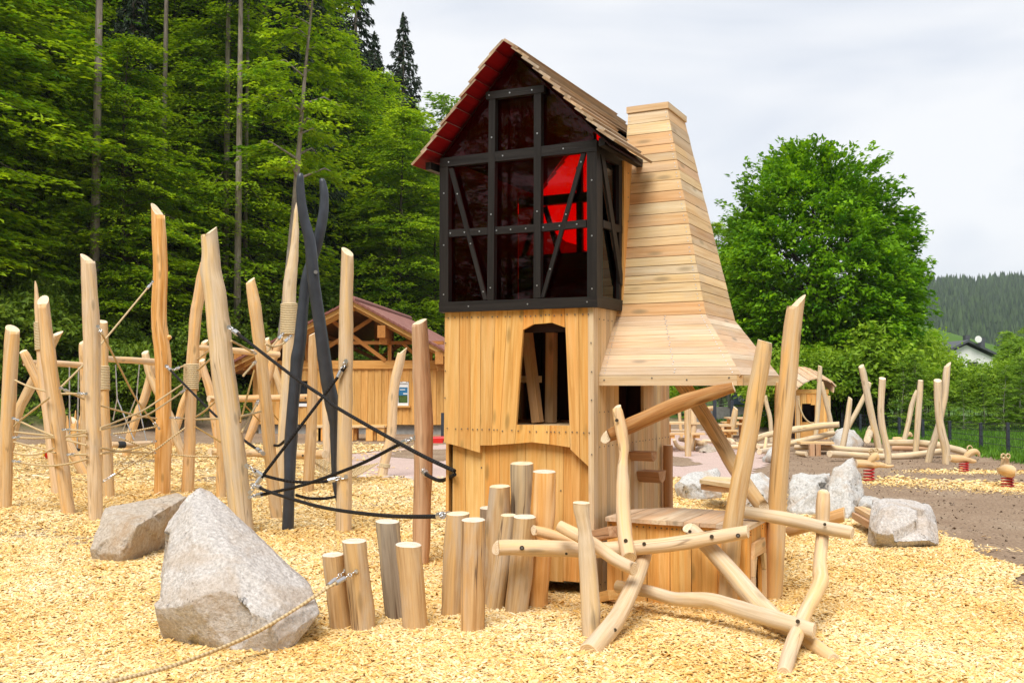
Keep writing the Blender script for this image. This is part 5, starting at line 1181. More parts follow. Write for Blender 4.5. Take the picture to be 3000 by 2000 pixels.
# ------------------------------------------------------------------ log trail on the far right
FG = 'posts of the far log trail'
def fpost(lab, pts, Yb, cut=None, mat='log_pale', tone=0.5, lean=0.0):
    return post(lab, pts, mat, tone, Yb, lean, cut, None, FG, 10, 0.3)
fpost('straight slim post before the little round-roofed hut', [(2403, 1072, 12), (2401, 1110, 13), (2396, 1200, 14), (2390, 1275, 13), (2388, 1300, 13)], 27.0, (0.3, -0.2, 0.9))
fpost('bent pale post leaning on the slim post before the little hut', [(2407, 1118, 10), (2411, 1140, 13), (2423, 1190, 14), (2434, 1238, 13), (2440, 1295, 13)], 27.6)
fpost('short slanted post with a chisel top in front of the round boulder', [(2491, 1165, 12), (2488, 1190, 15), (2480, 1250, 17), (2470, 1300, 17), (2466, 1325, 17)], 24.3, (0.5, -0.3, 0.8))
fpost('tall pale post with a slanted top leaning right behind the round boulder', [(2523, 1072, 16), (2530, 1100, 19), (2546, 1180, 20), (2562, 1255, 19), (2576, 1325, 19)], 25.4, (-0.5, -0.3, 0.8))
fpost('thin post leaning left behind the tall slanted one', [(2548, 1120, 11), (2540, 1145, 13), (2510, 1205, 14), (2488, 1245, 14), (2462, 1300, 14)], 28.5, (0.4, -0.3, 0.8))
fpost('crooked post with a rounded top beside the tall slanted one', [(2585, 1108, 19), (2583, 1150, 19), (2581, 1206, 18), (2587, 1260, 19), (2600, 1320, 19), (2603, 1357, 19)], 20.6, (0.0, -0.4, 0.9))
fpost('forked-looking post with a knot near its top', [(2697, 1114, 15), (2695, 1150, 17), (2690, 1220, 17), (2685, 1290, 16), (2680, 1356, 16)], 22.5, (0.0, -0.2, 1.0))
fpost('bowed post leaning against the knotted post', [(2686, 1143, 8), (2678, 1165, 12), (2670, 1195, 14), (2660, 1245, 14), (2650, 1285, 14), (2642, 1320, 14)], 24.5)
fpost('stout crooked post with a round flat top', [(2747, 1114, 22), (2748, 1160, 22), (2751, 1220, 21), (2760, 1270, 22), (2770, 1310, 23), (2771, 1358, 20)], 20.4, (-0.1, -0.4, 0.9))
fpost('tall post with a blade-like top crossing behind the stout crooked one', [(2776, 1070, 17), (2772, 1100, 20), (2768, 1160, 18), (2755, 1225, 17), (2740, 1280, 19), (2727, 1320, 20), (2719, 1357, 19)], 20.9, (-0.65, -0.2, 0.7))
fpost('broad post standing on the gravel path seen under the hood', [(2015, 1180, 19), (2015, 1240, 19), (2016, 1290, 19), (2016, 1336, 19)], 22.6, tone=0.4, mat='log')
fpost('second post right behind the broad one on the gravel path', [(2030, 1185, 18), (2032, 1240, 18), (2028, 1290, 15), (2026, 1315, 15)], 24.5, (0.4, -0.2, 0.8), tone=0.6)
fpost('slim post left of the broad one on the gravel path', [(1989, 1190, 9), (1992, 1230, 10), (1996, 1275, 10)], 31.0, mat='log')
fpost('slanted post with a cut top before the picnic table', [(2155, 1195, 14), (2152, 1215, 18), (2145, 1255, 17), (2136, 1290, 16)], 28.2, (0.55, -0.3, 0.75), mat='log')
fpost('leaning post right of the hood posts', [(2242, 1158, 9), (2246, 1185, 12), (2256, 1225, 13), (2259, 1270, 12), (2260, 1290, 12)], 28.5)
LG = 'logs lying in the far log trail'
def flog(lab, pts, Y0, Y1, mat='log_pale', c0=None, c1=None, tone=0.5):
    b = MB(); logpx(b, pts, Y0, Y1, None, c0, c1, 10, tone=tone); o = b.build('balance_log', [mat, 'end']); props(o, lab, 'log', LG)
flog('long upper beam rising past the little round-roofed hut', [(2205, 1290, 18), (2240, 1276, 19), (2285, 1265, 19), (2345, 1256, 20), (2400, 1248, 19), (2458, 1243, 18)], 24.6, 25.2, c1=(0.9, -0.4, 0))
flog('beam below the upper one that ends at the round boulder', [(2222, 1308, 15), (2290, 1303, 16), (2335, 1294, 17), (2390, 1281, 17), (2440, 1268, 16)], 23.6, 25.6)
flog('long level beam with a slender post standing behind it', [(2330, 1309, 15), (2420, 1311, 17), (2500, 1317, 17), (2590, 1321, 16)], 24.0, 22.2)
flog('thick nearest beam with a round sawn end facing left', [(2430, 1329, 20), (2480, 1331, 20), (2560, 1337, 21), (2640, 1336, 20), (2715, 1327, 19), (2760, 1321, 18)], 21.0, 22.3, c0=(-0.8, -0.6, 0))
flog('top beam that sinks towards the bird-headed spring rider', [(2600, 1296, 18), (2680, 1297, 21), (2745, 1304, 22), (2795, 1315, 20), (2835, 1327, 18)], 23.2, 21.6, c1=(0.8, -0.5, 0))
flog('short thick log pointing at the viewer with its sawn end', [(2541, 1288, 20), (2546, 1272, 21), (2552, 1255, 20)], 23.5, 26.5, c0=(-0.1, -1, 0.1))
flog('darker brown log under the top beam', [(2615, 1313, 14), (2700, 1313, 15), (2765, 1318, 14)], 24.6, 23.8, 'log_brown')
flog('curved log at the edge of the gravel path', [(1975, 1288, 10), (1984, 1306, 13), (2000, 1313, 14), (2020, 1308, 14), (2040, 1300, 14)], 24.5, 24.8)
flog('log on the curved one with a sawn end facing right', [(1992, 1286, 13), (2020, 1291, 15), (2045, 1297, 17), (2066, 1301, 19)], 25.5, 24.4, c1=(0.85, -0.5, 0))
flog('slim log reaching from the path into the trail behind the hood posts', [(2060, 1291, 11), (2100, 1294, 11), (2165, 1301, 12), (2230, 1305, 12), (2275, 1304, 11)], 26.0, 24.8)
flog('rounded log end poking up beside the slanted brace', [(2128, 1288, 13), (2142, 1291, 15), (2150, 1300, 15)], 25.0, 24.6, c0=(-0.9, -0.3, 0.2))
flog('short log with an end facing left before the white rock', [(2224, 1323, 17), (2245, 1318, 15), (2275, 1313, 13)], 21.9, 22.6, c0=(-0.7, -0.7, 0))
flog('short log end left of the raised plank platform', [(2335, 1326, 13), (2350, 1329, 14), (2363, 1330, 15)], 22.8, 22.3, c1=(0.7, -0.7, 0))
flog('long low log beneath the brace of the hood', [(2130, 1309, 12), (2170, 1308, 13), (2225, 1310, 13)], 24.0, 24.2)
flog('thin upright log stub between the beams', [(2245, 1282, 9), (2243, 1300, 10), (2240, 1318, 10)], 23.0, 22.8)
# raised plank platform in the trail
t = empty('plank_platform', gnd(2390, 1332), 'low plank platform on short legs between the far beams', 'platform')
b = MB()
for i in range(3): 
    for p0, p1, Y in (((2340, 1296), (2438, 1297), 23.2),): 
        a = at(*p0, Y + i * 0.35); c = at(*p1, Y + i * 0.35); b.box((a + c) / 2, (c - a) / 2, V((0, 0.165, 0)), Z * 0.025, V((1, 0, 0)))
b.build('deck', ['board_pale'], t)
for x in (2378, 2396):
    b = MB(); p = gnd(x, 1335); b.box((p.x, p.y, 0.13), (0.055, 0, 0), (0, 0.055, 0), (0, 0, 0.14), Z); b.build('leg', ['log_brown'], t)

# ------------------------------------------------------------------ spring riders
def spring(b, base, top, R, turns=4.2, r=0.0125):
    n = int(turns * 16); P_ = []
    for i in range(n + 1):
        f = i / n; th = 2 * math.pi * turns * f; P_.append(base.lerp(top, f) + V((math.cos(th) * R, math.sin(th) * R, 0)))
    b.tube(P_, [r] * (n + 1), 6, rough=0, sub=1, tone=0.5, mi=0, mic=0)
def rider(lab, gx, gy, body, head, handle, w, Ys=None):
    """carved log animal: body and head outlines in pixels along the log"""
    g0 = gnd(gx, gy); Y = g0.y
    t = empty('spring_rider', g0, lab, 'spring rider', 'spring riders on the soil')
    P_ = [at(x, y, Y + dy) for x, y, _, dy in body]; b = MB()
    b.tube(P_, [px(q[2], Y) / 2 for q in body], 12, (-1, 0, 0), None, 0.06, 0.55)
    for hd in head: b.tube([at(x, y, Y + dy) for x, y, _, dy in hd], [px(q[2], Y) / 2 for q in hd], 10, None, None, 0.05, 0.5, sub=4)
    b.build('body', ['log', 'end'], t)
    zb = min(p.z for p in P_[1:3]) - px(body[1][2], Y) * 0.42
    b = MB(); spring(b, V((g0.x, g0.y, 0.0)), V((g0.x, g0.y, zb)), px(w, Y) / 2); b.build('spring', ['red_steel'], t)
    for hx, hy, hr in handle:
        b = MB(); b.ring(at(hx, hy, Y), V((0.35, -1, 0)), px(hr, Y), 0.014, n=16, m=6); b.build('handle', ['rope'], t)
rider('spring rider with a long pointed snout, seen from the side before the log trail', 2546, 1410, [(2509, 1357, 24, 0), (2530, 1358, 25, 0), (2556, 1361, 22, 0), (2578, 1361, 16, 0), (2600, 1365, 11, 0), (2618, 1364, 6, 0)],
      [[(2548, 1356, 16, 0), (2556, 1341, 22, 0), (2566, 1334, 20, 0), (2570, 1346, 15, 0)]], [(2553, 1322, 8), (2567, 1320, 7)], 29)
rider('spring rider with a hooked bird beak at the end of the top beam', 2824, 1382, [(2783, 1341, 20, 0), (2800, 1343, 23, 0), (2828, 1344, 19, 0), (2846, 1349, 14, 0), (2859, 1351, 8, 0)],
      [[(2828, 1342, 16, 0), (2839, 1328, 20, 0), (2855, 1322, 18, 0), (2866, 1327, 11, 0), (2869, 1336, 4, 0)]], [(2841, 1314, 9)], 26)
rider('spring rider seen head-on with two small loop handles', 2952, 1428, [(2938, 1378, 24, 0.3), (2948, 1378, 38, 0.0), (2962, 1380, 36, -0.15), (2976, 1382, 22, -0.2)],
      [[(2944, 1376, 26, 0.1), (2944, 1358, 24, 0.1), (2945, 1345, 23, 0.1), (2945, 1338, 14, 0.1)]], [(2939, 1336, 7), (2953, 1336, 7)], 32)
rider('small far spring rider with a curled head behind the top beam', 2640, 1312, [(2616, 1286, 12, 0), (2632, 1286, 14, 0), (2648, 1288, 12, 0)], [[(2648, 1286, 9, 0), (2656, 1276, 12, 0), (2665, 1270, 12, 0), (2671, 1278, 8, 0)]], [], 14)

# ------------------------------------------------------------------ little round-roofed play hut
HY = 30.0
def hp(x, y, dy=0.0): return at(x, y, HY + dy)
t = empty('play_hut', gnd(2390, 1285), 'little wooden play hut with a curved pale shingle roof and dark doorway', 'play hut')
b = MB(); xs_ = [2330, 2345, 2350.0, 2363, 2376, 2388, 2400, 2412, 2426]
for i in range(8):
    top, bot = 1150, (1286 if not (2 <= i <= 4) else (1182 if i != 4 else 1186))
    b.slab([hp(xs_[i] + .4, top), hp(xs_[i + 1] - .4, top), hp(xs_[i + 1] - .4, bot), hp(xs_[i] + .4, bot)], V((0, 0.05, 0)), Z)
b.slab([hp(2350, 1236), hp(2388, 1236), hp(2388, 1286), hp(2350, 1286)], V((0, 0.05, 0)), V((1, 0, 0)))
b.slab([hp(2330, 1140, -.02), hp(2428, 1140, -.02), hp(2428, 1153, -.02), hp(2330, 1153, -.02)], V((0, 0.05, 0)), V((1, 0, 0)))
b.build('plank_wall', ['board'], t)
b = MB()
for i in range(5):
    y0 = HY + 0.06 + i * 0.22; x = hp(2428, 1150).x
    if i in (1, 2): b.box((x, y0 + 0.1, 0.35), (0.02, 0, 0), (0, 0.105, 0), (0, 0, 0.38), Z); continue
    b.box((x, y0 + 0.1, 0.6), (0.02, 0, 0), (0, 0.105, 0), (0, 0, 0.66), Z)
xl = hp(2330, 1150).x
b.box((xl, HY + 0.6, 0.6), (0.02, 0, 0), (0, 0.55, 0), (0, 0, 0.66), Z)
b.box(((xl + hp(2428, 1150).x) / 2, HY + 1.15, 0.5), ((hp(2428, 1150).x - xl) / 2, 0, 0), (0, 0.02, 0), (0, 0, 0.55), Z)
b.build('plank_wall', ['dark_wood'], t)
b = MB(); arc = [(2324, 1148), (2335, 1136), (2348, 1125), (2364, 1116), (2382, 1111), (2398, 1111), (2414, 1115), (2429, 1122), (2441, 1133), (2437, 1150)]
for i in range(len(arc) - 1):
    a, c = hp(*arc[i]), hp(*arc[i + 1]); u = (c - a); n_ = V((-u.z, 0, u.x)).normalized()
    if n_.z < 0: n_ = -n_
    fr = -0.22 + rnd.uniform(-0.06, 0.04)
    b.slab([a - u * 0.12 + n_ * 0.02 + V((0, fr, 0)), c + V((0, fr, 0)), c + V((0, 1.45, 0.36)), a - u * 0.12 + n_ * 0.02 + V((0, 1.45, 0.36))], n_ * 0.035, V((0, 1, 0)))
b.build('roof', ['board_grey'], t)
b = MB(); b.tube([hp(2341, 1170, -.1), hp(2343, 1190, -.12), hp(2355, 1220, -.15), hp(2372, 1237, -.15), hp(2390, 1240, -.12)], [0.025] * 5, 8, rough=0, mic=0); b.build('handrail_rope', ['rope'], t)
for x in (2336, 2426):
    b = MB(); b.box((hp(x, 1200).x, HY - 0.03, 0.62), (0.05, 0, 0), (0, 0.05, 0), (0, 0, 0.68), Z); b.build('corner_post', ['board_pale'], t)

# ------------------------------------------------------------------ mesh fence on the right
fx = [(2466, 1208, 1262), (2520, 1212, 1270), (2574, 1216, 1276), (2634, 1221, 1282), (2703, 1227, 1291), (2782, 1232, 1301), (2873, 1238, 1318), (2952, 1237, 1334)]
tops = []
for i, (x, yt, yb) in enumerate(fx):
    # posts recede along a straight line; the common top height sets the distance
    g_ = gnd(x, yb + 4); tops.append((at(x, yt, g_.y), g_.y))
t = empty('mesh_fence', (tops[-1][0].x, tops[-1][0].y, 0), 'anthracite wire mesh fence with square posts along the meadow', 'fence')
ext = tops[-1][0] + (tops[-1][0] - tops[-2][0]) * 1.6
line_pts = [p for p, _ in tops] + [ext]
for p in line_pts:
    b = MB(); b.box((p.x, p.y, p.z / 2 - 0.05), (0.033, 0, 0), (0, 0.033, 0), (0, 0, p.z / 2 + 0.05), Z); b.build('fence_post', ['anthracite'], t)
for i in range(len(line_pts) - 1):
    a, c = line_pts[i], line_pts[i + 1]; b = MB()
    for zz in (0.1, 0.32, 0.54, 0.76, 0.97): b.bar((a.x, a.y, zz * a.z), (c.x, c.y, zz * c.z), 0.010, 0.013)
    ln = (c - a).length; n = int(ln / 0.11)
    for k in range(1, n):
        q = a.lerp(c, k / n); b.bar((q.x, q.y, 0.05), (q.x, q.y, q.z * 0.98), 0.0035, 0.0035, V((1, 0, 0)))
    b.build('mesh_panel', ['anthracite'], t)

# ------------------------------------------------------------------ picnic tables, railing, banner, car behind the hood
def picnic(lab, x0, x1, yt, Y, dx=0.0, grp='picnic tables beyond the path'):
    a, c = at(x0, yt, Y), at(x1, yt, Y); zt = a.z; wv = V((0, 1, 0)); u = V((c.x - a.x, 0, 0))
    t = empty('picnic_table', ((a.x + c.x) / 2, Y, 0), lab, 'picnic table', grp)
    b = MB()
    for k in range(4): b.box((a + c) / 2 + wv * (0.2 * k - 0.3) - Z * 0.02, u / 2, wv * 0.095, Z * 0.022, u)
    b.build('table_top', ['board_pale'], t)
    for sgn in (-1, 1):
        b = MB(); b.box((a + c) / 2 + wv * (0.75 * sgn) - Z * (zt - 0.44), u / 2, wv * 0.14, Z * 0.022, u); b.build('bench_board', ['board_pale'], t)
    for f in (0.18, 0.82):
        p = a.lerp(c, f); b = MB()
        b.box((p.x, Y, zt / 2 - 0.02), (0.06, 0, 0), wv * 0.16, (0, 0, zt / 2 - 0.02), Z); b.box((p.x, Y, 0.38), (0.045, 0, 0), wv * 0.85, Z * 0.04, wv)
        b.build('trestle', ['board'], t)
picnic('picnic table at the tower edge beyond the path', 1935, 2046, 1236, 24.8)
picnic('picnic table half hidden behind the slanted brace', 2095, 2140, 1243, 26.5)
picnic('picnic table left of the slanted post near the lawn', 2128, 2184, 1222, 31.0)
RY = 44.0
t = empty('bridge_railing', at(2120, 1205, RY), 'grey metal bar railing on a low wall behind the lawn', 'railing')
b = MB(); b.bar(at(2030, 1148, RY), at(2300, 1148, RY), 0.10, 0.07); b.bar(at(2030, 1155, RY), at(2300, 1155, RY), 0.05, 0.05); b.bar(at(2030, 1185, RY), at(2300, 1185, RY), 0.05, 0.05); b.build('rail', ['steel'], t)
b = MB()
for k in range(66): b.bar(at(2032 + k * 4, 1184, RY), at(2032 + k * 4, 1156, RY), 0.022, 0.022, V((1, 0, 0)))
b.build('baluster_grille', ['steel'], t)
for x in (2060, 2135, 2200, 2270):
    b = MB(); b.box(at(x, 1168, RY), (0.04, 0, 0), (0, 0.04, 0), (0, 0, 0.34), Z); b.build('post', ['steel'], t)
b = MB(); a, c = at(2020, 1191, RY), at(2310, 1191, RY); b.slab([a, c, V((c.x, c.y, -0.3)), V((a.x, a.y, -0.3))], V((0, 0.4, 0)), V((1, 0, 0))); b.build('retaining_wall', ['concrete'], t)
t = empty('banner', at(2167, 1184, RY - 0.12), 'blue grey advertising banner with white letters tied to the bar railing', 'banner')
b = MB(); b.slab([at(2147, 1155, RY - 0.1), at(2206, 1154, RY - 0.1), at(2206, 1184, RY - 0.1), at(2147, 1184, RY - 0.1)], V((0, 0.01, 0)), V((1, 0, 0))); b.build('sheet', ['banner'], t)
def lettering(txt, x, y, size, parent, Y):
    cu = bpy.data.curves.new('lettering', 'FONT'); cu.body = txt; cu.size = size; cu.extrude = 0.003; cu.materials.append(M['lettering'])
    tmp = bpy.data.objects.new('tmp', cu); COL.objects.link(tmp); bpy.context.view_layer.update()
    me = bpy.data.meshes.new_from_object(tmp.evaluated_get(bpy.context.evaluated_depsgraph_get())); bpy.data.objects.remove(tmp)
    me.materials.clear(); me.materials.append(M['lettering'])
    o = bpy.data.objects.new('lettering', me); COL.objects.link(o); o.rotation_euler = (math.pi / 2, 0, 0); o.parent = parent; o.location = at(x, y, Y) - wloc(parent); return o
lettering('AC', 2177, 1172, 0.19, t, RY - 0.115)
b = MB(); q = [at(2165, 1163, RY - .113), at(2174, 1163, RY - .113), at(2174, 1174, RY - .113), at(2165, 1174, RY - .113)]
for i in range(4): b.bar(q[i], q[(i + 1) % 4], 0.012, 0.004, V((0, 1, 0)))
b.build('emblem_frame', ['lettering'], t); lettering('Z', 2167.2, 1172.5, 0.13, t, RY - 0.115)
for k, (x, y, tz_, by) in enumerate(((2093, 1177, 0, 1236), (2144, 1180, 0, 1232))):
    b = MB(); p = at(x, y, 33.0); b.box((p.x, p.y, 0.5), (0.055, 0, 0), (0, 0.055, 0), (0, 0, 0.62), Z)
    o = b.build('square_post', ['anthracite']); props(o, ['dark square post in front of the bar railing, away from the banner', 'dark square post in front of the left edge of the banner'][k], 'post')
b = MB(); logpx(b, [(2055, 1200, 13), (2075, 1197, 14), (2091, 1195, 15)], 33.5, 33.0, None, None, (0.8, -0.5, 0), 10); o = b.build('balance_log', ['log', 'end']); props(o, 'log end sticking out beside the dark square post by the lawn', 'log', LG)
# parked car behind the foliage
CY = 50.0
t = empty('parked_car', at(2262, 1196, CY), 'pale blue parked car half hidden by leaves behind the railing', 'car')
c0 = at(2262, 1176, CY); b = MB()
prof = [(-1.9, -0.35), (1.9, -0.35), (1.95, 0.0), (1.75, 0.2), (1.05, 0.28), (0.55, 0.68), (-0.9, 0.70), (-1.5, 0.3), (-1.95, 0.22)]
b.slab([c0 + V((x, -0.8, z)) for x, z in prof], V((0, 1.6, 0)), V((1, 0, 0)), 0.5); b.build('body', ['car_paint'], t)
for q in ([(-1.25, 0.32), (-0.2, 0.32), (-0.2, 0.62), (-0.85, 0.62)], [(-0.12, 0.32), (0.88, 0.32), (0.5, 0.62), (-0.12, 0.62)]):
    b = MB(); b.slab([c0 + V((x, -0.815, z)) for x, z in q], V((0, 0.01, 0)), V((1, 0, 0)), 0.5); b.build('window', ['dark_glass'], t)
for x in (-1.2, 1.2):
    b = MB(); b.tube([c0 + V((x, -0.83, -0.35)), c0 + V((x, -0.6, -0.35))], [0.32, 0.32], 18, rough=0, sub=1, tone=0.5, mic=0); b.build('wheel', ['black_rubber'], t)

# ------------------------------------------------------------------ house far behind the bushes
FY = 95.0
t = empty('house', at(2830, 1128, FY), 'white house with a dark gable roof, two chimneys and a satellite dish behind the bushes', 'house')
A_, B_, C_ = at(2835, 1002, FY), at(2925, 1044, FY), at(2745, 1046, FY); yv = V((0, 9, 0))
b = MB(); wl, wr = at(2757, 1046, FY), at(2912, 1046, FY)
b.slab([V((wl.x, FY + .3, -1)), V((wr.x, FY + .3, -1)), V((wr.x, FY + .3, wr.z)), V((A_.x, FY + .3, A_.z - .25)), V((wl.x, FY + .3, wl.z))], V((0, 8.4, 0)), V((1, 0, 0)), 0.5); b.build('wall', ['white_wall'], t)
b = MB()
for p in (B_, C_): b.slab([A_ + V((0, -.2, 0)), p + V((0, -.2, 0)), p + yv, A_ + yv], V((0, 0, 0.22)), V((0, 1, 0)), 0.5)
b.build('roof', ['slate'], t)
for x, y0, y1 in ((2831, 982, 1003), (2875, 990, 1020)):
    b = MB(); p, q = at(x, y0, FY + 2), at(x, y1 + 6, FY + 2); b.box((p + q) / 2, (0.21, 0, 0), (0, 0.3, 0), (0, 0, (p.z - q.z) / 2), Z); b.build('chimney', ['slate'], t)
b = MB(); p = at(2865, 994, FY - 0.5)
for k in range(4):
    pass
P_ = [p + V((0, 0.12, 0)), p + V((0, 0.02, 0)), p + V((0, -0.1, 0))]; b.tube(P_, [0.10, 0.24, 0.33], 18, rough=0, sub=1, tone=0.5, mic=0); b.build('satellite_dish', ['white_wall'], t)
for x, y in ((2790, 1075), (2850, 1078)):
    b = MB(); p = at(x, y, FY + .27); b.box(p, (0.5, 0, 0), (0, 0.02, 0), (0, 0, 0.6), Z); b.build('window', ['dark_glass'], t)

# ------------------------------------------------------------------ timber hut at the forest edge
TY = 33.0
hu = V((math.cos(math.radians(5.5)), -math.sin(math.radians(5.5)), 0)); hw = V((-hu.y, hu.x, 0))
H0 = at(1033, 1200, TY); H0.z = 0
def hx(x, y, t=0.0):
    d = ray(x, y); e = V((0, 0, EYE)); k = ((H0 + hw * t) - e).dot(hw) / d.dot(hw); return e + d * k
def hh_(s, t, z): return H0 + hu * s + hw * t + Z * z
def hs(x, y, t=0.0): q = hx(x, y, t) - H0; return q.dot(hu), q.z
sl, sr = hs(742, 1100)[0], hs(1335, 1100)[0]; zb0 = hs(1033, 1243)[1]; zb1 = hs(1033, 1080)[1]; zbt = hs(1033, 1056)[1]
apx = hs(1033, 884, -0.9); ele = hs(676, 1068, -0.9); ere = hs(1330, 1046, -0.9); HD = 7.5
t = hut = empty('timber_hut', hh_((sl + sr) / 2, 0, 0), 'larch-clad open timber hut with a red tiled gable roof at the forest edge', 'hut')
wx0, wx1, wz0, wz1 = hs(1163, 1100)[0], hs(1197, 1100)[0], hs(1180, 1188)[1], hs(1180, 1117)[1]
vx0, vx1, vz0, vz1 = hs(878, 1100)[0], hs(903, 1100)[0], hs(890, 1184)[1], hs(890, 1115)[1]
b = MB(); s = sl; k = 0
while s < sr:
    wd = 0.115; e = min(s + wd, sr); pr = 0.02 if k % 2 else 0.0
    segs = [(zb0, zb1)]
    for (a0, a1, z0, z1) in ((wx0, wx1, wz0, wz1), (vx0, vx1, vz0, vz1)):
        if s < a1 and e > a0: segs = [(zb0, z0), (z1, zb1)]
    tn = rnd.random() * 0.7 + 0.15
    for za, zz in segs: b.box(hh_((s + e) / 2, 0.02 - pr / 2, (za + zz) / 2), hu * (wd / 2 - (0.004 if k % 2 else 0)), hw * (0.02 + pr / 2), Z * ((zz - za) / 2), Z, tn)
    s += wd; k += 1
for (sx_, l_) in ((sl, 1), (sr, 1)): b.box(hh_(sx_, HD / 2, (zb0 + zb1) / 2), hu * 0.03, hw * (HD / 2 - 0.05), Z * ((zb1 - zb0) / 2), Z)
b.build('plank_wall', ['hut'], t)
b = MB(); b.box(hh_((sl + sr) / 2, HD / 2 + 0.1, (zb0 + zb1) / 2 - 0.2), hu * ((sr - sl) / 2 - 0.1), hw * 0.05, Z * ((zb1 - zb0) / 2 - 0.1), Z); b.build('inner_wall', ['hut_beam'], t)
b = MB(); b.box(hh_((sl + sr) / 2, HD / 2, zb0 / 2 - 0.25), hu * ((sr - sl) / 2 - 0.15), hw * (HD / 2 - 0.15), Z * (zb0 / 2 + 0.24), Z); b.build('plinth', ['concrete'], t)
def hbeam(name, p, q, w_=0.16, h_=0.18, t0=0.0, mat='hut_beam'):
    b = MB(); b.bar(hx(*p, t0), hx(*q, t0), w_, h_, Z if abs(p[1] - q[1]) < abs(p[0] - q[0]) * 3 else hu); return b.build(name, [mat], hut)
b = MB(); b.box(hh_((sl + sr) / 2, 0.02, (zb1 + zbt) / 2), hu * ((sr - sl) / 2 + 0.15), hw * 0.10, Z * ((zbt - zb1) / 2), hu); b.build('tie_beam', ['hut'], t)
hbeam('rail_beam', (770, 1004), (1300, 1004), 0.12, 0.115, -0.03)
for x in (790, 900, 1142, 1262): hbeam('stud', (x, 1057), (x, 1005), 0.10, 0.12, 0.0)
hbeam('brace', (960, 930), (1130, 1056), 0.10, 0.12, -0.06); hbeam('brace', (1088, 935), (900, 1056), 0.10, 0.12, -0.10)
hbeam('brace', (1180, 1006), (1228, 1050), 0.09, 0.10, 0.0)
for x0, y0 in ((1135, 975), (1300, 1050), (905, 975), (725, 1050)):
    b = MB(); p = hx(x0, y0, 0.0); b.box(p + hw * (-0.35), hu * 0.13, hw * 0.55, Z * 0.20, hw); b.box(p + hw * (-0.25) - Z * 0.30, hu * 0.12, hw * 0.40, Z * 0.10, hw); b.build('purlin', ['hut_beam'], t)
def tile_mat():
    m, nt = newmat('red_roof_tiles')
    wc = attr(nt, 'wc').outputs['Vector']; s = nt.nodes.new('ShaderNodeSeparateXYZ'); L(nt, wc, s.inputs[0])
    w1 = math_n(nt, 'FRACT', math_n(nt, 'MULTIPLY', s.outputs[0], 2.9)); w2 = math_n(nt, 'SINE', math_n(nt, 'MULTIPLY', s.outputs[2], 21.0))
    n_ = noisef(nt, wc, 2.4, 4)
    c = ramp(nt, n_, [(0.3, (0.23, 0.095, 0.075)), (0.7, (0.34, 0.16, 0.13))])
    c = mixc(nt, ramp(nt, w1, [(0.0, g(0.75)), (0.10, g(0.0))]), c, (0.08, 0.035, 0.03))
    finish(nt, c, 0.8, math_n(nt, 'ADD', w1, math_n(nt, 'MULTIPLY', w2, 0.5)), 0.9, 0.04); return m
M['tiles'] = tile_mat()
AP = lambda tt: hh_(apx[0], tt, apx[1])
for (se, ze) in (ere, ele):
    dv = V((apx[0] - se, 0, apx[1] - ze)); far = (se - (apx[0] - se) * 0.12, ze - (apx[1] - ze) * 0.12)
    E = lambda tt, dz=0.0: hh_(far[0], tt, far[1] + dz)
    b = MB(); q = [E(-0.9), E(HD + 0.9), AP(HD + 0.9), AP(-0.9)]; b.slab([p + Z * 0.02 for p in q], Z * 0.06, hw, 0.5); o_ = b.build('roof', ['tiles'], t)
    me = o_.data; lo = WLOC[o_.name]; dn = (AP(0) - E(0)).normalized()
    wv_ = np.array([(-(V(v.co) + lo - AP(0)).dot(dn), 0, (V(v.co) + lo).dot(hw)) for v in me.vertices], dtype=np.float32); me.attributes['wc'].data.foreach_set('vector', wv_.ravel())
    b = MB(); n_ = 22                                            # tile butts along the verge
    for i in range(n_):
        p = E(-0.93).lerp(AP(-0.93), (i + 0.5) / n_); b.box(p + Z * 0.055, dn * ((AP(0) - E(0)).length / n_ * 0.52) + Z * 0.012, hw * 0.06, Z * 0.035, hw)
    b.build('verge_tile', [plain('verge_tile_red', (0.20, 0.075, 0.055), 0.8)], t)
    b = MB(); b.bar(E(-0.85, -0.06), AP(-0.85) - Z * 0.06, 0.06, 0.14); b.bar(E(-0.55, -0.16), AP(-0.55) - Z * 0.16, 0.12, 0.16); b.build('barge_board', ['hut'], t)
    b = MB(); q = [E(-0.8, -0.02), E(HD + 0.8, -0.02), AP(HD + 0.8) - Z * 0.02, AP(-0.8) - Z * 0.02]; b.slab([p - Z * 0.02 for p in q], Z * 0.03, hw, 0.2); b.build('roof_boarding', ['hut_beam'], t)
b = MB(); b.tube([AP(-0.95) + Z * 0.09, AP(HD + 0.95) + Z * 0.09], [0.10, 0.10], 10, rough=0, sub=1, mic=0); b.build('ridge_tile', [plain('ridge_tile_red', (0.28, 0.12, 0.10), 0.8)], t)
b = MB()
for tt in (2.5, 5.0):                                            # trusses farther inside
    b.bar(hh_(sl, tt, zbt), hh_(sr, tt, zbt), 0.14, 0.18); b.bar(hh_(apx[0], tt, zbt), hh_(apx[0], tt, apx[1] - 0.2), 0.14, 0.14, hu)
    b.bar(hh_(apx[0], tt, zbt + 0.1), hh_(sl * 0.5, tt, zbt + 1.0), 0.12, 0.12); b.bar(hh_(apx[0], tt, zbt + 0.1), hh_(sr * 0.5, tt, zbt + 1.0), 0.12, 0.12)
b.build('truss', ['hut_beam'], t)
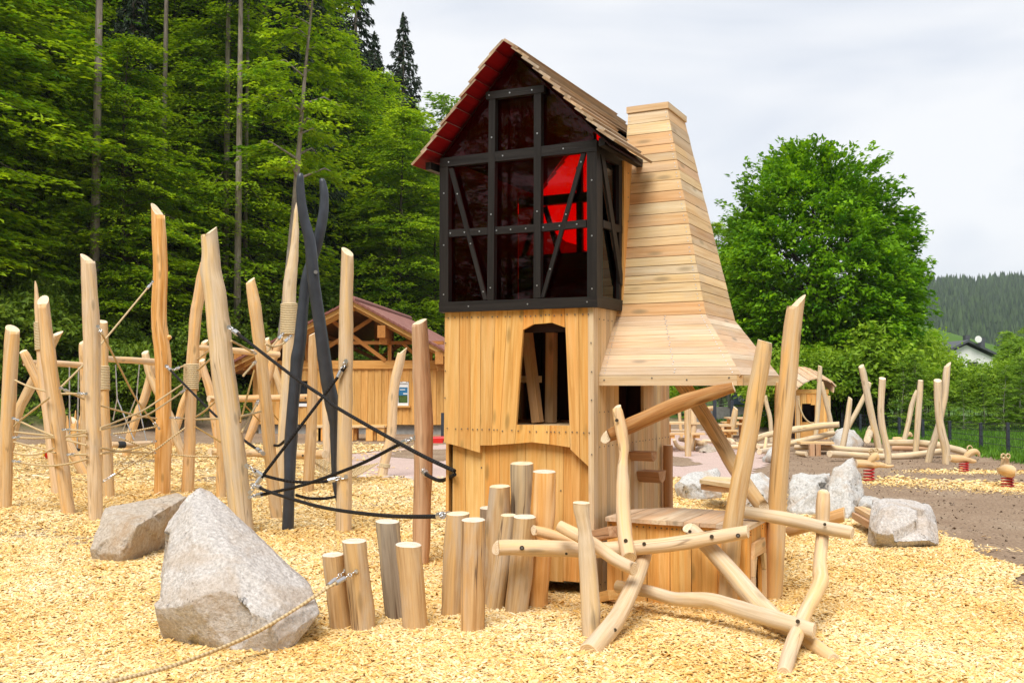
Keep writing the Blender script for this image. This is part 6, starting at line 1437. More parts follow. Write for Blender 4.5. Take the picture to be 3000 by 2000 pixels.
# the window on the right with its blind and painted sign reflection, the dark one on the left
b = MB()
for q in ([(wx0, wz0), (wx1, wz0 + 0.09)], [(wx0, wz1 - 0.06), (wx1, wz1)], [(wx0, wz0 + 0.09), (wx0 + 0.05, wz1 - 0.06)], [(wx1 - 0.03, wz0 + 0.09), (wx1, wz1 - 0.06)]):
    b.box(hh_((q[0][0] + q[1][0]) / 2, 0.03, (q[0][1] + q[1][1]) / 2), hu * ((q[1][0] - q[0][0]) / 2), hw * 0.025, Z * ((q[1][1] - q[0][1]) / 2), hu, 0.5)
wf = b.build('window', ['white_paint'], t)
b = MB(); b.box(hh_((wx0 + wx1) / 2, 0.05, (wz0 + wz1) / 2), hu * ((wx1 - wx0) / 2), hw * 0.006, Z * ((wz1 - wz0) / 2), hu); b.build('pane', ['dark_glass'], wf)
def wq(f0, f1, g0, g1, m, nm, dt): 
    b = MB(); a0 = wx0 + 0.055; a1 = wx1 - 0.035; c0 = wz0 + 0.095; c1 = wz1 - 0.065
    b.box(hh_(a0 + (a1 - a0) * (f0 + f1) / 2, dt, c0 + (c1 - c0) * (g0 + g1) / 2), hu * ((a1 - a0) * (f1 - f0) / 2), hw * 0.002, Z * ((c1 - c0) * (g1 - g0) / 2), hu, 0.5); b.build(nm, [m], wf)
wq(0, 1, 0.80, 1.0, 'white_paint', 'blind', 0.040); wq(0, 1, 0.38, 0.795, 'reflected_sign', 'sign_reflection', 0.040); wq(0, 1, 0.02, 0.375, 'flower', 'flower_sheet', 0.040)  # the blue sheet paints a sign's reflection in the glass
wq(0.12, 0.72, 0.66, 0.70, 'lettering', 'reflected_text', 0.036); wq(0.5, 0.97, 0.44, 0.50, 'lettering', 'reflected_text', 0.036)  # white strips paint the lettering of the reflected sign
b = MB(); b.box(hh_((wx0 + wx1) / 2, -0.03, wz0 - 0.03), hu * ((wx1 - wx0) / 2 + 0.08), hw * 0.07, Z * 0.03, hu); b.build('sill', ['hut'], wf)
b = MB(); b.box(hh_((vx0 + vx1) / 2, 0.05, (vz0 + vz1) / 2), hu * ((vx1 - vx0) / 2), hw * 0.01, Z * ((vz1 - vz0) / 2), hu); vf = b.build('window', ['dark_glass'], t)
b = MB(); b.box(hh_((vx0 + vx1) / 2, 0.0, vz0 - 0.02), hu * ((vx1 - vx0) / 2 + 0.05), hw * 0.05, Z * 0.05, hu); b.build('sill', ['white_paint'], vf)
# picnic set in front of the hut
def picnic2(lab, x0, x1):
    Y = 29.5; a, c = at(x0, 1247, Y), at(x1, 1247, Y); t = empty('picnic_table', ((a.x + c.x) / 2, Y, 0), lab, 'picnic table', 'picnic tables before the hut')
    u = V((c.x - a.x, 0, 0)); zt = a.z; wv = V((0, 1, 0)); b = MB()
    for k in range(3): b.box((a + c) / 2 + wv * (0.25 * k - 0.25), u / 2, wv * 0.12, Z * 0.03, u)
    b.build('table_top', ['board'], t)
    for sg in (-1, 1):
        b = MB(); b.box((a + c) / 2 + wv * (0.7 * sg) - Z * (zt - 0.42 + (0.04 if sg > 0 else 0)), u / 2, wv * 0.13, Z * 0.03, u); b.build('bench_board', ['board_pale'], t)
    for f in (0.12, 0.62, 0.9):
        p = a.lerp(c, f); b = MB(); b.box((p.x, Y, zt / 2 - 0.03), (0.11, 0, 0), wv * 0.2, (0, 0, zt / 2 - 0.03), Z); b.build('leg', ['board'], t)
        b = MB(); b.box((p.x, Y - .7, 0.2), (0.1, 0, 0), wv * 0.1, (0, 0, 0.19), Z); b.build('bench_leg', ['board'], t)
picnic2('heavy picnic table with benches before the plank wall of the hut', 1024, 1136)
picnic2('picnic table before the hut, cut by the pale post and the tongs', 918, 962)
b = MB(); p = gnd(1275, 1297); b.box(p + Z * 0.07, (0.22, 0, 0), (0, 0.12, 0), (0, 0, 0.07)); b.tube([p + V((-.2, 0, .1)), p + V((.32, 0, .12))], [0.08, 0.07], 10, rough=0, mic=0)
props(b.build('canister', ['red_plastic']), 'small red plastic container lying on the soil before the hut', 'container')
b = MB(); p = at(1297, 1255, 30.5); b.box((p.x, p.y, 0.35), (0.05, 0, 0), (0, 0.05, 0), (0, 0, 0.42), Z); props(b.build('square_post', ['anthracite']), 'short dark post beside the corner of the hut', 'post')

# ------------------------------------------------------------------ swing frames at the back of the rope course
def frame(lab, legs, beams, cat='swing frame'):
    g0 = gnd(legs[0][-1][0], legs[0][-1][1]); t = empty('log_swing', g0, lab, cat)
    for l in legs:
        b = MB(); upright(b, l, None, 0, (-0.2, -0.5, 0.8), 0.15, 12, tone=rnd.uniform(0.4, 0.8)); b.build('leg', LM[:2] , t)
    for pts, Y0, Y1 in beams:
        b = MB(); logpx(b, pts, Y0, Y1, None, (-0.85, -0.5, 0), None, 12, tone=0.75); b.build('crossbeam', ['log_pale', 'end'], t)
    return t
sw = frame('log swing frame with crossed legs behind the rope course, left of the tallest post', [[(68, 1030, 22), (80, 1052, 26), (105, 1105, 26), (130, 1160, 28), (160, 1225, 28), (200, 1300, 30), (250, 1392, 26)], [(167, 978, 24), (150, 1010, 27), (122, 1068, 28), (77, 1157, 28), (55, 1205, 27), (30, 1300, 26), (10, 1385, 26)],
                    [(242, 1003, 20), (246, 1040, 28), (250, 1150, 28), (250, 1250, 28), (255, 1362, 28)], [(425, 1032, 20), (430, 1060, 23), (440, 1100, 22), (470, 1165, 22), (504, 1232, 24), (520, 1290, 24), (537, 1337, 24)], [(452, 1062, 18), (440, 1105, 24), (422, 1170, 25), (405, 1205, 24), (387, 1262, 24), (368, 1336, 24)]],
           [([(70, 1062, 18), (100, 1063, 17), (180, 1065, 18), (250, 1071, 18)], 18.3, 19.8), ([(308, 1051, 17), (340, 1053, 18), (400, 1056, 19), (456, 1061, 20)], 19.9, 22.0)])
for a_, c_, Y0 in (((203, 1075), (203, 1285), 19.0), ((230, 1075), (227, 1290), 19.0), ((338, 1070), (342, 1170), 21.0), ((408, 1070), (401, 1165), 21.6)):
    pass
def chainset(lab, lines, seat=None, cat='swing'):
    t = empty('swing', at(lines[0][1][0], lines[0][1][1], lines[0][2]), lab, cat)
    for a_, c_, Y in lines:
        b = MB(); A, B = at(*a_, Y), at(*c_, Y); n = int((A - B).length / 0.09)
        P_ = [A.lerp(B, i / n) for i in range(n + 1)]; b.tube(P_, [0.012 if i % 2 else 0.017 for i in range(n + 1)], 5, rough=0, sub=1, mic=0); b.build('chain', ['steel'], t)
    return t
t = chainset('toddler swing with a red and yellow bucket seat on chains', [((140, 1260), (158, 1312), 18.9), ((163, 1262), (160, 1312), 19.1)])
b = MB(); c = at(146, 1328, 18.9); r = px(33, 18.9) / 2
b.tube([c - Z * r * 0.95, c - Z * r * 0.5, c + Z * r * 0.1, c + Z * r * 0.75], [r * 0.45, r * 0.9, r * 1.02, r * 0.85], 16, rough=0, sub=2, mic=0); b.build('seat', ['red_plastic'], t)
M['yellow'] = plain('yellow_plastic', (0.75, 0.50, 0.08), 0.45)
for dx in (-0.55, 0.35):
    b = MB(); b.box(c + V((r * dx, -r * 0.98, r * 0.15)), (r * 0.13, 0, 0), (0, 0.03, 0), (0, 0, r * 0.5), Z); b.build('seat_grip', ['yellow'], t)
t = chainset('plain swing on long chains hanging under the left crossbeam', [((203, 1075), (204, 1312), 19.0), ((230, 1075), (226, 1318), 19.2)])
b = MB(); a_, c_ = at(203, 1315, 19.1), at(228, 1318, 19.1); b.box((a_ + c_) / 2, (c_ - a_) / 2, (0, 0.1, 0), (0, 0, 0.025)); b.build('seat', ['black_rubber'], t)
t = chainset('round log swing seat with a black band hanging on rope pairs', [((338, 1068), (343, 1168), 20.5), ((343, 1168), (331, 1230), 20.3), ((343, 1168), (392, 1288), 20.5), ((408, 1068), (400, 1160), 20.9), ((400, 1160), (350, 1285), 20.5), ((400, 1160), (428, 1290), 20.9)])
b = MB(); logpx(b, [(325, 1302, 17), (360, 1302, 18), (400, 1300, 17), (440, 1296, 10)], 20.2, 20.9, None, None, None, 12, tone=0.7); b.build('seat', ['log_pale', 'end'], t)
b = MB(); logpx(b, [(348, 1302, 20), (365, 1302, 20)], 20.3, 20.4, None, None, None, 12); b.build('rubber_band', ['black_rubber', 'black_rubber'], t)
sw2 = frame('log swing frame with crossed legs between the biggest and the pointed post', [[(600, 1000, 17), (594, 1030, 23), (586, 1080, 22), (565, 1130, 22), (540, 1172, 22), (520, 1242, 22), (498, 1308, 22)], [(592, 1055, 16), (597, 1085, 22), (610, 1125, 24), (620, 1162, 26), (630, 1230, 26), (640, 1300, 24), (648, 1330, 22)],
                     [(819, 990, 16), (812, 1020, 22), (800, 1055, 23), (788, 1100, 23), (766, 1180, 22), (745, 1240, 24), (722, 1300, 22)], [(782, 992, 14), (786, 1020, 20), (797, 1060, 22), (808, 1095, 22), (822, 1140, 20), (832, 1190, 18), (845, 1290, 18)]],
            [([(577, 1018, 16), (640, 1022, 17), (720, 1030, 17), (818, 1039, 17)], 21.0, 22.5)])
t = empty('balance_beam', gnd(780, 1345), 'pair of horizontal logs, one above the other, on the brownish post behind the tongs', 'balance beam')
b = MB(); logpx(b, [(612, 1168, 20), (700, 1167, 20), (800, 1166, 20), (900, 1165, 21), (947, 1166, 20)], 18.0, 16.2, None, (-0.8, -0.5, 0), (0.85, -0.5, 0), 14, tone=0.75); bolt(b, 895, 1166, 16.2, 0.016, 2); b.build('log', LM, t)
b = MB(); logpx(b, [(617, 1322, 20), (700, 1326, 22), (800, 1328, 25), (900, 1331, 27), (952, 1330, 26)], 18.0, 16.0, None, (-0.8, -0.5, 0), (0.85, -0.5, 0), 14, tone=0.6); bolt(b, 887, 1334, 15.9, 0.018, 2); b.build('log', LM, t)
# rope net lying low between the tongs and the path
t = empty('rope_net', gnd(975, 1375), 'slack beige rope net spread low between the tongs and the curved post', 'rope net')
b = MB(); A = [at(922, 1335, 17.5), at(1108, 1356, 17.0), at(1060, 1385, 16.0), at(925, 1372, 15.8)]
def np_(u, v):
    p = A[0].lerp(A[1], u).lerp(A[3].lerp(A[2], u), v); p.z -= 0.12 * math.sin(math.pi * u) * 1.0; p.z = max(p.z, 0.05); return p
for k in range(9): b.tube([np_(i / 8, k / 8) for i in range(9)], [0.011] * 9, 5, rough=0, sub=1, mic=0)
for k in range(15): b.tube([np_(k / 14, i / 4) for i in range(5)], [0.011] * 5, 5, rough=0, sub=1, mic=0)
b.build('net', ['rope'], t)
# splintered stump by the bank
b = MB(); p = at(217, 1228, 24.5); p.z = tz(p.x, p.y); 
b.tube([p - Z * 0.2, p + Z * 0.15, p + Z * 0.4, p + Z * 0.72], [0.26, 0.20, 0.17, 0.12], 12, None, (0.5, -0.3, 0.6), 0.25, 0.2)
for k in range(7):
    a = 2 * math.pi * k / 7; b.tube([p + V((0.12 * math.cos(a), 0.12 * math.sin(a), 0.5)), p + V((0.16 * math.cos(a), 0.16 * math.sin(a), 0.75 + 0.12 * (k % 3)))], [0.05, 0.01], 6, rough=0.2, tone=0.3)
props(b.build('tree_stump', ['log_yellow', 'end']), 'splintered orange tree stump at the foot of the wooded bank', 'tree stump')
# ------------------------------------------------------------------ trees
def leaf_mesh(C, D, Nn, ln, wd, tone, r):
    """diamond leaves: centres C, long axes D, normals Nn"""
    n = len(C); D = D / np.linalg.norm(D, axis=1)[:, None]
    E = np.cross(Nn, D); E /= (np.linalg.norm(E, axis=1)[:, None] + 1e-9)
    Lh = (ln * r.lognormal(0, 0.25, n) / 2)[:, None]; Wh = (wd * r.lognormal(0, 0.25, n) / 2)[:, None]
    k = np.cross(D, E) * (Lh * 0.25)
    v = np.stack([C - D * Lh - k, C + E * Wh, C + D * Lh - k, C - E * Wh], 1).reshape(-1, 3)
    return v, np.arange(4 * n), np.repeat(tone, 4)
def limb_tube(A, B, r0, r1, n=5):
    A, B = np.array(A), np.array(B); d = B - A; L_ = np.linalg.norm(d); d = d / L_
    u = np.cross(d, [0.3, 0.5, 0.8]); u /= np.linalg.norm(u); w_ = np.cross(d, u)
    th = np.arange(n) * 2 * np.pi / n; ring = np.cos(th)[:, None] * u + np.sin(th)[:, None] * w_
    v = np.concatenate([A + ring * r0, B + ring * r1]); f = np.array([[i, (i + 1) % n, n + (i + 1) % n, n + i] for i in range(n)]).ravel()
    return v, f
def wood_mesh(segs, n=6):
    vs, fs, b = [], [], 0
    for A, B, r0, r1 in segs:
        v, f = limb_tube(A, B, r0, r1, n); vs.append(v); fs.append(f + b); b += len(v)
    return np.concatenate(vs), np.concatenate(fs)
def layered(h, R, z0, nb, per, ln, wd, seed, prof, flat=0.22, spray=0.75, droop=0.12, up=0.15, trunk_r=0.14, lean=(0, 0)):
    """a broadleaf with tiers of flat leafy sprays; prof(f) gives the crown radius share at height share f"""
    r = np.random.default_rng(seed); segs = []; P0 = np.zeros(3)
    def tr(z): f = z / h; return np.array([lean[0] * f + 0.25 * math.sin(f * 4 + seed) * f, lean[1] * f + 0.2 * math.sin(f * 3.1 + seed * 2) * f, z])
    nz = 9
    for i in range(nz):
        a, c = h * 0.96 * i / nz, h * 0.96 * (i + 1) / nz
        segs.append((tr(a) - [0, 0, 0.5 if i == 0 else 0], tr(c), trunk_r * (1.25 - 1.15 * i / nz), trunk_r * (1.25 - 1.15 * (i + 1) / nz)))
    Cs, Ds, Ns, Ts = [], [], [], []
    for k in range(nb):
        f = (k + r.random()) / nb; z = z0 + (h - z0) * f; rad = max(0.25, R * prof(f)) * r.uniform(0.55, 1.22); az = k * 2.399 + r.normal(0, 0.8); z = min(z + r.normal(0, 0.35), h * 0.99)
        a = tr(min(z - rad * up * 0.6, h * 0.97)); dirv = np.array([math.cos(az), math.sin(az), 0])
        mid = a + dirv * rad * 0.55 + [0, 0, rad * up * 0.9]; tip = a + dirv * rad + [0, 0, rad * (up - droop)]
        rb = max(0.012, trunk_r * 0.32 * (1 - f * 0.7)); segs.append((a, mid, rb, rb * 0.6)); segs.append((mid, tip, rb * 0.6, rb * 0.15))
        ns = max(3, int(per * (0.35 + rad / R)))
        ks = max(2, ns // 26)
        # sprays: little flat fans along the branch
        fs = r.uniform(0.25, 1.05, ks); side = r.normal(0, 0.36, ks) * rad * 0.62
        for q in range(ks):
            g_ = fs[q]; c = (a * (1 - g_) ** 2 + 2 * mid * g_ * (1 - g_) + tip * g_ ** 2) if g_ <= 1 else tip + (tip - mid) * (g_ - 1)
            perp = np.array([-dirv[1], dirv[0], 0]); c = c + perp * side[q] + [0, 0, r.normal(0, 0.10) - abs(side[q]) * 0.10]
            m = int(r.integers(14, 40)); sp_ = spray * r.lognormal(-0.05, 0.32); tilt = r.normal(-0.12, 0.20); od = dirv + perp * (side[q] / rad * 1.1 + r.normal(0, 0.25)); od /= np.linalg.norm(od); op = np.array([-od[1], od[0], 0])
            uu = r.uniform(-0.35, 1.0, m) * sp_; vv = r.normal(0, 0.30, m) * sp_ * (1.0 - 0.6 * np.clip(uu / sp_, 0, 1))
            pos = c + od * uu[:, None] + op * vv[:, None]; pos[:, 2] += tilt * uu + r.normal(0, 0.045, m) - 0.16 * np.maximum(uu, 0) ** 2 - 0.2 * vv ** 2
            dd = od + op * (vv * 1.6)[:, None] + r.normal(0, 0.35, (m, 3)) * [1, 1, 0.5]; dd[:, 2] -= 0.25
            nn = np.array([0, 0, 1.0]) + r.normal(0, flat, (m, 3)) + dirv * 0.15
            t0 = np.clip(r.normal(0.47, 0.25), 0, 1); Cs.append(pos); Ds.append(dd); Ns.append(nn); Ts.append(np.clip(t0 + r.normal(0, 0.13, m), 0, 1))
    C, D, Nn, T = map(np.concatenate, (Cs, Ds, Ns, Ts))
    return leaf_mesh(C, D, Nn, ln, wd, T, r), wood_mesh(segs)
def spruce(h, R, z0, seed, step=0.42, trunk_r=0.2, ln=0.34, wd=0.085, dens=1.0, droop=0.42):
    r = np.random.default_rng(seed); segs = []
    for i in range(8): segs.append(((0, 0, h * i / 8 - (0.5 if i == 0 else 0)), (0, 0, h * (i + 1) / 8), trunk_r * (1.2 - 1.15 * i / 8), trunk_r * (1.2 - 1.15 * (i + 1) / 8)))
    Cs, Ds, Ns, Ts = [], [], [], []; z = z0
    while z < h - 0.1:
        f = (z - z0) / (h - z0); rad = R * (1 - f) ** 0.85 * r.uniform(0.7, 1.15) + 0.08; nb = int(r.integers(5, 8))
        a0 = r.random() * 6.28
        for k in range(nb):
            az = a0 + k * 6.283 / nb + r.normal(0, 0.25); L_ = rad * r.uniform(0.65, 1.12); dv = np.array([math.cos(az), math.sin(az), 0]); pv = np.array([-dv[1], dv[0], 0])
            A = np.array([0, 0, z]); tip = A + dv * L_ + [0, 0, -L_ * droop * 0.6 + 0.15 * L_ * 0.8]; mid = A + dv * L_ * 0.55 + [0, 0, -L_ * droop * 0.62]
            segs.append((A, mid, 0.03, 0.018)); segs.append((mid, tip, 0.018, 0.006))
            m = max(4, int(L_ * 42 * dens)); g_ = np.sqrt(r.uniform(0.02, 1, m)); c = A * ((1 - g_) ** 2)[:, None] + mid * (2 * g_ * (1 - g_))[:, None] + tip * (g_ ** 2)[:, None]
            sw = r.normal(0, 0.16, m) * L_ * (1.05 - g_ * 0.75); c = c + pv * sw[:, None]; hang = np.abs(r.normal(0, 0.16, m)); c[:, 2] -= hang
            dd = dv * 0.5 + pv * (sw * 1.2)[:, None] + r.normal(0, 0.25, (m, 3)); dd[:, 2] -= 0.55 + hang * 2
            nn = r.normal(0, 0.5, (m, 3)) + [0, 0, 0.6]; Cs.append(c); Ds.append(dd); Ns.append(nn); t0 = r.normal(0.4, 0.15); Ts.append(np.clip(t0 + r.normal(0, 0.15, m), 0, 1))
        z += step * r.uniform(0.7, 1.3)
    m = 40; c = np.stack([r.normal(0, 0.05, m), r.normal(0, 0.05, m), h - r.uniform(0, 0.9, m)], -1); Cs.append(c); Ds.append(r.normal(0, 0.3, (m, 3)) + [0, 0, 1]); Ns.append(r.normal(0, 1, (m, 3))); Ts.append(np.full(m, 0.4))
    C, D, Nn, T = map(np.concatenate, (Cs, Ds, Ns, Ts)); return leaf_mesh(C, D, Nn, ln, wd, T, r), wood_mesh(segs)
def bush(R, h, n, ln, wd, seed, flat=0.5, stems=7):
    r = np.random.default_rng(seed); segs = []; ks = max(8, n // 30); Cs, Ds, Ns, Ts = [], [], [], []
    for k in range(stems):
        a = r.random() * 6.28; segs.append(((0.1 * math.cos(a), 0.1 * math.sin(a), -0.2), (R * 0.6 * math.cos(a) * r.random(), R * 0.6 * math.sin(a) * r.random(), h * r.uniform(0.5, 0.95)), 0.022, 0.006))
    for k in range(ks):
        d = r.normal(0, 1, 3); d /= np.linalg.norm(d); d[2] = abs(d[2]) * 1.1 - 0.12; q = r.uniform(0.45, 1.02) * (1 + 0.22 * math.sin(d[0] * 5 + seed) * math.cos(d[1] * 4 + d[2] * 3))
        c = np.array([d[0] * R * q, d[1] * R * q, max(0.05, h * 0.5 + d[2] * h * 0.52 * q)]); m = 30; s = 0.42 * min(1.0, R / 1.2)
        pos = c + r.normal(0, 1, (m, 3)) * [s * 0.5, s * 0.5, s * 0.26]; dd = r.normal(0, 0.6, (m, 3)) + [d[0], d[1], -0.2]; nn = np.array([0, 0, 1.0]) + r.normal(0, flat, (m, 3)) + d * 0.5
        t0 = np.clip(r.normal(0.45, 0.2), 0, 1); Cs.append(pos); Ds.append(dd); Ns.append(nn); Ts.append(np.clip(t0 + r.normal(0, 0.14, m), 0, 1))
    C, D, Nn, T = map(np.concatenate, (Cs, Ds, Ns, Ts)); return leaf_mesh(C, D, Nn, ln, wd, T, r), wood_mesh(segs)
def roundtree(R=4.0, h=11.3, n=3300, seed=3):
    r = np.random.default_rng(seed); segs = []; Cs, Ds, Ns, Ts = [], [], [], []; zc = h * 0.47
    segs.append(((0, 0, -0.3), (0.1, 0, 2.2), 0.30, 0.25)); segs.append(((0.1, 0, 2.2), (0, 0.1, 6.0), 0.25, 0.13)); segs.append(((0, 0.1, 6.0), (0.1, 0, h * 0.9), 0.13, 0.03))
    for k in range(60):
        a = k * 2.4; z0 = r.uniform(1.2, 6.5); l = R * r.uniform(0.5, 0.9); e = r.uniform(0.2, 1.1); segs.append(((0, 0, z0), (l * math.cos(a), l * math.sin(a), min(z0 + l * e, h * 0.93)), 0.07, 0.015))
    for k in range(n):
        d = r.normal(0, 1, 3); d /= np.linalg.norm(d); lump = 1 + 0.10 * math.sin(d[0] * 6 + 1) * math.cos(d[1] * 5 + d[2] * 4) + 0.07 * math.sin(d[2] * 9 + d[0] * 7)
        q = (r.uniform(0.50, 1.0) ** 0.55) * lump * (1.07 if r.random() < 0.07 else 1.0)
        ez = (h - zc) if d[2] > 0 else zc * 0.96
        c = np.array([d[0] * R * q, d[1] * R * q, zc + d[2] * ez * q]); m = int(r.integers(22, 46)); od = np.array([d[0], d[1], 0.12 + 0.35 * d[2]]); od /= np.linalg.norm(od); op = np.cross(od, [0, 0, 1.0]); op /= np.linalg.norm(op) + 1e-9
        s_ = r.lognormal(-0.72, 0.25); uu = r.uniform(-0.6, 1.0, m) * s_; vv = r.normal(0, 0.36, m) * s_ * (1 - 0.5 * np.clip(uu / s_, 0, 1))
        pos = c + od * uu[:, None] + op * vv[:, None]; pos[:, 2] += r.normal(0, 0.09, m) - 0.25 * vv ** 2 - 0.2 * np.maximum(uu, 0) ** 2
        dd = od + op * (vv * 1.5)[:, None] + r.normal(0, 0.4, (m, 3)); dd[:, 2] -= 0.3; nn = np.array([0, 0, 0.9]) + r.normal(0, 0.42, (m, 3)) + d * 0.45
        t0 = np.clip(r.normal(0.48, 0.24), 0, 1); Cs.append(pos); Ds.append(dd); Ns.append(nn); Ts.append(np.clip(t0 + r.normal(0, 0.13, m), 0, 1))
    C, D, Nn, T = map(np.concatenate, (Cs, Ds, Ns, Ts)); return leaf_mesh(C, D, Nn, 0.21, 0.115, T, r), wood_mesh(segs)
PROTO = {}
def tree_proto(key, data, leafm, barkm, crown='crown', trunk='trunk'):
    (v, f, t), (wv, wf) = data
    a = bpy.data.meshes.new(crown)
    o1 = mesh_np(crown, v, f, 4, leafm, t); o2 = mesh_np(trunk, wv, wf, 4, barkm, None, smooth=True)
    PROTO[key] = (o1.data, o2.data, crown, trunk); bpy.data.objects.remove(o1); bpy.data.objects.remove(o2)
def plant(key, name, X, Y, h, label, cat, group=None, rot=None, sxy=1.0, dz=0.0, base_h=1.0, z=None):
    """a tree of its own; crowns and trunks of one kind share their mesh"""
    m1, m2, cn, tn = PROTO[key]; t = bpy.data.objects.new(name, None); COL.objects.link(t)
    t.location = (X, Y, (tz(X, Y) if z is None else z) + dz); s = h / base_h; t.scale = (s * sxy, s * sxy, s); t.rotation_euler = (0, 0, rnd.random() * 6.28 if rot is None else rot); props(t, label, cat, group)
    for m, n in ((m1, cn), (m2, tn)):
        c = bpy.data.objects.new(n, m); COL.objects.link(c); c.parent = t
    return t
dome = lambda f: math.sqrt(max(0.0, 1 - (1.55 * f - 0.62) ** 2)) if f < 1 else 0.1
beechp = lambda f: (0.75 + 0.35 * f) if f < 0.3 else max(0.08, 0.86 - 0.80 * ((f - 0.3) / 0.7) ** 1.6)
for i in range(4):
    tree_proto(f'beech{i}', layered(18, 4.6, 1.6, 122, 330, 0.225, 0.115, 20 + i, beechp, 0.22, 1.25, 0.26, 0.20, 0.15), 'beech_leaf', 'bark_dark')
for i in range(2):
    tree_proto(f'spruce{i}', spruce(22, 3.3, 1.5, 40 + i, 0.45, 0.22), 'needle', 'bark')
    tree_proto(f'tallspruce{i}', spruce(30, 3.0, 15.0, 50 + i, 0.5, 0.27), 'needle', 'bark')
for i in range(3):
    tree_proto(f'bush{i}', bush(1.5, 2.2, 5200, 0.17, 0.10, 60 + i), 'under_leaf', 'bark_dark', 'foliage', 'stem')
    tree_proto(f'fbush{i}', bush(1.6, 3.2, 7000, 0.145, 0.085, 70 + i), 'bush_leaf', 'bark_dark', 'foliage', 'stem')
for i in range(2):
    tree_proto(f'birch{i}', layered(7.5, 1.5, 0.9, 90, 90, 0.14, 0.085, 80 + i, lambda f: 0.9 - 0.75 * f, 0.6, 0.5, 0.2, 0.35, 0.05), 'birch_leaf', 'bark_birch')

def spot(sx, Y): d = ray(sx, HOR); return d.x / d.y * Y
def ztop(y, Y): d = ray(1500, y); return EYE + d.z / d.y * Y
def edge_y(sx):                       # where the tree tops stand against the sky
    xs_ = [-200, 780, 900, 960, 1020, 1090, 1150, 1230, 1300, 1345]; ys_ = [-500, -420, -120, 60, 120, 170, 215, 310, 410, 520]
    return float(np.interp(sx, xs_, ys_))
GB = 'broadleaf trees of the wooded slope'; GS = 'spruces of the wooded slope'
r6 = random.Random(5)
BL = 'bright green layered broadleaf tree in the wood on the slope'
SLb = 'dark drooping spruce among the broadleaf trees of the slope'
n_t = 0
for row, (Y, x0, x1, st_, hmax) in enumerate(((39, -90, 380, 120, 13), (44, -40, 760, 92, 17), (50, -80, 1330, 84, 19), (57, -60, 1330, 84, 20), (65, -60, 1330, 78, 22), (75, -40, 1340, 78, 24))):
    x = x0 + r6.uniform(0, 40)
    while x < x1:
        sx = x + r6.uniform(-22, 22); Yj = Y + r6.uniform(-2.2, 2.2); X = spot(sx, Yj); gz_ = tz(X, Yj)
        lim = ztop(edge_y(sx) + r6.uniform(0, 60), Yj) - gz_
        hgt = min(r6.uniform(0.72, 1.08) * hmax, lim)
        if hgt > 4 and not (Yj < 46 and 690 < sx and hgt > 12) and not (Yj < 54 and 715 < sx < 840 and hgt > 8):
            plant(f'beech{r6.randrange(4)}', 'broadleaf_tree', X, Yj, hgt, BL, 'tree', GB, r6.random() * 6.28, r6.uniform(0.9, 1.2) * max(1.0, 12 / hgt * 0.8), -0.2, 18); n_t += 1
        x += st_ * r6.uniform(0.75, 1.3)
for sx, Y, yt in ((1395, 62, 470), (1450, 70, 430), (1510, 60, 520), (1570, 72, 470), (1640, 64, 520), (1710, 74, 480), (1780, 66, 560), (1850, 75, 600), (1900, 68, 700), (1480, 55, 640), (1600, 54, 680), (1740, 56, 720), (1850, 55, 800)):
    X = spot(sx, Y); plant(f'beech{r6.randrange(4)}', 'broadleaf_tree', X, Y, ztop(max(yt + 260, 800), Y) - tz(X, Y), BL, 'tree', GB, None, 1.7, -0.2, 18)
for sx, Y in ((-140, 36), (-230, 33), (-330, 37), (-200, 44), (-330, 48), (-430, 42), (-150, 54), (-300, 60), (-480, 52), (-560, 44)):
    plant(f'beech{r6.randrange(4)}', 'broadleaf_tree', spot(sx, Y), Y, 18, BL, 'tree', GB, None, 1.2, -0.2, 18)
# spruces that stand out
for sx, Y, yt, key, sc, lab in ((1177, 64, 30, 'spruce0', 1.35, 'slender spruce whose pointed tip stands alone against the sky'), (1035, 60, -130, 'spruce1', 1.5, 'big spruce with drooping branches left of the lone spruce tip'), (1092, 66, 85, 'spruce0', 1.5, 'shorter spruce between the lone tip and the big drooping spruce'),
                           (860, 53, -420, 'spruce0', 1.15, SLb), (765, 47, -560, 'spruce1', 1.15, SLb), (955, 58, -250, 'spruce1', 1.1, SLb), (560, 60, -700, 'spruce0', 1.0, SLb), (330, 56, -800, 'spruce1', 1.0, SLb), (130, 44, -800, 'spruce0', 1.0, SLb), (370, 43, -300, 'spruce1', 1.0, SLb), (590, 46, -250, 'spruce0', 1.05, SLb), (895, 50, -200, 'spruce0', 1.1, SLb), (20, 45, -600, 'spruce1', 1.1, SLb), (430, 66, -500, 'spruce0', 1.1, SLb), (700, 70, -400, 'spruce1', 1.1, SLb), (900, 76, -200, 'spruce0', 1.1, SLb)):
    X = spot(sx, Y); hgt = ztop(yt, Y) - tz(X, Y); plant(key, 'spruce_tree', X, Y, hgt, lab, 'tree', GS if lab is SLb else None, r6.random() * 6, sc, -0.2, 22)
TL = ['tall bare spruce trunk nearest the corner of the wood', 'tall straight grey spruce trunk, palest and thickest in the wood', 'bare spruce trunk right of the thickest pale one', 'bare spruce trunk above the biggest post of the rope course', 'bare light trunk close beside another above the black tongs', 'slim darker trunk beside the light one above the tongs', 'slim bare trunk deep in the wood, leftmost of the thin ones']
for (sx, Y, wpx), lab in zip(((50, 41, 20), (270, 36.5, 24), (470, 41.5, 15), (655, 42.5, 17), (692, 40.5, 19), (714, 43, 11), (322, 46, 13)), TL):
    X = spot(sx, Y); plant(f'tallspruce{r6.randrange(2)}', 'tall_spruce', X, Y, 33, lab, 'tree', None, r6.random() * 6, px(wpx, Y) / 2 / 0.27, -0.3, 30)
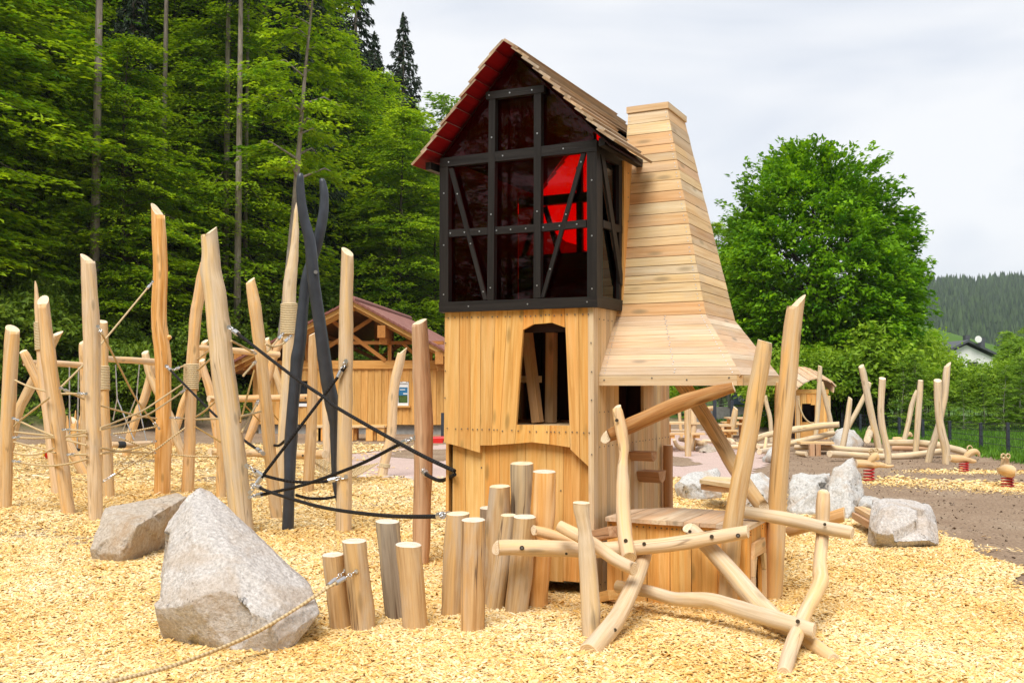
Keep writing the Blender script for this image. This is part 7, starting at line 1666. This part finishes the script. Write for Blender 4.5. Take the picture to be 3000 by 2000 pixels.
# the leaning pale trunk left of the tongs
lt = layered(19, 2.4, 9.5, 30, 230, 0.22, 0.13, 33, lambda f: 0.9 - 0.6 * f, 0.3, 0.8, 0.2, 0.3, 0.17, (1.9, 0))
tree_proto('leaning', lt, 'beech_leaf', 'bark')
plant('leaning', 'slender_tree', spot(797, 38), 38, 19, 'slender grey tree leaning right behind the black tongs, bare far up', 'tree', None, 0.0, 1.0, -0.3, 19)
# thinner tree at the right end of the wood
plant('birch0', 'slender_tree', spot(1285, 74), 74, ztop(262, 74) - tz(spot(1285, 74), 74), 'airy light tree at the end of the wood beside the playhouse roof', 'tree', None, 1.0, 1.5, 0, 7.5)
# bushes over the bank and behind the hut
ub = 'leafy bush on the bank below the wood'
for k in range(74):
    sx = r6.uniform(-40, 1010); Y = r6.uniform(30.5, 44); X = spot(sx, Y)
    if tz(X, Y) < 0.35 or tz(X, Y) > 7.5: continue
    plant(f'bush{r6.randrange(3)}', 'bank_bush', X, Y, r6.uniform(1.1, 2.6), ub, 'bush', 'bushes on the bank below the wood', None, r6.uniform(0.8, 1.35), -0.15, 2.2)
for k in range(16):
    sx = r6.uniform(700, 1340); Y = r6.uniform(42, 48); X = spot(sx, Y); plant(f'bush{r6.randrange(3)}', 'wood_edge_bush', X, Y, r6.uniform(2.0, 3.6), 'tall leafy bush behind the timber hut', 'bush', 'bushes behind the timber hut', None, 1.2, -0.1, 2.2)
# ground plants on the slope
r = np.random.default_rng(9); n = 90000
Y = np.sqrt(r.uniform(29 ** 2, 62 ** 2, n)); X = r.uniform(-0.56, -0.10, n) * Y; Zt = terrain(X, Y); k = (Zt > 0.25 + r.random(n) * 0.5) & (np.sin(X * 1.3 + 2 * np.sin(Y * .7)) + r.normal(0, 0.6, n) > -0.5)
X, Y, Zt = X[k], Y[k], Zt[k]; n = len(X); C = np.stack([X, Y, Zt + np.abs(r.normal(0, 0.22, n)) + 0.08], -1)
v, f, t = leaf_mesh(C, r.normal(0, 1, (n, 3)) + [0, 0, 0.5], r.normal(0, 0.45, (n, 3)) + [0, -0.2, 1], 0.17, 0.09, np.clip(r.normal(0.45, 0.25, n), 0, 1), r)
props(mesh_np('undergrowth', v, f, 4, 'under_leaf', t), 'low green undergrowth covering the wooded bank', 'undergrowth', None, 'stuff')

# ---- the big round tree and the bushes behind the fence
BT = roundtree()
tree_proto('bigtree', BT, 'tree_leaf', 'bark_dark')
BY = 38.0; plant('bigtree', 'round_tree', spot(2388, BY), BY, ztop(440, BY), 'big dense round green tree right of the playhouse chimney', 'tree', None, 0.6, 1.0, 0, 11.3, 0.0)
plant('beech1', 'round_tree', spot(2110, 47), 47, ztop(640, 47), 'green tree peeping out between the chimney and the big round tree', 'tree', None, 2.0, 1.0, 0, 18, 0.0)
FBL = ['dense light green bush behind the mesh fence', 'feathery pale birch sapling behind the mesh fence']
def fb(sx, Y, yt, key, lab, grp, sxy=1.0, base=3.2, name='bush', cat='bush'):
    plant(key, name, spot(sx, Y), Y, ztop(yt, Y), lab, cat, grp, None, sxy, -0.05, base, 0.0)
for sx, Y, yt in ((2330, 34, 1010), (2400, 35, 1000), (2470, 36, 985), (2540, 35, 960), (2600, 37, 990), (2660, 36, 1010), (2720, 38, 1000), (2300, 36, 1040), (2440, 40, 960), (2560, 42, 930), (2640, 44, 960), (2630, 45, 965), (2780, 40, 1080), (2850, 38, 1105), (2920, 37, 1085), (2980, 36, 1040), (3040, 38, 1020), (2890, 46, 1066), (3045, 48, 1010), (2600, 52, 950), (3030, 50, 980)):
    fb(sx, Y, yt, f'fbush{r6.randrange(3)}', FBL[0], 'bushes behind the mesh fence', r6.uniform(0.9, 1.25))
for sx, Y, yt in ((2690, 33, 1030), (2760, 34, 1085), (2820, 33, 1105), (2880, 34, 1085), (2940, 33, 1060), (2985, 34, 1000), (2640, 33, 1060), (3020, 33, 1020), (2965, 40, 985), (2960, 44, 960)):
    fb(sx, Y, yt, f'birch{r6.randrange(2)}', FBL[1], 'birch saplings behind the mesh fence', 1.3, 7.5, 'birch_sapling', 'tree')
fb(2705, 60, 985, 'fbush1', 'tall yellow green bush left of the white house', None, 1.0)
for sx, Y, yt in ((2060, 52, 1080), (2130, 56, 1060), (2200, 50, 1085), (2270, 47, 1090), (1990, 55, 1080)):
    fb(sx, Y, yt, f'fbush{r6.randrange(3)}', 'bush behind the bar railing under the hood', 'bushes behind the bar railing', 1.4)
for sx, Y, yt in ((2735, 78, 962), (2960, 82, 965), (3010, 86, 950), (2690, 90, 960)):
    fb(sx, Y, yt, 'beech2', 'yellow green tree standing beside the white house', 'trees beside the white house', 1.0, 18, 'broadleaf_tree', 'tree')
# grass on the lawn
r = np.random.default_rng(19); n = 60000; Y = np.sqrt(r.uniform(18 ** 2, 48 ** 2, n)); X = r.uniform(0.16, 0.56, n) * Y; k = inside(grass_poly, X, Y); X, Y = X[k], Y[k]; n = len(X)
C = np.stack([X, Y, 0.07 + 0 * X], -1); v, f, t = leaf_mesh(C, r.normal(0, 0.35, (n, 3)) + [0, 0, 1], r.normal(0, 1, (n, 3)) * [1, 1, 0.1], 0.24, 0.035, np.clip(r.normal(0.5, 0.25, n), 0, 1), r)
props(mesh_np('grass', v, f, 4, 'grass', t), 'green meadow grass around the mesh fence', 'grass', None, 'stuff')

# ---- the wooded hill on the horizon
hxs = np.linspace(60, 1100, 60); hys = np.linspace(420, 1100, 40); HX, HYg = np.meshgrid(hxs, hys)
def hillz(X, Y):
    c = 720 + 0.05 * X; e = np.clip((Y - 430) / 330, 0, 1); crest = 78 + 3 * np.sin(X / 60.0) - 0.012 * (X - 300); return np.where(Y < 430, 0, crest * (e ** 0.85) * np.clip((X - 40) / 60, 0, 1)) - 2
HZ = hillz(HX, HYg); nx2 = len(hxs); i2 = (np.arange(len(hys) - 1)[:, None] * nx2 + np.arange(nx2 - 1)[None, :]).ravel()
o = mesh_np('hill', np.stack([HX, HYg, HZ], -1).reshape(-1, 3), np.stack([i2, i2 + 1, i2 + nx2 + 1, i2 + nx2], -1).ravel(), 4, plain('hill_floor', (0.03, 0.05, 0.018), 0.95, vary=0.3, scale=0.02), smooth=True); o['kind'] = 'structure'
r = np.random.default_rng(29); n = 16000; Y = r.uniform(440, 800, n); X = r.uniform(0.17, 0.72, n) * Y; Zh = hillz(X, Y); hh2 = r.uniform(7, 15, n); rr = hh2 * r.uniform(0.15, 0.24, n)
m = 7; nl = 3; vs, fs, ts = [], [], []
for l in range(nl):
    th = np.arange(m) * 2 * np.pi / m; zb = Zh + hh2 * (0.05 + 0.27 * l); zt_ = Zh + hh2 * (0.5 + 0.25 * l); ra = rr * (1 - 0.28 * l)
    jit = 1 + 0.35 * (r.random((n, m)) - 0.5); ring = np.stack([X[:, None] + np.cos(th) * ra[:, None] * jit, Y[:, None] + np.sin(th) * ra[:, None] * jit, np.repeat(zb[:, None], m, 1) + r.normal(0, 0.4, (n, m))], -1)
    apx_ = np.stack([X, Y, zt_], -1)[:, None, :]; vv = np.concatenate([ring, apx_], 1).reshape(-1, 3); b0 = sum(len(q) for q in vs)
    q = np.array([[k_, (k_ + 1) % m, m] for k_ in range(m)]); fs.append((np.arange(n)[:, None, None] * (m + 1) + q[None] + b0).ravel()); vs.append(vv); ts.append(np.repeat(np.clip(r.normal(0.45, 0.25, n), 0, 1), m + 1))
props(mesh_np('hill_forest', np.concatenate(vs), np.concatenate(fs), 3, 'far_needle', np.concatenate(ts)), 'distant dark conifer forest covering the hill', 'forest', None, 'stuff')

for k, (X, Y) in enumerate(((-30, -14), (-25, -20), (-20, -17), (-15, -23), (-10, -19), (-5, -24), (0, -19), (5, -23), (-33, -22), (-12, -27), (10, -20), (-22, -27), (-2, -30))):
    plant(f'beech{k % 4}', 'broadleaf_tree', X, Y, 17 + 3 * math.sin(k * 2.1), 'broadleaf tree of the wood behind the viewer, mirrored in the panes', 'tree', 'trees of the wood behind the viewer', None, 1.3, 0, 18, 0.0)
# ------------------------------------------------------------------ the air that veils the far hill
hz, nt = newmat('haze_air'); pv = nt.nodes.new('ShaderNodeVolumePrincipled'); o = nt.nodes.new('ShaderNodeOutputMaterial')
pv.inputs['Color'].default_value = (0.86, 0.92, 1.0, 1); pv.inputs['Density'].default_value = 0.00019; pv.inputs['Anisotropy'].default_value = 0.2
L(nt, pv.outputs[0], o.inputs['Volume']); M['haze'] = hz
b = MB(); b.box((60, 500, 59), (1100, 0, 0), (0, 1450, 0), (0, 0, 62)); o = b.build('haze', ['haze'], None, (0, 0, 0)); o['kind'] = 'stuff'; o['label'] = 'thin pale haze over the valley and the far hill'; o['category'] = 'haze'
